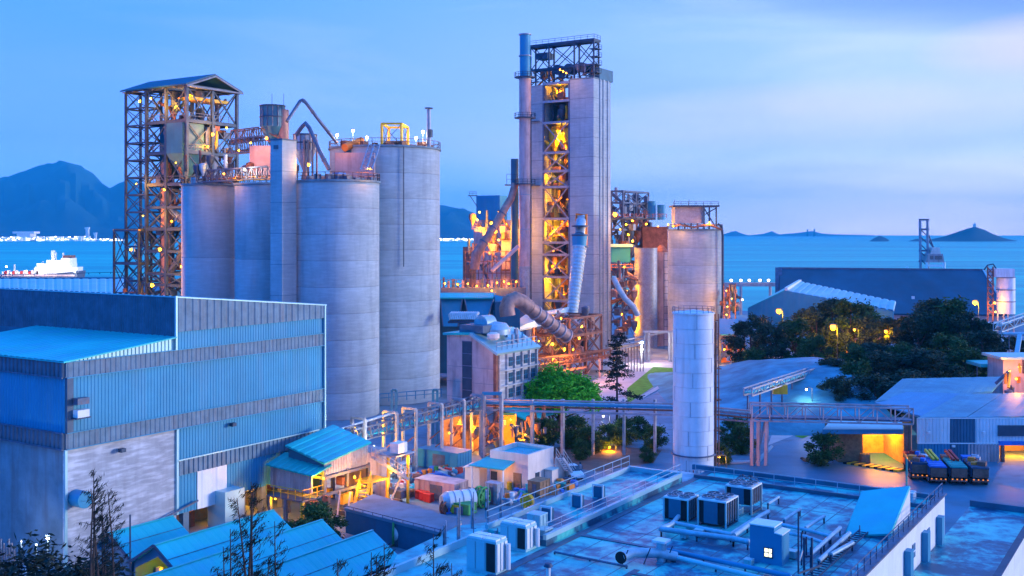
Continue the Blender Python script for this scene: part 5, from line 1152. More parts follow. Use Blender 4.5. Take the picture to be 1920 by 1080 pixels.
mc2 = gallery('far part of the trestle conveyor disappearing between the dark trees', P(1548, 692, 200), P(1640, 664, 245), n=10, h=.9, w_=1.2, mat='steel_pale', name='trestle_conveyor', roof='blue_roof')
tag(MB().cbox(P(1462, 730, 168), 2.2, 1.2, 1.4, EX, EY).build('conveyor_platform', 'yellow'), 'small yellow platform on the mound conveyor', 'platform')
yl = thing('workshop_row', 'low lit open workshop with pale ground behind the dark trees', 'workshop', XY(1590, 262))
MB().box((P(1540, 0, 262).x, 262), 12, 5, 0, 3.5, EX, EY).build('wall', 'cream', yl)
for i in range(8): member(yl, 'column', XY(1540 + i * 12, 258), XY(1540 + i * 12, 258, 4), .3, 'rust')
member(yl, 'beam', XY(1538, 258, 4), XY(1628, 258, 4), .4, 'rust')
for u in (1548, 1568, 1588, 1615): lamp(yl, P(u, 655, 256), 1500, 'orange', .3)
sheet('lit_yard', [(P(1380, 0, 250).x, 222), (P(1680, 0, 250).x, 222), (P(1720, 0, 260).x, 262), (P(1400, 0, 260).x, 262)], .02, 'path')
# ================================================================ TREES
protos = [tree_proto('broad', 'leaf_dark', 11, 5.6, 1, low=.08, nb=50, n=11000, leaf=.3), tree_proto('broad', 'leaf_dark', 12, 5.4, 2, low=.05, nb=50, n=11000, leaf=.3), tree_proto('broad', 'leaf_mid', 10, 5.0, 3, low=.1, nb=46, n=10000, leaf=.3), tree_proto('bush', 'leaf_mid', 4.6, 2.8, 4, leaf=.22, n=5200, low=.12, nb=22, br=(.22, .42))]
TR = [ # u, v of the crown top, depth, label
    (1408, 585, 236, 'dark tree just right of the small blue gabled shed'), (1445, 603, 226, 'dark round tree below the left orange street lamp'),
    (1492, 592, 232, 'dark bushy tree between the two left orange street lamps'), (1530, 570, 246, 'dark tree with thin twigs in front of the pyramid shed wall'),
    (1560, 556, 250, 'dark tree rising against the pale roof slope'), (1596, 556, 244, 'twin-topped dark tree against the pale roof slope'),
    (1625, 590, 236, 'dark tree right of the brightest lamp'), (1668, 592, 232, 'dark tree behind the mid-grove lamp'),
    (1690, 640, 214, 'dark leafy tree below the mid-grove lamp'), (1722, 574, 226, 'tall dark tree at the left of the dense grove'),
    (1755, 556, 232, 'tallest dark tree in the dense grove'), (1790, 553, 228, 'broad dark tree at the top of the dense grove'), (1822, 580, 222, 'dark tree at the right shoulder of the dense grove'),
    (1842, 615, 212, 'dark tree at the right end of the grove by the roofs'), (1775, 622, 205, 'large dark tree in the front middle of the grove'), (1715, 650, 198, 'dark tree in front, left of centre in the grove'),
    (1655, 655, 196, 'dark tree beside the end of the trestle conveyor'), (1610, 672, 184, 'dark tree at the low left end of the grove'), (1580, 700, 172, 'dark tree overhanging the road bend'), (1745, 655, 192, 'dark tree right behind the blue shed roofs'),
    (1815, 650, 196, 'dark tree above the far shed roof corner'), (1640, 700, 172, 'dark tree between the mound conveyor and the blue roofs'),
    (1560, 668, 190, 'dark low tree behind the mound at the left end of the grove'), (1600, 640, 212, 'dark tree under the small street lamp'), (1690, 690, 180, 'dark tree against the top edge of the blue roofs'), (1640, 640, 215, 'dark tree between the two small lamps'), (1530, 625, 222, 'dark twiggy tree in front of the lit yard, left of the brightest lamp'),
    (1905, 628, 240, 'dark tree at the right edge below the pipe bridge')]
for k, (u, v, d, lb) in enumerate(TR):
    top = Zv(v, d); pr_h = (11, 12, 10)[k % 3]; s_ = top / (pr_h * 1.08)
    plant_tree(protos[k % 3], 'tree', XY(u, d), lb, 'tree', min(1.45, max(.78 if u < 1640 else 1.05, s_)), k * 1.3, 'dark trees behind the road', sz=s_ / min(1.45, max(.78 if u < 1640 else 1.05, s_)))
rg = random.Random(12); bb_ = []
for i in range(44):
    a = rg.uniform(0, 6.28); q_ = rg.random() ** .5; bb_.append(((5.2 * q_ * math.cos(a), 4.2 * q_ * math.sin(a), 4.0 + 3.6 * (1 - q_ * q_) + rg.uniform(-.6, .3)), rg.uniform(1.0, 1.6)))
green = (protos[0][0], foliage_mesh('umbrella_crown', 'leaf_green', bb_, 15000, .26, rg))
plant_tree(green, 'umbrella_tree', XY(1048, 160), 'bright green wide-domed tree beside the mill building', 'tree', 1.1, .0, sz=1.08)
# layered conifer
def conifer(label, u, d, vt, seed, spread=3.0):
    rnd = random.Random(seed); top = Zv(vt, d); root = thing('conifer', label, 'tree', XY(u, d)); b_ = XY(u, d)
    MB().tube([b_, b_ + EZ * top * .5, b_ + EZ * top], [.22, .14, .03], 8).build('trunk', 'bark', root, smooth=True)
    lf = MB(); br = MB()
    for k in range(26):
        t = .16 + .84 * k / 26; z = top * t; n = rnd.randint(1, 4)
        for i in range(n):
            a = rnd.uniform(0, 6.28); L_ = spread * (1.08 - t) ** .6 * rnd.choice((.35, .7, 1.0, 1.35)); e = b_ + Vector((math.cos(a) * L_, math.sin(a) * L_, z + L_ * rnd.uniform(-.25, .35)))
            br.bar(b_ + EZ * z, e, .05)
            for j in range(60):
                f = rnd.uniform(.2, 1.05) ** .7; p = (b_ + EZ * z).lerp(e, f) + Vector((rnd.gauss(0, .3), rnd.gauss(0, .3), rnd.gauss(0, .16) - .1)); w_ = Vector((rnd.gauss(0, 1), rnd.gauss(0, 1), rnd.gauss(0, .6))).normalized() * rnd.uniform(.15, .34); h_ = Vector((rnd.gauss(0, .6), rnd.gauss(0, .6), -1)).normalized() * .08
                lf.add([p - w_, p + h_, p + w_, p - h_], [(0, 1, 2, 3)])
    br.build('branches', 'bark', root, kind='stuff'); lf.build('needles', 'leaf_black', root, kind='stuff')
conifer('dark tiered conifer standing in front of the pale path and lawn', 1157, 172, 622, 3, 3.3)
SH = [(1020, 785, 148, 'bush under the pipe rack left of the thick trunk'), (1078, 782, 150, 'dark bush below the green crown'), (1104, 800, 146, 'tall dark bush at the right of the trunk, nearest the yard'), (1140, 795, 149, 'yellow-lit bush behind the thin lamp post'), (1170, 785, 152, 'bush between the two right pipe rack posts'), (1200, 782, 156, 'round bush beside the white tank'), (1228, 800, 148, 'low dark bush next to the white tank base'), (1090, 828, 142, 'low bush at the edge of the dirt patch'), (1212, 838, 140, 'small bush by the road corner'), (1376, 784, 150, 'dark bush right of the white tank under the pipes'), (1390, 800, 146, 'rounded bush at the foot of the trestle leg'), (1352, 832, 139, 'small green bush beside the tank lamp'), (1545, 812, 138, 'bush beside the blue canopy of the loading bay'), (1412, 655, 222, 'small round shrub on the pale yard'), (598, 945, 103, 'dark shrub between the sheds and the low flat-roofed building'), (560, 975, 99, 'small shrub at the corner of the second shed roof')]
for k, (u, v, d, lb) in enumerate(SH):
    top = Zv(v, d); s_ = max(.35, top / 4.9); plant_tree(protos[3], 'shrub', XY(u, d), lb, 'shrub', min(s_, 1.1), k * 2.1, 'shrubs round the yard', sz=max(1, s_ / 1.1))
tt = thing('garden_trunk', 'thick pale-lit spreading trunk under the bright green crown', 'trunk', XY(1042, 158))
for k in range(6): a = k * 1.05; MB().tube([XY(1042, 158), XY(1042, 158) + Vector((math.cos(a) * .5, math.sin(a) * .5, 2)), XY(1042, 158) + Vector((math.cos(a) * 2.2, math.sin(a) * 2.2, 5.2))], [.28, .2, .08], 7).build('limb', 'bark', tt, smooth=True)
# ================================================================ WHITE TANK in the middle
wt = thing('white_tank', 'slim white riveted storage tank with railed top and rusty pipe side', 'tank', XY(1300, 131))
c = XY(1300, 131); rT = 2.47; zT_ = Zv(588, 131); n = 11
for i in range(n):
    z0, z1 = .8 + (zT_ - .8) * i / n, .8 + (zT_ - .8) * (i + 1) / n
    MB().cyl(c + EZ * z0, c + EZ * (z1 - .03), rT + (.02 if i % 2 else 0), n=44).build('shell_course', 'tank_white', wt, smooth=True)
    for k in range(3): a = 1.1 * i + k * 2.1; MB().bar(c + Vector((math.cos(a), math.sin(a), 0)) * (rT + .02) + EZ * z0, c + Vector((math.cos(a), math.sin(a), 0)) * (rT + .02) + EZ * z1, .05).build('seam', 'steel_pale', wt)
MB().lathe(c + EZ * zT_, [(rT, 0), (rT + .12, 0), (rT + .12, .2), (rT, .2), (.01, .5)], 44).build('top_rim', 'tank_white', wt)
MB().rail([c + Vector((math.cos(2 * math.pi * k / 20), math.sin(2 * math.pi * k / 20), 0)) * (rT + .05) + EZ * (zT_ + .2) for k in range(20)], .6, 1, .05, closed=True).build('railing', 'steel_mid', wt)
MB().lathe(c + EZ * 3.0, [(rT, 0), (rT + .3, 0), (rT + .3, .12), (rT, .12)], 44).build('ring_walkway', 'steel_mid', wt)
MB().lathe(c, [(rT + .1, 0), (rT + .1, .8), (rT - .4, .82)], 36).build('plinth', 'concrete', wt)
for k, a in enumerate((-.15, .0, .12)): MB().cyl(c + Vector((math.cos(a), math.sin(a) - .05, 0)) * (rT + .25), c + Vector((math.cos(a), math.sin(a) - .05, 0)) * (rT + .25) + EZ * (zT_ - 1 - k * 2), .09, n=8).build('side_pipe', 'rust', wt, smooth=True)
ladder(wt, c + Vector((rT + .35, -.4, .5)), c + Vector((rT + .35, -.4, zT_)), .45, 'rust')
for z in (5.8, 9.6, 13.4): MB().box((c.x + rT, c.y - .6), .9, 1.1, z, z + .08, EX, EY).build('landing', 'rust', wt)
for k in range(10): MB().bar(XY(1272 + k * 7, 128), XY(1272 + k * 7, 128, 1.6), .1).build('fence_post', 'red' if k % 4 == 0 else 'steel_pale', wt)
for u in (1284, 1330): MB().cyl(XY(u, 127.5), XY(u, 127.5, 1.5), .16, n=8).build('valve_pipe', 'red', wt, smooth=True)
# ================================================================ PIPE RACK and TRUSS BRIDGE
rk_ = thing('pipe_rack', 'long low pipe rack on purple steel posts crossing the middle of the yard', 'pipe rack', XY(902, 146))
zr = 7.0
pA, pB = XY(902, 145, zr), XY(1264, 142, zr - .2); pC = XY(1408, 139, zr - .6)
for dz in (0, -.95): member(rk_, 'beam', pA + EZ * dz, pB + EZ * dz, .26, 'steel_pale' if dz else 'blue_sheet'); member(rk_, 'beam', pB + EZ * dz, pC + EZ * dz, .2, 'steel_mid')
for k, dz in enumerate((.2, .45, -.5)): MB().tube([pA + EZ * dz + EY * (.3 + k * .3), pB + EZ * dz + EY * (.3 + k * .3), pC + EZ * dz + EY * .5], .12, 8).build('pipe', ('galvanised', 'pink_sheet', 'rust')[k], rk_, smooth=True)
for u in (902, 940, 998, 1055, 1112, 1170, 1228): member(rk_, 'post', XY(u, 144.6), XY(u, 144.6, zr + .55), .42 if u < 1100 else .32, 'steel_pale')
member(rk_, 'post', XY(905, 142.8), XY(905, 142.8, zr + 1.6), .4, 'steel_pale'); member(rk_, 'post', XY(940, 142.8), XY(940, 142.8, zr + 1.6), .4, 'steel_pale'); member(rk_, 'beam', XY(904, 142.8, zr + 1.6), XY(941, 142.8, zr + 1.6), .4, 'blue_sheet')
for i in range(5): member(rk_, 'brace', XY(904, 143, i * 1.3), XY(940, 143, i * 1.3 + 1.3), .12, 'rust')
ic = gallery('inclined conveyor truss climbing from the transfer house to the pipe rack', Vector((-19.2, 126, 5.4)), Vector((-4.2, 145.5, 6.3)), n=18, h=1.5, w_=1.6, mat='steel_mid', roof='blue_roof', name='conveyor_truss')
icd = Vector((15, 19.5, 0)).normalized()
for k, f in enumerate((.06, .28, .42, .62, .8, .97)):
    q = Vector((-19.2, 126, 0)).lerp(Vector((-4.2, 145.5, 0)), f); s_ = icd.cross(EZ) * 1.1; hh = 8.0
    for z_ in (-1, 1): member(ic, 'post', q + s_ * z_, q + s_ * z_ + EZ * hh, .32, 'steel_pale')
    member(ic, 'beam', q - s_ + EZ * hh, q + s_ + EZ * hh, .3, 'steel_pale')
    for j in range(3): member(ic, 'brace', q - s_ + EZ * (j * 1.6), q + s_ + EZ * (j * 1.6 + 1.6), .12, 'rust')
member(ic, 'pipe', Vector((-22, 124, 6.6)), Vector((-15, 133, 7.6)), .3, 'white_paint', kind='cyl')
for u in (735, 812): MB().rail([XY(u, 150), XY(u + 8, 150)], 8.0, 1.2, .35).build('access_tower', 'blue_sheet', ic)
MB().rail([XY(712, 155, 5.5), XY(828, 160, 5.5)], 1.2, 1.5, .12).build('railing', 'blue_sheet', ic)
br = gallery('pink-painted truss bridge over the road into the blue shed', XY(1408, 139, 5.8), XY(1708, 137, 5.7), n=9, h=2.0, w_=2.2, mat='pink_sheet', roof='steel_mid', name='truss_bridge')
for du in (0, 12, 26): member(br, 'leg', XY(1410 + du, 138), XY(1410 + du * (1 if du < 20 else .3) + (20 if du > 20 else 0), 138, 5.8), .4, 'pink_sheet')
member(br, 'leg', XY(1412, 138.5), XY(1436, 138.5, 5.6), .35, 'pink_sheet'); member(br, 'leg', XY(1410, 140), XY(1410, 140, 5.8), .4, 'pink_sheet')
for du in (0, 7): member(br, 'leg', XY(1699 + du, 136), XY(1699 + du, 136, 5.6), .4, 'rust')
# ================================================================ RIGHT SHEDS
sr = thing('vehicle_shed', 'wide low vehicle shed with blue roofs, corrugated front and orange-lit bays at right', 'shed', XY(1820, 122))
ze = 8.0
def rf(name, pts, mat='blue_roof', th=-.25): return slab(sr, pts, th, mat, name)
def Rz(u, v, z): return G(u, v, z)
MB().corr(G(1722, 783, 5.8), G(1812, 782, 5.8), G(1880, 738, 6.2), G(1800, 738, 6.2), 2.6, .03, .2).build('roof', 'dull_roof', sr)
MB().corr(G(1814, 782, 5.82), G(2080, 779, 5.82), G(2080, 735, 6.22), G(1882, 737, 6.22), 2.6, .03, .2).build('roof', 'dull_roof', sr)
MB().corr(G(1640, 755, 5.7), G(1735, 783, 5.7), G(1800, 738, 6.1), G(1700, 735, 6.1), 2.6, .03, .2).build('roof', 'blue_sheet', sr)
MB().corr(G(1640, 753, 5.8), G(1860, 734, 5.8), G(1885, 706, 6.4), G(1692, 710, 6.4), 2.6, .03, .2).build('roof', 'dull_roof', sr)
y0 = G(1720, 784, 5.8).y; dW = y0 + .5; X0 = XY(1720, dW).x
def wallf(u0, u1, z0, z1, mat, off=0.0, name='cladding', pitch=.42, depth=.07):
    a, b_ = XY(u0, dW - off), XY(u1, dW - off)
    return MB().corr(a + EZ * z0, b_ + EZ * z0, b_ + EZ * z1, a + EZ * z1, pitch, depth, .2).build(name, mat, sr)
wallf(1720, 1760, 2.4, 5.7, 'tank_white'); wallf(1760, 1781, 2.4, 5.7, 'white_paint', .04); wallf(1720, 1781, 0, 2.4, 'blue_sheet')
wallf(1781, 1829, 0, 5.7, 'navy_sheet', .02); wallf(1829, 2080, 2.2, 5.7, 'tank_white', .0); wallf(1813, 1874, 0, 2.3, 'pink_sheet', .05)
MB().box((XY(1870, dW).x, dW - .3), 7.2, .25, 3.4, 4.8, EX, EY).build('window', 'glass_dark', sr)
MB().box((XY(1872, dW).x, dW - .35), 16, .4, 2.2, 2.7, EX, EY).build('lintel', 'blue_paint', sr)
for z in (2.4, 5.7): MB().box((X0, dW - .14), 24, .1, z - .05, z + .08, EX, EY).build('trim', 'white_paint', sr)
MB().box((XY(1876, dW).x, dW - .4), .35, .5, 0, 2.2, EX, EY).build('door_jamb', 'rust', sr)
MB().box((XY(1876, dW).x, dW + 7), 16, .3, 0, 2.6, EX, EY).build('inner_wall', 'lamplit_wall', sr)
for u in (1890, 1915): lamp(sr, XY(u, dW + 3, 2.0), 900, 'orange', .15, Vector((0, 0, -1)))
for u in (1788, 1742, 1845): MB().cbox(XY(u, dW - .4, 3.9 if u != 1788 else 2.1), .35, .3, .25, EX, EY).build('lamp_bracket', 'white_paint', sr)
# loading bay with canopy
MB().prism([XY(1560, 143, 5.2), XY(1690, 143, 5.2), XY(1694, 138, 4.7), XY(1543, 138, 4.7)], (0, 0, -.35)).build('canopy', 'pale_roof', sr)
MB().box((XY(1543, 137.7).x, 137.75), 10.4, .22, 4.1, 4.7, EX, EY).build('canopy_fascia', 'blue_sheet', sr)
MB().box((XY(1576, 146).x, 146), 9.6, .3, 0, 4.6, EX, EY).build('inner_wall', 'lamplit_wall', sr)
MB().box((XY(1576, 139).x, 140), .3, 6, 0, 4.5, EX, EY).build('side_wall', 'wood', sr); MB().box((XY(1576, 140).x, 140), 2.9, .3, 0, 4.3, EX, EY).build('door_leaf', 'wood', sr)
MB().box((XY(1697, 138).x, 138.4), .35, 7.5, 0, 4.8, EX, EY).build('side_wall', 'lamplit_wall', sr)
MB().cbox(XY(1622, 139.5, .6), 1.2, .6, 1.2, EX, EY).build('cabinet', 'wood', sr)
for u, pw in ((1640, 2300), (1675, 2500)): lamp(sr, XY(u, 142, 3.9), pw, 'orange', .15, Vector((0, .3, -1)))
for u, z in ((1728, 131),): MB().box((XY(1703, 136).x, 136), .4, .4, 0, 5.6, EX, EY).build('column', 'rust', sr)
# hazard kerb
hk = thing('hazard_kerb', 'row of black and yellow striped kerb blocks in front of the lit loading bay', 'kerb', G(1640, 876))
a, b2 = G(1588, 868), G(1690, 884)
for i in range(14):
    p, q = a.lerp(b2, i / 14), a.lerp(b2, (i + 1) / 14); s_ = (q - p).cross(EZ).normalized() * .8
    MB().prism([p - s_ + (q - p) * .5, q - s_ + (q - p) * .5, q + s_ - (q - p) * .3, p + s_ - (q - p) * .3], (0, 0, .22)).build('kerb_block', 'yellow' if i % 2 else 'black', hk)
# small sheds at far right
t_ = thing('pink_hut', 'small pink hut with pale blue roof at the right edge behind the blue roofs', 'hut', XY(1905, 182)); MB().box((XY(1881, 182).x, 182), 9, 6, 0, Zv(674, 182), EX, EY).build('wall', 'pink_sheet', t_); MB().box((XY(1879, 181).x, 181.4), 10, 7.5, Zv(674, 182), Zv(669, 182), EX, EY).build('roof', 'pale_roof', t_)
t_ = thing('blue_carport', 'open carport with bright blue roof left of the pink hut', 'carport', XY(1852, 190)); MB().box((XY(1829, 190).x, 188), 4.9, 6, Zv(686, 190), Zv(680, 190), EX, EY).build('roof', 'blue_roof', t_)
for u in (1832, 1852, 1876): member(t_, 'post', XY(u, 188.5), XY(u, 188.5, Zv(686, 190)), .15, 'steel_mid')
MB().cbox(XY(1855, 191, .9), 3, 2, 1.4, EX, EY).build('parked_load', 'tank_white', t_)
t_ = thing('yard_steelwork', 'orange-lit heap of steel frames and drums on the roof corner at the right edge', 'steelwork', XY(1905, 165))
clutter(t_, lambda a, b_, z: Vector((XY(1890, 165).x + a, 165 + b_, z)), (0, 5), (0, 3), (1, 9), 30, random.Random(4), s=.6, mats=('yellow', 'orange', 'rust', 'steel_mid'))
lamp(t_, XY(1905, 163, 7.8), 900, 'orange', .25); lamp(t_, XY(1893, 163, 9.0), 500, 'orange', .2)
pbz = gallery('pale pipe bridge entering from the right edge above the trees', P(1870, 622, 215), P(1960, 590, 235), n=8, h=1.6, mat='galvanised', name='pipe_bridge')
member(pbz, 'leg', P(1905, 672, 205), P(1912, 630, 212), .8, 'galvanised'); member(pbz, 'post', XY(1892, 215), P(1892, 625, 215), .2, 'steel_mid')
MB().box((P(1850, 0, 245).x, 245), 9, 4, Zv(612, 245), Zv(606, 245), EX, EY).build('roof', 'pale_roof', pbz)
MB().tube([P(1880, 640, 215), P(1872, 632, 215), P(1880, 626, 215), P(1990, 627, 215)], .35, 8).build('pipe', 'galvanised', pbz, smooth=True)
# ================================================================ TRUCKS
def truck(lab, u, v, tarp, arm, load=False, cabm='tank_white'):
    p = G(u, v); root = thing('tipper_truck', lab, 'truck', p, 'trucks parked in a row before the vehicle shed')
    fw = Vector((.20, .98, 0)).normalized(); sx = Vector((fw.y, -fw.x, 0)); q = lambda a, b_, z: p + fw * a * .78 + sx * b_ * .74 + EZ * z * .84
    bx = lambda a0, a1, b0, b1, z0, z1, m, nm: MB().box(q(a0, b0, 0), (a1 - a0) * .78, (b1 - b0) * .74, z0 * .84, z1 * .84, fw, sx).build(nm, m, root)
    bx(.4, 9.3, -.45, .45, .75, 1.05, 'black', 'chassis')
    for a in (1.6, 2.9, 7.9):
        for sgn in (-1, 1):
            w_ = MB(); w_.cyl(q(a, sgn * .95, .52), q(a, sgn * 1.3, .52), .52, n=18); w_ = w_.build('wheel', 'rubber', root, smooth=True)
            MB().cyl(q(a, sgn * 1.3, .52), q(a, sgn * 1.33, .52), .26, n=12).build('rim', 'steel_pale', w_)
    # tipping body: flared skip narrower at the floor
    b = MB(); b.hexa([q(.3, -1.0, 1.1), q(6.3, -1.0, 1.1), q(6.3, 1.0, 1.1), q(.3, 1.0, 1.1), q(.1, -1.3, 2.5), q(6.6, -1.3, 2.5), q(6.6, 1.3, 2.5), q(.1, 1.3, 2.5)]); b.build('tipper_body', 'steel', root)
    b = MB(); nn_ = 8
    for i in range(nn_): b.hexa([q(.1 + 6.5 * i / nn_, -1.34, 2.5), q(.1 + 6.5 * (i + .96) / nn_, -1.34, 2.5), q(.1 + 6.5 * (i + .96) / nn_, 1.34, 2.5), q(.1 + 6.5 * i / nn_, 1.34, 2.5), q(.1 + 6.5 * i / nn_, -1.2, 2.72 + .05 * (i % 2)), q(.1 + 6.5 * (i + .96) / nn_, -1.2, 2.72), q(.1 + 6.5 * (i + .96) / nn_, 1.2, 2.72), q(.1 + 6.5 * i / nn_, 1.2, 2.72 + .05 * (i % 2))])
    b.build('tarpaulin', tarp, root)
    for i in range(6): bx(.7 + i * 1.05, .82 + i * 1.05, -1.36, -1.2, 1.2, 2.5, 'steel_mid', 'side_rib'); bx(.7 + i * 1.05, .82 + i * 1.05, 1.2, 1.36, 1.2, 2.5, 'steel_mid', 'side_rib')
    bx(-.02, .1, -1.2, 1.2, 1.2, 2.4, 'rust', 'tailgate'); bx(.0, .12, -1.25, 1.25, .6, .8, 'rust', 'bumper')
    for b_ in (-1.05, -.35, .35, 1.05): bx(-.12, -.01, b_ - .1, b_ + .1, .85, .97, 'tail_orange', 'tail_light')
    bx(7.2, 9.1, -1.2, 1.2, 1.0, 2.75, cabm, 'cab'); bx(9.1, 9.16, -1.05, 1.05, 1.8, 2.5, 'glass_dark', 'windscreen'); bx(7.1, 7.2, -.9, .9, 1.9, 2.5, 'glass_dark', 'rear_window')
    for sgn in (-1, 1): bx(7.8, 8.7, sgn * 1.22 - .02, sgn * 1.22 + .02, 1.9, 2.5, 'glass_dark', 'side_window')
    if arm:
        for sgn in (-.3, .35): member(root, 'crane_arm', q(7.0, sgn - .5, 3.7), q(4.0, sgn + .3, 2.85), .26, arm, .34)
        member(root, 'crane_post', q(7.0, 0, 1), q(7.0, 0, 3.8), .35, arm)
    else:
        rn = random.Random(int(u))
        for i in range(7): MB().cbox(q(rn.uniform(1, 7), rn.uniform(-.9, .9), 2.95), rn.uniform(.5, 1.3), rn.uniform(.4, 1), rn.uniform(.3, .6)).build('load', rn.choice(('orange', 'red', 'steel_pale', 'blue_paint', 'rust')), root)
    return root
truck('leftmost parked truck, dark open body loaded with orange and red gear', 1725, 903, 'steel', None, True, 'red')
truck('parked truck with bright blue tarpaulin and yellow crane arm', 1760, 910, 'blue_paint', 'yellow')
truck('parked truck with teal tarpaulin and red crane arm', 1799, 911, 'teal', 'red', False, 'rust')
truck('rightmost parked truck, dark grey body with mixed load', 1839, 912, 'steel_mid', None, True, 'blue_paint')
# ================================================================ FOREGROUND SHEDS
def gshed(label, apex, L_, hw=2.9, ze=3.6, zr_=5.5, mat='blue_roof', lit=False, wall='navy_sheet', seams=1):
    a = Vector((apex.x, apex.y, 0)); t_ = thing('gabled_shed', label, 'shed', a, 'gabled sheds in a row at the bottom left')
    pt = lambda u_, v_, z: Vector(((a + UX * u_ + VX * v_).x, (a + UX * u_ + VX * v_).y, z))
    for sg, nm in ((-1, 'roof'), (1, 'roof')):
        e0, e1 = pt(-.3, sg * (hw + .25), ze), pt(L_, sg * (hw + .25), ze); r0, r1 = pt(-.3, 0, zr_), pt(L_, 0, zr_)
        q = (e0, e1, r1, r0) if sg < 0 else (e1, e0, r0, r1)
        MB().corr(*q, .9, .015, .12).build(nm, mat, t_)
    for k in range(1, seams + 1):
        f = k / (seams + 1); member(t_, 'roof_seam', pt(-.2, -(hw + .2) * f, zr_ + (ze - zr_) * f + .06), pt(L_, -(hw + .2) * f, zr_ + (ze - zr_) * f + .03), .05, 'steel_mid', .03)
    member(t_, 'ridge_cap', pt(-.3, 0, zr_ + .05), pt(L_, 0, zr_ + .02), .22, 'blue_roof', .06)
    b = MB(); b.prism([pt(.1, -hw, -2), pt(.1, -hw, ze), pt(.1, 0, zr_ - .12), pt(.1, hw, ze), pt(.1, hw, -2)] if not lit else [pt(.1, -hw, ze - .5), pt(.1, -hw, ze), pt(.1, 0, zr_ - .12), pt(.1, hw, ze), pt(.1, hw, ze - .5), pt(.1, 0, zr_ - 1.0)], UX * .15); b.build('gable_wall', wall, t_)
    MB().prism([pt(L_ - .3, -hw, -2), pt(L_ - .3, -hw, ze), pt(L_ - .3, 0, zr_ - .12), pt(L_ - .3, hw, ze), pt(L_ - .3, hw, -2)], UX * .15).build('gable_wall', wall, t_)
    MB().box(pt(.1, -hw, 0), L_ - .4, .15, -2, ze, UX, VX).build('side_wall', wall, t_); MB().box(pt(.1, hw - .15, 0), L_ - .4, .15, -2, ze, UX, VX).build('side_wall', wall, t_)
    member(t_, 'fascia', pt(-.32, -hw - .2, ze), pt(-.32, 0, zr_), .12, 'steel', .2); member(t_, 'fascia', pt(-.32, hw + .2, ze), pt(-.32, 0, zr_), .12, 'steel', .2)
    if lit:
        rn = random.Random(6)
        MB().box(pt(4, -hw + .2, 0), .2, 2 * hw - .4, -2, ze, UX, VX).build('inner_wall', 'cream', t_)
        for i in range(26):
            q = pt(rn.uniform(1, 3.6), rn.uniform(-hw + .5, hw - .5), rn.uniform(-.6, 3)); MB().cbox(q, rn.uniform(.3, 1.1), rn.uniform(.3, 1.1), rn.uniform(.2, .8)).build('stored_goods', rn.choice(('wood', 'yellow', 'rust', 'steel_pale', 'cream')), t_)
        lamp(t_, pt(1.6, 0, ze + .2), 700, 'orange', .12, Vector((0, 0, -1))); lamp(t_, pt(1.2, -1.6, ze - .6), 260, 'orange', .12, Vector((0, 0, -1)))
    return t_
gshed('small blue-roofed shed nearest the warehouse wall with a dark plain gable', G(208, 999, 5.5), 6.3, hw=2.5, ze=3.9, wall='navy_sheet')
gshed('blue gabled shed with an orange-lit open front, second from the left', G(294, 1021, 5.5), 12.6, hw=2.9, lit=True)
gshed('long blue-roofed shed, third of the row, ending near the shrubs', G(605, 974, 5.5) - UX * 26, 26, hw=2.9)
gshed('rightmost long blue-roofed shed of the row, beside the green cable reel', G(699, 994, 5.5) - UX * 28, 28, hw=2.9)
t_ = thing('service_roof', 'flat blue roof strip between the rightmost shed and the white cabinets', 'roof', G(800, 1060, 4.2)); 
b = MB(); b.prism([G(745, 1040, 4.6), G(862, 985, 4.6), G(1010, 968, 4.6), G(985, 1060, 4.6), G(900, 1180, 4.6), G(650, 1200, 4.6)], (0, 0, -.4)); b.build('roof_slab', 'roof_slab', t_)
MB().prism([G(755, 1042, 4.6) - EZ * .42, G(862, 990, 4.6) - EZ * .42, G(1000, 972, 4.6) - EZ * .42, G(900, 1170, 4.6) - EZ * .42, G(660, 1190, 4.6) - EZ * .42], (0, 0, -4.5)).build('wall', 'concrete_dark', t_)
# low flat-roofed building
q = [G(645, 952, 2.5), G(700, 926, 2.5), G(866, 975, 2.5), G(836, 1001, 2.5)]
t_ = thing('flat_roofed_store', 'low dark store with a flat stained concrete roof between the sheds and the yard', 'building', (q[0].x, q[0].y, 0))
MB().prism(q, (0, 0, -.3)).build('roof_slab', 'yard', t_)
cc = sum(q, Vector()) / 4
MB().prism([cc + (p - cc) * .97 - EZ * .3 for p in q], (0, 0, -2.6)).build('wall', 'navy_sheet', t_)
slab(t_, [q[3] - EZ * .3 - EY * .02, q[2] - EZ * .3, q[2] - EZ * 2.4, q[3] - EZ * 2.4 - EY * .02], .08, 'pink_sheet', 'end_wall')
MB().rail([q[0], q[3]], .25, 1.5, .06, mid=False).build('roof_kerb', 'steel_mid', t_)
sheet('yard_apron', [G(640, 955), G(700, 900), G(880, 862), G(1040, 870), G(1120, 900), G(980, 968), G(840, 1010)], .012, 'yard')
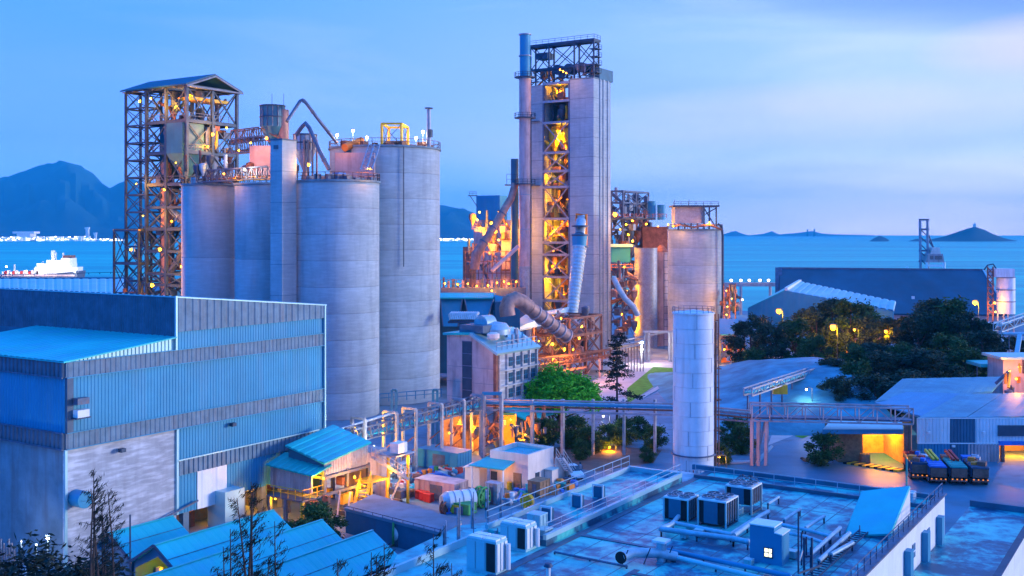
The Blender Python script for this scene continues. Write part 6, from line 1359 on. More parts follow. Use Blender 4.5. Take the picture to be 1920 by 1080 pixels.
# ================================================================ YARD BUILDING
CW = G(990, 922); wb = thing('site_office', 'small cream-white flat-roofed office with sunken blue roof and outside stair', 'building', CW)
lw_, uw_ = along(CW, VX, 919), along(CW, UX, 1038); zw = Zv(853, CW.y); W_ = lambda a, b_, z: gp(CW, a, b_, z)
MB().box(W_(0, 0, 0), uw_, lw_, 0, zw - .55, UX, VX).build('wall', 'cream', wb)
for a0, a1, b0, b1 in ((0, uw_, 0, .25), (0, uw_, lw_ - .25, lw_), (0, .25, .25, lw_ - .25), (uw_ - .25, uw_, .25, lw_ - .25)): MB().box(W_(a0 - .02, b0 - .02, 0), a1 - a0 + .04, b1 - b0 + .04, zw - .55, zw, UX, VX).build('parapet', 'cream', wb)
MB().box(W_(.26, .26, 0), uw_ - .5, lw_ - .5, zw - .54, zw - .5, UX, VX).build('roof_deck', 'blue_roof', wb)
for a, z0, z1, wd, nm in ((1.6, .9, 1.9, .9, 'window'), (3.6, 1.0, 1.9, .7, 'window'), (6.0, 0, 2.0, 1.0, 'door')): 
    f = MB().box(W_(a, -.06, 0), wd, .08, z0, z1, UX, VX).build(nm, 'glass_dark' if nm == 'window' else 'wood', wb); MB().box(W_(a - .06, -.09, 0), wd + .12, .05, z1, z1 + .08, UX, VX).build('frame', 'white_paint', f)
for b_, z0, z1, wd, nm in ((.9, 0, 2.0, 1.1, 'door'), (4.3, .8, 1.8, .9, 'window')): MB().box(W_(-.06, b_, 0), .08, wd, z0, z1, UX, VX).build(nm, 'wood' if nm == 'door' else 'glass_dark', wb)
MB().box(W_(uw_ * .62, -1.1, 0), 1.4, 1.1, 0, 1.9, UX, VX).build('porch', 'cream', wb); MB().box(W_(uw_ * .6, -1.2, 0), 1.7, 1.3, 1.9, 2.0, UX, VX).build('porch_roof', 'pale_roof', wb)
stairs(wb, W_(uw_ + 3.2, -.8, 0), W_(uw_ + .1, -.8, 3.0), 1.0, 'cream', 10)
b = MB(); b.prism([W_(uw_ + .05, -.25, 0), W_(uw_ + 3.0, -.25, 0), W_(uw_ + .05, -.25, 2.9)], VX * .12); b.build('stair_wall', 'cream', wb)
# canopy
slab(wb, [W_(.2, lw_ * .35, 3.35), W_(-3.2, lw_ * .25, 3.0), W_(-3.2, lw_ + .8, 3.0), W_(.2, lw_ + .6, 3.35)], .12, 'blue_roof', 'canopy')
for b_ in (lw_ * .28, lw_ + .5): member(wb, 'canopy_post', W_(-3, b_, 0), W_(-3, b_, 3.0), .16, 'white_paint')
slab(wb, [W_(-.2, lw_ + .2, 2.9), W_(-2, lw_ + .2, 2.7), W_(-2, lw_ + 2.6, 2.3), W_(-.2, lw_ + 2.6, 2.5)], .1, 'cream', 'lean_to_roof'); MB().box(W_(-1.8, lw_ + .3, 0), 1.6, 2.1, 0, 2.4, UX, VX).build('lean_to', 'cream', wb)
MB().box(W_(.1, lw_ - 2.2, 0), 2, 1.2, 0, .1, UX, VX)
light(wb, W_(-1.5, 3, 2.7), 120)
# ---- yard objects
def crate(label, u, v, sx, sy, sz, mat, name='crate', cat='crate', ribs=4, z=0.0, group=None, door=True, rot=True):
    p = G(u, v, z); t_ = thing(name, label, cat, p, group); U, V = (UX, VX) if rot else (EX, EY)
    MB().box(p, sx, sy, z + .08, z + sz, U, V).build('body', mat, t_)
    MB().box(p - U * .05 - V * .05, sx + .1, sy + .1, z + sz, z + sz + .08, U, V).build('lid', mat, t_)
    for i in range(ribs + 1): MB().box(p - V * .05 + U * (sx - .08) * i / ribs, .08, .05, z + .08, z + sz, U, V).build('rib', mat, t_)
    for i in range(ribs): MB().box(p - U * .05 + V * (sy - .08) * i / ribs, .05, .08, z + .08, z + sz, U, V).build('rib', mat, t_)
    if door: MB().box(p - U * .06 + V * sy * .3, .04, sy * .3, z + .1, z + sz * .85, U, V).build('door', 'steel_mid', t_)
    return t_
crate('long pink-red ribbed container in the yard behind the white drum', 852, 945, 2.6, 5.6, 2.1, 'pink_sheet', 'container', 'container', 8)
crate('tall grey metal locker standing left of the canopy post', 932, 948, 1.1, 1.6, 2.3, 'steel_pale', 'locker', 'cabinet', 3)
crate('brown crate standing against the office wall beside the small porch', 1012, 935, 2.2, 1.6, 1.8, 'wood', 'crate', 'crate', 3)
crate('turquoise skip by the office corner', 998, 932, .9, .9, 1.3, 'blue_roof', 'skip', 'skip', 2)
crate('orange-brown open bin at the end of the long pipe bundle', 695, 915, 1.6, 1.6, 2.2, 'rust', 'bin', 'bin', 3)
crate('blue metal store with flat dark roof, at the back of the scrap yard', 858, 886, 3.0, 6.5, 2.3, 'blue_sheet', 'store', 'shed', 5)
crate('dark green crate beside the cable drum', 878, 968, 1.5, 2.2, 1.1, 'green_paint', 'crate', 'crate', 3)
crate('small yellow-brown box below the white drum', 862, 966, 1.0, 1.2, .9, 'yellow', 'box', 'box', 2)
for k, (u, v) in enumerate(((790, 938), (798, 941), (806, 944), (800, 934), (812, 938))): crate(('leftmost', 'second', 'third', 'rear', 'rightmost')[k] + ' red jerrycan box of the red cluster left of the white drum', u, v, .7, .9, .9, 'red', 'red_box', 'box', 2, group='red boxes by the drum', door=False)
def reel(label, u, v, r, w_, mat, axis=None, z=0.0, core='rust', name='cable_reel'):
    p = G(u, v, z); t_ = thing(name, label, 'cable reel', p); ax_ = (axis or VX) * -1; c = p + EZ * r
    for k in (0, w_):
        m = MB(); a = c + ax_ * k
        up = EZ; sd_ = ax_.cross(up)
        ring = [a + (sd_ * math.cos(i * math.pi / 16) + up * math.sin(i * math.pi / 16)) * r for i in range(33)]
        m.tube(ring, .12, 6); m.build('flange', mat, t_, smooth=True)
        for i in range(4): member(t_, 'spoke', a - (sd_ * math.cos(i * math.pi / 4) + up * math.sin(i * math.pi / 4)) * r, a + (sd_ * math.cos(i * math.pi / 4) + up * math.sin(i * math.pi / 4)) * r, .13, mat)
        MB().cyl(a - ax_ * .03, a + ax_ * .03, r * .62, n=24).build('flange_disc', mat, t_, smooth=True)
    MB().cyl(c + ax_ * .1, c + ax_ * (w_ - .1), r * .72, n=24).build('drum', core, t_, smooth=True)
    return t_
reel('big green cable reel lying between the sheds and the flat-roofed store', 738, 1022, 1.15, 1.9, 'green_paint', z=0, core='white_paint', axis=-UX * .6 + VX * .8)
reel('yellow cable reel leaning in the yard before the office', 990, 952, .75, .25, 'yellow', axis=UX, core='yellow')
reel('small brown cable reel under the nose of the white drum', 832, 962, .65, .4, 'rust', axis=VX, core='wood')
reel('green cable drum standing behind the crates', 897, 950, 1.1, .8, 'green_paint', axis=VX, core='green_paint')
t_ = thing('mixer_drum', 'large white cylindrical drum lying on a blue frame in the yard', 'drum', G(850, 958)); p = G(838, 960) + EZ * 1.2; e = UX * .7 + EX * .8
MB().cyl(p, p + e * 2.4, 1.0, .98, n=28).build('drum', 'tank_white', t_, smooth=True); MB().cyl(p - e * .5, p, .65, 1.0, n=28).build('drum_nose', 'galvanised', t_, smooth=True)
for f in (.2, .5, .8): MB().cyl(p + e * 2.4 * f - e * .04, p + e * 2.4 * f + e * .04, 1.03, n=28).build('hoop', 'steel_pale', t_)
for f in (.1, .9):
    for s_ in (-1, 1): member(t_, 'leg', p + e * 2.4 * f + EY * s_ * .9 - EZ * 1.2, p + e * 2.4 * f + EY * s_ * .8 - EZ * .2, .14, 'blue_paint')
member(t_, 'skid', p - EZ * 1.1 - EY * .9, p + e * 2.4 - EZ * 1.1 - EY * .9, .15, 'blue_paint')
def drum(label, u, v, mat, z=0.0, r=.3, h=.9, group='drums and barrels in the yard'):
    p = G(u, v, z); t_ = thing('barrel', label, 'barrel', p, group); MB().cyl(p, p + EZ * h, r, n=16).build('body', mat, t_, smooth=True)
    for f in (.33, .66, .98): MB().lathe(p + EZ * h * f, [(r, -.03), (r + .03, 0), (r, .03)], 16).build('hoop', mat, t_)
for lb, u, v, m_ in (('white barrel beside the tall grey locker', 960, 938, 'white_paint'), ('yellow barrel under the canopy', 955, 918, 'yellow'), ('blue barrel among scrap at the canopy edge', 968, 930, 'blue_paint'), ('rusty barrel left of the office door', 972, 922, 'rust'), ('orange barrel by the scrap yard path', 795, 895, 'orange'), ('second orange barrel nearer the blue store', 806, 893, 'orange'), ('green barrel in the scrap heap before the blue store', 818, 888, 'green_paint'), ('pale barrel beside the white gas cart', 768, 890, 'pale_roof')): drum(lb, u, v, m_)
# pipe bundles and racks near the transfer house
t_ = thing('pipe_stack', 'rack of long pale pipes with steel posts beside the transfer house', 'pipe rack', G(720, 900)); p = G(695, 905)
for k in range(9): MB().cyl(p + VX * -(k % 3) * .4 + EZ * (.5 + .45 * (k // 3)) , p + UX * 6.5 + VX * -(k % 3) * .4 + EZ * (.5 + .45 * (k // 3)), .17, n=10).build('pipe', ('galvanised', 'white_paint', 'pale_roof')[k % 3], t_, smooth=True)
for f in (0, .5, 1): member(t_, 'post', p + UX * 6.5 * f + VX * .35, p + UX * 6.5 * f + VX * .35 + EZ * 2.3, .14, 'steel_mid'); member(t_, 'post', p + UX * 6.5 * f - VX * 1.3, p + UX * 6.5 * f - VX * 1.3 + EZ * 2.3, .14, 'steel_mid')
t_ = thing('pipe_bundle', 'pale turquoise pipe bundle lying on the ground along the yard edge', 'pipes', G(750, 918)); p = G(728, 925)
for k in range(5): MB().cyl(p - VX * k * .28 + EZ * .14, p - VX * k * .28 + UX * 6 + EZ * .14, .13, n=8).build('pipe', 'blue_roof', t_, smooth=True)
t_ = thing('welding_cart', 'white gas cart with a hoop handle at the head of the pipe rack', 'cart', G(757, 898)); p = G(757, 898); MB().cbox(p + EZ * .6, 1.4, .9, .5).build('tray', 'white_paint', t_)
for s_ in (-.5, .5): member(t_, 'post', p + UX * s_, p + UX * s_ + EZ * 1.9, .1, 'white_paint')
member(t_, 'handle', p - UX * .5 + EZ * 1.9, p + UX * .5 + EZ * 1.9, .1, 'white_paint')
for s_ in (-.5, .5): MB().cyl(p + UX * s_ - VX * .5 + EZ * .3, p + UX * s_ - VX * .42 + EZ * .3, .3, n=14).build('wheel', 'rubber', t_, smooth=True)
# individual scrap pieces
rn = random.Random(123)
zone = [((775, 905), (862, 880), 46), ((690, 930), (770, 905), 22), ((1030, 925), (1082, 905), 20), ((950, 942), (985, 930), 12)]
kinds = ('steel_mid', 'rust', 'blue_sheet', 'pink_sheet', 'steel_pale', 'red', 'pale_roof', 'teal', 'orange', 'wood', 'blue_paint')
words_ = {'steel_mid': 'grey', 'rust': 'rusty', 'blue_sheet': 'blue', 'pink_sheet': 'pinkish', 'steel_pale': 'pale', 'red': 'red', 'pale_roof': 'whitish', 'teal': 'teal', 'orange': 'orange', 'wood': 'brown', 'blue_paint': 'bright blue'}
for zi, (a, b2, n) in enumerate(zone):
    t_ = thing('scrap_heap', ('jumbled heap of coloured scrap and machine parts before the blue store', 'low heap of scrap metal between the pipe rack and the pale pipes', 'loose heap of building waste below the office stair', 'clutter of tins and scrap by the canopy')[zi], 'scrap heap', G((a[0] + b2[0]) / 2, (a[1] + b2[1]) / 2))
    for i in range(n):
        u = rn.uniform(a[0], b2[0]); f = (u - a[0]) / (b2[0] - a[0]); v = a[1] + (b2[1] - a[1]) * f + rn.uniform(-8, 8); p = G(u, v); m = rn.choice(kinds); k = rn.random(); s_ = rn.uniform(.5, 1.3)
        if k < .45:
            c, s2 = math.cos(k * 20), math.sin(k * 20); MB().cbox(p + EZ * .3 * s_, s_, s_ * .7, s_ * .6, Vector((c, s2, 0)), Vector((-s2, c, 0))).build('scrap_box', m, t_)
        elif k < .75: q = Vector((math.cos(k * 30), math.sin(k * 30), .25)) * s_ * 1.1; MB().cyl(p - q + EZ * .5, p + q + EZ * .5, .14, n=8).build('scrap_pipe', m, t_, smooth=True)
        else: MB().lathe(p, [(.3 * s_, 0), (.45 * s_, .3), (.35 * s_, .7 * s_), (.02, .75 * s_)], 10).build('scrap_vessel', m, t_, smooth=True)
def pallets(label, u, v, n, mat='wood'):
    p = G(u, v); t_ = thing('pallet_stack', label, 'pallets', p)
    for k in range(n):
        z = .15 * k
        for i in range(5): MB().box(p + UX * (.25 * i), .18, 1.0, z + .09, z + .12, UX, VX).build('board', mat, t_)
        for j in range(3): MB().box(p + VX * (.42 * j), 1.2, .1, z, z + .09, UX, VX).build('bearer', mat, t_)
pallets('tall stack of wooden pallets in the open yard before the pink container', 765, 935, 6); pallets('low stack of wooden pallets at the near edge of the yard', 742, 948, 3); pallets('pallet stack beside the road by the loading bay ramp', 1545, 868, 4, 'rust')
for k, (u, v, lb) in enumerate(((1530, 862, 'heap of orange-brown rubble beside the loading bay ramp'), (1395, 832, 'small heap of dirt at the foot of the bridge leg'))):
    rr = random.Random(k); t_ = thing('rubble_heap', lb, 'rubble', G(u, v)); p = G(u, v)
    for i in range(16): MB().ball(p + Vector((rr.gauss(0, .9), rr.gauss(0, .7), .15)), rr.uniform(.2, .5), 6, 4, .7).build('rock', 'rust' if i % 3 else 'wood', t_)
# parked car
def car(label, u, v, mat, fw):
    p = G(u, v); t_ = thing('parked_car', label, 'car', p); fw = Vector(fw).normalized(); sx = Vector((-fw.y, fw.x, 0)); q = lambda a, b_, z: p + fw * a + sx * b_ + EZ * z
    prof = [(-2.1, .35), (-2.15, .8), (-1.5, .95), (1.0, .98), (1.9, .85), (2.15, .6), (2.1, .35)]
    MB().prism([q(a, -.85, z) for a, z in prof], sx * 1.7).build('body', mat, t_)
    pr2 = [(-1.45, .95), (-1.0, 1.42), (.3, 1.45), (1.0, .98)]; MB().prism([q(a, -.74, z) for a, z in pr2], sx * 1.48).build('cabin_glass', 'glass_dark', t_); MB().prism([q(-1.0, -.72, 1.43), q(.3, -.72, 1.46), q(.3, -.72, 1.5), q(-1.0, -.72, 1.48)], sx * 1.44).build('roof', mat, t_)
    for a in (-1.35, 1.35):
        for s_ in (-.86, .7): MB().cyl(q(a, s_, .33), q(a, s_ + .16, .33), .33, n=16).build('wheel', 'rubber', t_, smooth=True)
    for s_ in (-.6, .6): MB().cbox(q(2.12, s_, .68), .1, .3, .14, fw, sx).build('headlight', 'white_paint', t_); MB().cbox(q(-2.14, s_, .72), .06, .3, .14, fw, sx).build('tail_light', 'red', t_)
car('white car parked behind the office stair', 1072, 895, 'white_paint', (.3, -.95, 0))
# person in pink by the road
def person(label, u, v, h=1.7, shirt='red', trousers='navy_sheet', lean=0.0):
    p = G(u, v); t_ = thing('person', label, 'person', p)
    me = bpy.data.meshes.new('body'); V_ = [(0, 0, .95), (0, 0, 1.2), (0, 0, 1.43), (0, .01, 1.52), (0, .0, 1.63), (-.19, 0, 1.40), (-.24, .02, 1.13), (-.22, -.1, .9), (.19, 0, 1.40), (.24, .02, 1.13), (.23, -.08, .9), (-.09, 0, .9), (-.1, -.04, .5), (-.1, .06, .08), (-.1, -.1, .04), (.09, 0, .9), (.1, .08, .5), (.1, .1, .08), (.1, -.06, .04)]
    E = [(0, 1), (1, 2), (2, 3), (3, 4), (2, 5), (5, 6), (6, 7), (2, 8), (8, 9), (9, 10), (0, 11), (11, 12), (12, 13), (13, 14), (0, 15), (15, 16), (16, 17), (17, 18)]
    rad = [.14, .13, .15, .055, .1, .065, .045, .035, .065, .045, .035, .1, .07, .045, .04, .1, .07, .045, .04]
    me.from_pydata([(x, y, z) for x, y, z in V_], E, []); o = bpy.data.objects.new('body', me); COL.objects.link(o); put(o, Matrix.Translation(p), t_)
    md = o.modifiers.new('skin', 'SKIN'); sv = me.skin_vertices[0].data
    for i, r in enumerate(rad): sv[i].radius = (r, r * .85)
    sv[0].use_root = True; o.modifiers.new('sub', 'SUBSURF').levels = 1; me.materials.append(M[trousers])
    MB().lathe(p + EZ * .92, [(.16, 0), (.17, .25), (.2, .47), (.09, .56)], 12).build('shirt', shirt, t_, smooth=True)
    MB().ball(p + EZ * 1.66, .11, 10, 7).build('hair', 'black', t_, smooth=True)
person('person in a pinkish red top standing on the road by the roof corner', 1088, 893, shirt='pink_sheet')
# ================================================================ BIG FLAT ROOF
ZR = 8.0; O = Vector(G(1300, 879, ZR)); O.z = 0
fr_ = thing('flat_roof_building', 'large flat-roofed building filling the lower right with mottled blue roofing felt', 'building', O)
K = lambda a, b_, z: gp(O, a, b_, z)
MB().box(K(-70, -21.9, 0), 70, 20.6, ZR - .3, ZR, UX, VX).build('roof_deck', 'roof_felt', fr_)
MB().box(K(-70, -21.6, 0), 69.8, 24, -1, ZR - .32, UX, VX).build('wall', 'plaster', fr_)
aD = along(K(0, -1.3, ZR), UX, 1024); LD = -5.5 - aD
MB().box(K(aD, -1.3, 0), LD, 5.2, ZR - 1, ZR + .45, UX, VX).build('raised_deck', 'roof_felt', fr_)
MB().box(K(-70, -1.3, 0), 70 + aD, 5.2, ZR - .3, ZR, UX, VX).build('roof_deck', 'roof_slab', fr_)
MB().box(K(-70, 3.65, 0), 70 + aD, .25, ZR, ZR + .5, UX, VX).build('parapet', 'pale_roof', fr_)
MB().box(K(aD, -1.32, 0), LD, .28, ZR + .45, ZR + .8, UX, VX).build('parapet', 'pale_roof', fr_)
MB().box(K(-5.8, -1.3, 0), .3, 5.2, ZR, ZR + .85, UX, VX).build('parapet', 'pale_roof', fr_)
MB().box(K(aD, 3.65, 0), LD, .25, ZR + .45, ZR + .8, UX, VX).build('parapet', 'pale_roof', fr_)
MB().rail([K(aD, 3.78, ZR + .8), K(-5.7, 3.78, ZR + .8)], 1.0, 1.6, .05).build('railing', 'galvanised', fr_)
MB().rail([K(aD, -1.2, ZR + .8), K(-5.7, -1.2, ZR + .8)], .8, 2.2, .045).build('railing', 'galvanised', fr_)
# far ledge
MB().box(K(-.3, -21.9, 0), .35, 21.9, ZR, ZR + .45, UX, VX).build('parapet', 'navy_sheet', fr_)
MB().box(K(-3.4, -21.9, 0), .25, 20.4, ZR, ZR + .3, UX, VX).build('kerb_upstand', 'louvre', fr_)
MB().rail([K(-3.2, -1.6, ZR + .3), K(-3.2, -21.6, ZR + .3)], .9, 1.8, .045).build('railing', 'galvanised', fr_)
# wall to the lower roof on the right
MB().box(K(-70, -22.15, 0), 70.2, .3, 4.9, ZR + .5, UX, VX).build('parapet_wall', 'white_paint', fr_)
MB().box(K(-70, -22.3, 0), 70.3, .55, ZR + .5, ZR + .62, UX, VX).build('coping', 'steel_mid', fr_)
MB().rail([K(-60, -22.0, ZR + .62), K(0, -22.0, ZR + .62)], .85, 1.5, .05).build('railing', 'steel_mid', fr_)
for a in (-3.2, -8.4, -14): MB().box(K(a, -22.62, 0), .9, .45, 5.2, 7.4, UX, VX).build('buttress', 'blue_sheet', fr_)
for a in (-6.5, -11.5): f = MB().box(K(a, -22.22, 0), .8, .08, 6.2, 7.2, UX, VX).build('window', 'glass_blue', fr_); MB().box(K(a, -22.26, 0), .8, .05, 6.66, 6.72, UX, VX).build('glazing_bar', 'white_paint', f)
lr = thing('lower_roof', 'lower mottled blue flat roof with white end wall at the bottom right corner', 'building', K(0, -25, 0))
MB().box(K(-70, -27.6, 0), 81.4, 5.4, 4.9, 5.2, UX, VX).build('roof_deck', 'roof_felt', lr); MB().box(K(-70, -27.5, 0), 81.2, 5.2, 0, 4.88, UX, VX).build('wall', 'white_paint', lr)
MB().box(K(11.1, -27.6, 0), .35, 5.4, 5.2, 5.75, UX, VX).build('parapet', 'navy_sheet', lr)
MB().box(K(-70, -27.9, 0), 81.4, .32, 4.2, 5.6, UX, VX).build('parapet', 'white_paint', lr); MB().box(K(-70, -27.98, 0), 81.5, .5, 5.6, 5.7, UX, VX).build('coping', 'steel', lr)
lamp(lr, G(1885, 1068, 2.5), 160, 'white', .12)
for k in range(9):
    b_ = -3.9 - k * 2.0; MB().box(K(-60, b_, 0), 56.4, .06, ZR + .003, ZR + .012, UX, VX).build('membrane_seam', 'louvre', fr_)
for k in range(3):
    a = -9 - k * 13.2; MB().box(K(a, -21.7, 0), .07, 19.6, ZR + .003, ZR + .010, UX, VX).build('membrane_seam', 'louvre', fr_)
for a, b_ in ((-8, -5), (-20, -16), (-33, -8), (-14, -12)): MB().cyl(K(a, b_, ZR + .004), K(a, b_, ZR + .06), .22, n=14).build('roof_drain', 'steel', fr_)
# trenches, cable trays
for a0, a1, b_, wd in ((-60, -.5, -2.1, .55), (-60, -30, -9.2, .4)): MB().box(K(a0, b_, 0), a1 - a0, wd, ZR + .004, ZR + .05, UX, VX).build('gutter', 'louvre', fr_)
for a, b0, b1 in ((-25.2, -12, -1.6), (-31, -20, -9)): MB().box(K(a, b0, 0), .4, b1 - b0, ZR + .004, ZR + .06, UX, VX).build('gutter', 'louvre', fr_)
for b_ in (-19.6, -18.9): member(fr_, 'cable_tray_rail', K(-40, b_, ZR + .3), K(-8, b_, ZR + .3), .08, 'steel')
rg = MB()
for i in range(60): rg.bar(K(-40 + i * .53, -19.6, ZR + .3), K(-40 + i * .53, -18.9, ZR + .3), .06)
rg.build('cable_tray_rungs', 'steel', fr_)
# AC strip units on the left deck
def hoop_box(label, u, v):
    p = G(u, v, ZR + .45); t_ = thing('vent_cowl', label, 'vent', p, 'small square vents along the raised deck')
    MB().cbox(p + EZ * .45, .5, .8, .9).build('body', 'navy_sheet', t_)
    for s_ in (-.45, .45): member(t_, 'frame_post', p + VX * s_ - UX * .28, p + VX * s_ - UX * .28 + EZ * 1.05, .1, 'white_paint')
    member(t_, 'frame_top', p - VX * .5 - UX * .28 + EZ * 1.05, p + VX * .5 - UX * .28 + EZ * 1.05, .12, 'white_paint')
for lb, u, v in (('square white-framed vent on the raised deck, nearest the roof corner', 1124, 932), ('square white-framed vent, middle one of three', 1084, 950), ('square white-framed vent nearest the white cabinets', 1027, 975)): hoop_box(lb, u, v)
crate('small pale block housing beside the nearest vent cowl', 1012, 1010, 1.0, 1.1, 1.6, 'pale_roof', 'housing', 'cabinet', 2, z=ZR, door=False)
crate('low pale box at the end of the raised deck wall', 1022, 1018, 1.0, 1.0, .8, 'pale_roof', 'housing', 'cabinet', 2, z=ZR, door=False)
def cabinet(label, u0, v, ur, ul, h, z=8.0):
    p = G(u0, v, z); w0 = along(p, UX, ur); w1 = along(p, VX, ul); t_ = thing('white_cabinet', label, 'cabinet', p)
    MB().box(p, w0, w1, z, z + h, UX, VX).build('body', 'pale_roof', t_)
    for i in range(2):
        for j in range(2): MB().box(p + UX * (.05 + i * w0 / 2) + VX * (.05 + j * w1 / 2), w0 / 2 - .12, w1 / 2 - .12, z + h, z + h + .12, UX, VX).build('roof_panel', 'white_paint', t_)
    for i in range(3): MB().box(p + VX * -.06 + UX * (.08 + i * w0 / 3), w0 / 3 - .14, .08, z + .2, z + h - .15, UX, VX).build('door_panel', 'white_paint' if i != 1 else 'tank_white', t_)
    for i in range(3): MB().box(p + UX * -.06 + VX * (.08 + i * w1 / 3), .08, w1 / 3 - .12, z + .2, z + h - .15, UX, VX).build('side_panel', 'pale_roof' if i != 0 else 'black', t_)
    MB().cyl(p - VX * .25 + UX * w0 * .8 + EZ * .2, p - VX * .25 + UX * w0 * .8 + EZ * (h - .3), .16, n=10).build('pipe', 'white_paint', t_, smooth=True)
    return t_
cabinet('nearest large white-topped equipment cabinet with a cross of dark gaps on top', 930, 1080, 951, 875, 2.15)
cabinet('second white-topped equipment cabinet, further right behind the first', 986, 1036, 1006, 938, 1.75)
# chillers
def chiller(label, u, v, w0, w1, h, fans, leg=0.0, mat='navy_sheet'):
    p = G(u, v, ZR); t_ = thing('chiller_unit', label, 'chiller', p, 'chillers on the flat roof'); z0 = ZR + .12 + leg
    MB().box(p + UX * .06 + VX * .06, w0 - .12, w1 - .12, z0, z0 + h - .05, UX, VX).build('coil_core', 'black', t_)
    MB().box(p - UX * .02 + VX * w1 * .3, .1, w1 * .5, z0, z0 + h, UX, VX).build('side_panel', mat, t_)
    for (a, b_) in ((0, 0), (w0, 0), (0, w1), (w0, w1)): member(t_, 'corner_post', p + UX * a + VX * b_ + EZ * (.0), p + UX * a + VX * b_ + EZ * (z0 - ZR + h), .12, 'pale_roof')
    for i in range(1, 5): MB().box(p + UX * w0 * i / 5 - VX * .03, .06, .08, z0, z0 + h, UX, VX).build('mullion', 'steel_pale', t_)
    MB().box(p - UX * .04 - VX * .04, w0 + .08, w1 + .08, z0 + h - .02, z0 + h + .1, UX, VX).build('top_panel', 'white_paint', t_)
    k = 0
    for i in range(2):
        for j in range(fans // 2):
            c = p + UX * w0 * (.27 + .46 * i) + VX * w1 * ((j + .5) / (fans // 2)) + EZ * (z0 - ZR + h + .11); r = min(w0 * .2, w1 / fans * .85)
            MB().cyl(c, c + EZ * .06, r, n=20).build('fan_opening', 'black', t_, smooth=True); MB().lathe(c, [(r, 0), (r + .05, 0), (r + .05, .12), (r, .12)], 20).build('fan_ring', 'steel_pale', t_)
            for q_ in range(3): d_ = Vector((math.cos(q_ * 1.05), math.sin(q_ * 1.05), 0)) * r; member(t_, 'fan_guard', c - d_ + EZ * .1, c + d_ + EZ * .1, .03, 'steel_pale')
    for b_ in (0, w1 - .2): MB().box(p + VX * b_, w0, .2, ZR + .005, ZR + .12, UX, VX).build('skid', 'steel', t_)
chiller('square chiller with four round fans, leftmost of the three', 1290, 979, 1.9, 2.0, 1.5, 4)
chiller('larger chiller with open black louvred side, middle of the three', 1361, 992, 2.4, 2.2, 1.7, 4, .1)
chiller('rear chiller raised on a stand, furthest from the viewer', 1409, 966, 2.2, 2.1, 1.3, 4, .6)
# roof pipes
def roofpipe(label, pts, r=.17, mat='galvanised', sup=True, z=.55):
    pp_ = [G(u, v, ZR + z) for u, v in pts]; t_ = thing('roof_pipe', label, 'pipe', (pp_[0].x, pp_[0].y, ZR), 'pipes running over the flat roof')
    for i, (a, b2) in enumerate(zip(pp_, pp_[1:])):
        MB().cyl(a, b2, r, n=12).build('pipe', mat, t_, smooth=True); MB().ball(b2, r * 1.12, 10, 6).build('elbow', mat, t_, smooth=True)
        n = max(1, int((b2 - a).length / 2.4))
        for k in range(n + 1):
            q = a.lerp(b2, k / max(1, n)); member(t_, 'support', Vector((q.x, q.y, ZR)), q, .1, 'steel')
    return t_
roofpipe('fat pale pipe running along the front of the chillers', [(1262, 982), (1240, 992), (1375, 1010), (1402, 1016)], .2)
roofpipe('parallel pipe just behind the fat pale pipe', [(1272, 968), (1262, 980), (1370, 1002), (1412, 975)], .16)
roofpipe('pipe from the middle chiller to the stair house', [(1376, 1004), (1425, 968), (1440, 960)], .18)
roofpipe('long pipe pair behind the stair house, upper one', [(1440, 978), (1505, 992), (1555, 1005)], .13)
roofpipe('long pipe pair behind the stair house, lower one', [(1455, 995), (1510, 1006), (1545, 1018)], .13)
roofpipe('slanting pipe towards the wedge roof, left one', [(1520, 1040), (1575, 990)], .15)
roofpipe('slanting pipe towards the wedge roof, middle one', [(1535, 1052), (1592, 1000)], .15)
roofpipe('slanting pipe near the wedge roof, right one', [(1558, 1040), (1598, 1018)], .15)
roofpipe('short cross pipe by the stair house', [(1470, 975), (1500, 955)], .12)
roofpipe('short cross pipe right of the stair house', [(1510, 990), (1545, 968)], .12)
roofpipe('short pipe between the two right chillers', [(1320, 950), (1345, 936)], .1)
roofpipe('bent pipe behind the rear chiller', [(1440, 945), (1460, 932)], .1)
roofpipe('long dark gutter pipe crossing the near roof, upper', [(1245, 1030), (1480, 1080)], .16, 'blue_sheet', z=.3)
roofpipe('long pale gutter pipe crossing the near roof, lower', [(1260, 1043), (1430, 1085)], .16, 'pale_roof', z=.3)
roofpipe('long thin pipe on the near roof left of the dormer duct', [(1040, 1035), (1175, 1062)], .08, 'steel_mid', z=.15)
rn = random.Random(9)
for k, (u, v, lb) in enumerate(((1300, 1000, 'small pale valve box below the square chiller'), (1345, 1012, 'valve stand under the middle chiller pipe'), (1386, 968, 'small box beside the middle chiller'), (1285, 1012, 'flat pale box on the roof left of the gutter pipes'), (1316, 1010, 'tiny cowl beside the flat pale box'), (1408, 1062, 'low box at the foot of the stair house'), (1490, 1050, 'low cabinet right of the stair house'))): crate(lb, u, v, rn.uniform(.4, .8), rn.uniform(.4, .8), rn.uniform(.3, .6), 'pale_roof', 'valve_box', 'box', 2, z=ZR, door=False)
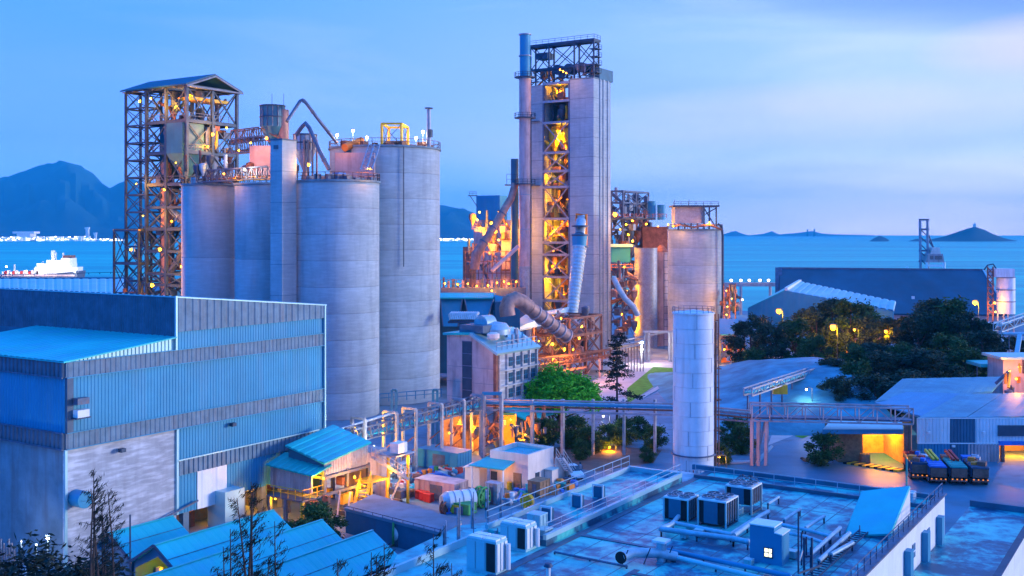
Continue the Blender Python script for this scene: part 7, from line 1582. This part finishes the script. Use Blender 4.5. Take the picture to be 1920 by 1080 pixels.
# stair house with lit window
p = G(1466, 1062, ZR); sh_ = thing('stair_house', 'small blue roof-top stair house with a lit four-pane window', 'stair house', p)
S_ = lambda a, b_, z: Vector(((p + UX * a + VX * b_).x, (p + UX * a + VX * b_).y, z)); l1 = along(p, VX, 1406)
MB().prism([S_(0, 0, ZR), S_(0, 0, ZR + 2.0), S_(0, l1 * .24, ZR + 2.1), S_(0, l1 * .24, ZR + 2.45), S_(0, l1, ZR + 2.45), S_(0, l1, ZR)], UX * 1.5).build('wall', 'blue_sheet', sh_)
MB().prism([S_(-.05, l1 * .22, ZR + 2.46), S_(-.05, l1 + .05, ZR + 2.46), S_(-.05, l1 + .05, ZR + 2.54), S_(-.05, l1 * .22, ZR + 2.54)], UX * 1.6).build('roof', 'white_paint', sh_)
MB().prism([S_(-.05, -.05, ZR + 2.03), S_(-.05, l1 * .23, ZR + 2.1), S_(-.05, l1 * .23, ZR + 2.18), S_(-.05, -.05, ZR + 2.1)], UX * 1.6).build('roof', 'white_paint', sh_)
f = MB().box(S_(-.05, l1 * .3, 0), .06, .5, ZR + .5, ZR + 1.05, UX, VX).build('window', 'window_lit', sh_)
MB().box(S_(-.08, l1 * .3 + .225, 0), .04, .05, ZR + .5, ZR + 1.05, UX, VX).build('glazing_bar', 'navy_sheet', f); MB().box(S_(-.085, l1 * .3, 0), .04, .5, ZR + .75, ZR + .8, UX, VX).build('glazing_bar', 'navy_sheet', f)
MB().box(S_(-.1, l1 * .3 - .06, 0), .08, .62, ZR + .43, ZR + .49, UX, VX).build('sill', 'steel', f)
for w_ in ((l1 * .3 - .05, .05), (l1 * .3 + .5, .05)): MB().box(S_(-.1, w_[0], 0), .09, w_[1], ZR + .45, ZR + 1.1, UX, VX).build('frame', 'steel_mid', sh_)
MB().box(S_(-.1, l1 * .3 - .05, 0), .09, .6, ZR + 1.05, ZR + 1.1, UX, VX).build('frame', 'steel_mid', sh_)
# wedge bulkhead
z1_, z2_ = ZR + .9, ZR + 3.7
e0 = K(0, -21.3, ZR); aa = along(e0, UX, 1707); ad = along(e0, UX, 1671)
a_ = K(aa, -21.3, 0); d_ = K(ad, -21.3, 0); b_ = a_ + VX * along(a_, VX, 1617); c_ = d_ + VX * along(d_, VX, 1583)
a_.z, b_.z, c_.z, d_.z = Zv(914, a_.y), Zv(924, b_.y), Zv(1008, c_.y), Zv(1004, d_.y)
wd_ = thing('wedge_roof', 'big blue wedge-shaped stair roof sloping towards the viewer, white side wall', 'roof', G(1640, 1000, ZR))
slab(wd_, [d_ , a_, b_, c_], .16, 'blue_roof', 'roof')
fl = lambda p: Vector((p.x, p.y, ZR))
MB().prism([fl(d_), d_ - EZ * .05, a_ - EZ * .05, fl(a_)], VX * .25).build('side_wall', 'white_paint', wd_)
MB().prism([fl(c_), c_ - EZ * .05, b_ - EZ * .05, fl(b_)], -VX * .2).build('side_wall', 'blue_sheet', wd_)
MB().prism([fl(c_), fl(d_), d_ - EZ * .08, c_ - EZ * .08], UX * .2).build('front_wall', 'navy_sheet', wd_); MB().prism([fl(b_), fl(a_), a_ - EZ * .08, b_ - EZ * .08], -UX * .1).build('rear_wall', 'navy_sheet', wd_)
member(wd_, 'conduit', G(1612, 985, z1_ + .7), G(1612, 1003, z1_ + .1), .06, 'steel')
crate('small white-topped box on the roof just right of the wedge ridge', 1712, 945, .9, 1.0, .8, 'tank_white', 'housing', 'cabinet', 2, z=ZR, door=False)
# duct snout at the bottom
p = G(1165, 1062, ZR); t_ = thing('air_intake', 'low curved air intake duct with dark mouth at the bottom of the roof', 'duct', p)
MB().tube([p + EZ * .6, p + UX * .9 - VX * .4 + EZ * .75, p + UX * 2.2 - VX * 1.6 + EZ * .6, p + UX * 3.0 - VX * 2.6 + EZ * .3], .33, 12).build('duct', 'galvanised', t_, smooth=True); MB().cyl(p + EZ * .6 - UX * .12, p + EZ * .6 - UX * .02, .4, n=16).build('mouth', 'black', t_)
for i in range(0, 7, 3): member(t_, 'strut', p + UX * (i * .4) - VX * i * .35, p + UX * (i * .4 + .2) - VX * (i * .35 + .4) + EZ * 1.1, .06, 'steel')
p = G(1240, 1052, ZR); t_ = thing('fan_stack', 'squat roof fan with white square cap beside the intake duct', 'fan', p); MB().cyl(p, p + EZ * 1.3, .35, n=14).build('body', 'galvanised', t_, smooth=True); MB().cbox(p + EZ * 1.38, .95, .95, .14).build('cap', 'white_paint', t_)
p = G(1028, 1095, ZR); t_ = thing('vent_pipe', 'short white vent pipe with round grey cap on the near roof', 'vent', p); MB().cyl(p, p + EZ * 1.1, .14, n=12).build('pipe', 'white_paint', t_, smooth=True); MB().cyl(p + EZ * 1.1, p + EZ * 1.3, .3, .2, n=14).build('cap', 'steel', t_, smooth=True)
t_ = thing('roof_stile', 'small railed step-over frame on the far ledge behind the chillers', 'steps', G(1400, 925, ZR)); stairs(t_, G(1386, 925, ZR), G(1398, 916, ZR + .9), .8, 'steel', 4); stairs(t_, G(1418, 928, ZR), G(1400, 916, ZR + .9), .8, 'steel', 4)
MB().rail([G(1382, 918, ZR + .9), G(1420, 920, ZR + .9)], 1.0, .8, .06).build('railing', 'steel_pale', t_)
t_ = thing('frame_ladder', 'tangle of small frames and a pale prop in front of the wedge roof', 'steelwork', G(1520, 1050, ZR))
for u, v, h in ((1497, 1075, 4.0), (1503, 1060, 2.2), (1520, 1072, 1.6), (1512, 1045, 1.4)): member(t_, 'post', G(u, v, ZR), G(u, v, ZR) + EZ * h, .09, 'steel')
member(t_, 'prop', G(1499, 1052, ZR + .4), G(1508, 1020, ZR + 1.4), .08, 'cream'); member(t_, 'beam', G(1497, 1075, ZR + 2), G(1540, 1060, ZR + 2), .09, 'steel')
ladder(t_, G(1515, 1078, ZR), G(1515, 1078, ZR) + EZ * 2.4, .5)
# masts and poles
def mast(label, u, v0, v1, z, r=.05, mat='steel_pale', kind='mast'):
    p = G(u, v0, z); d = p.y; t_ = thing('antenna_mast' if kind == 'mast' else 'pole', label, 'mast' if kind == 'mast' else 'pole', p, 'thin masts by the white cabinets' if kind == 'mast' else None)
    top = P(u, v1, d); member(t_, 'pole', p, top, r * 2, mat, kind='cyl')
    if kind == 'mast':
        for f in (.5, .62, .74): member(t_, 'antenna', p.lerp(top, f) - EX * .14, p.lerp(top, f) - EX * .14 + EZ * .9, .12, mat); member(t_, 'bracket', p.lerp(top, f) - EX * .16, p.lerp(top, f) + EX * .2, .05, mat)
    return t_
for u, v0, v1, lb in ((836, 1100, 976, 'leftmost thin mast with clustered antennas near the white cabinets'), (862, 1095, 934, 'second mast with clustered antennas left of the nearest white cabinet'), (888, 1060, 922, 'slim mast rising in front of the green crate'), (915, 1040, 906, 'tall slim mast in front of the canopy post'), (940, 1030, 915, 'tall slim dark mast beside the grey locker'), (933, 1100, 990, 'mast standing between the two white cabinets'), (974, 1080, 975, 'thin mast in front of the second white cabinet')): mast(lb, u, v0, v1, 5.0, .045)
mast('slim dark pole in front of the first two sheds', 244, 1150, 965, 2.0, .06, 'steel', 'pole')
mast('lamp pole rising behind the wedge roof with a turquoise middle', 1700, 935, 860, ZR, .07, 'teal', 'pole')
# bottom-left lit service road
sheet('service_road', [(-48, 62), (-30, 74), (-36, 92), (-60, 80)], .03, 'path')
wl2 = thing('yard_lamps', 'pair of harsh white yard lamps behind the dark bushes at the bottom left', 'lamp', G(60, 1020, 0))
for u, v, pw, r_ in ((90, 1008, 900, .25), (68, 1022, 250, .12), (40, 1015, 60, .08)):
    d = 90; member(wl2, 'mast', XY(u, d), P(u, v, d), .08, 'steel'); lamp(wl2, P(u, v, d), pw, 'white', r_)
t_ = thing('pipework', 'cluster of pale vertical pipes at the bottom left corner lit by a lamp', 'pipes', XY(12, 92))
for k in range(6): member(t_, 'pipe', XY(2 + k * 5, 92), P(2 + k * 5, 1010 + (k % 3) * 8, 92), .16, 'steel_mid', kind='cyl')
# ================================================================ NEAR VEGETATION on the slope
def spray(label, u, d, vtop, seed, n=3, spread=1.2, mat='leaf_black', base=None, dens=1.0):
    rnd = random.Random(seed); top = P(u, vtop, d); gz = base if base is not None else top.z - 6
    root = thing('wispy_tree', label, 'tree', Vector((top.x, d, gz))); st_ = MB(); lf = MB()
    for k in range(n):
        o = Vector((top.x + rnd.uniform(-.2, .2), d + rnd.uniform(-.2, .2), gz)); tp = Vector((top.x + .15 + rnd.uniform(-.6, 1) * spread * (k > 0), d + rnd.uniform(-.5, .5), top.z - rnd.uniform(0, 1.4) * (k > 0)))
        pts = [o.lerp(tp, f) + Vector((math.sin(f * 2.5 + k) * .18, 0, 0)) for f in (0, .25, .5, .75, 1)]; st_.tube(pts, [.07, .055, .04, .025, .01], 6)
        for j in range(26):
            f = .22 + .78 * j / 26; i = min(3, int(f * 4)); c = pts[i].lerp(pts[i + 1], f * 4 - i); a = rnd.uniform(-1.2, 1.2) + (0 if rnd.random() < .7 else math.pi); L_ = rnd.uniform(.35, 1.15) * (1.25 - f)
            e = c + Vector((math.cos(a) * L_, math.sin(a) * L_, L_ * rnd.uniform(.25, 1.0))); md_ = c.lerp(e, .55) + EZ * L_ * .08; st_.bar(c, md_, .011); st_.bar(md_, e, .008)
            for m in range(int(15 * dens)):
                g_ = rnd.uniform(.25, 1.1); p = c.lerp(e, g_) + Vector((rnd.gauss(0, .035), rnd.gauss(0, .035), rnd.gauss(0, .035))); w_ = (Vector((.55, rnd.gauss(0, .4), .8)) + Vector((rnd.gauss(0, .35), 0, rnd.gauss(0, .35)))).normalized() * rnd.uniform(.06, .14); h_ = w_.cross(Vector((rnd.gauss(0, 1), 1, 0))).normalized() * .010
                lf.add([p - w_, p + h_, p + w_, p - h_], [(0, 1, 2, 3)])
    st_.build('stems', 'bark', root); lf.build('needles', mat, root, kind='stuff')
for a in ((165, 31, 878, 1, 3, .5, 'tall wispy feathery shoot against the warehouse wall, leftmost'), (196, 33, 912, 2, 3, .5, 'second wispy shoot leaning right against the warehouse wall'), (452, 30, 905, 3, 3, 1.4, 'wispy spreading branches in front of the second shed roof'), (420, 28, 985, 4, 4, .9, 'low wispy branches left of the spreading ones'), (492, 31, 985, 5, 3, .6, 'wispy shoot in front of the third shed roof'), (616, 27, 1042, 6, 4, .6, 'dark shoot low at the bottom before the shed roofs'), (706, 29, 1010, 7, 3, .5, 'slim dark shoot in front of the rightmost shed roof'), (676, 28, 1040, 8, 3, .5, 'short dark shoot beside the slim one'), (792, 28, 1008, 9, 3, .5, 'dark shoot before the flat blue roof strip'), (830, 29, 1050, 10, 3, .4, 'low dark shoot under the masts')):
    spray(a[6], a[0], a[1], a[2], a[3], a[4], a[5])
nb = tree_proto('near_bush', 'leaf_black', 3.2, 2.6, 21, leaf=.12, n=11000, low=.1, nb=20, br=(.2, .42))
for k, (u, v, d, lb) in enumerate(((20, 1040, 34, 'dark leafy bush in the bottom left corner'), (95, 1032, 36, 'dark leafy bush below the harsh white lamps'), (175, 1012, 35, 'dark leafy bush at the foot of the wispy shoots'), (205, 1085, 33, 'dark leafy bush before the first shed'), (345, 1135, 32, 'low dark bush before the orange-lit shed'), (400, 1085, 34, 'dark bush before the second shed roof'), (640, 1090, 31, 'small dark bush at the bottom between the shed roofs'), (-40, 985, 38, 'dark overhanging foliage at the left edge'))):
    top = P(u, v, d); plant_tree(nb, 'bush', Vector((top.x, d, top.z - 4.3)), lb, 'bush', 1.0, k * 1.7, 'dark bushes on the near slope')
print('lights', NL[0], 'objects', len(bpy.data.objects), 'tris', sum(len(m.polygons) for m in bpy.data.meshes))
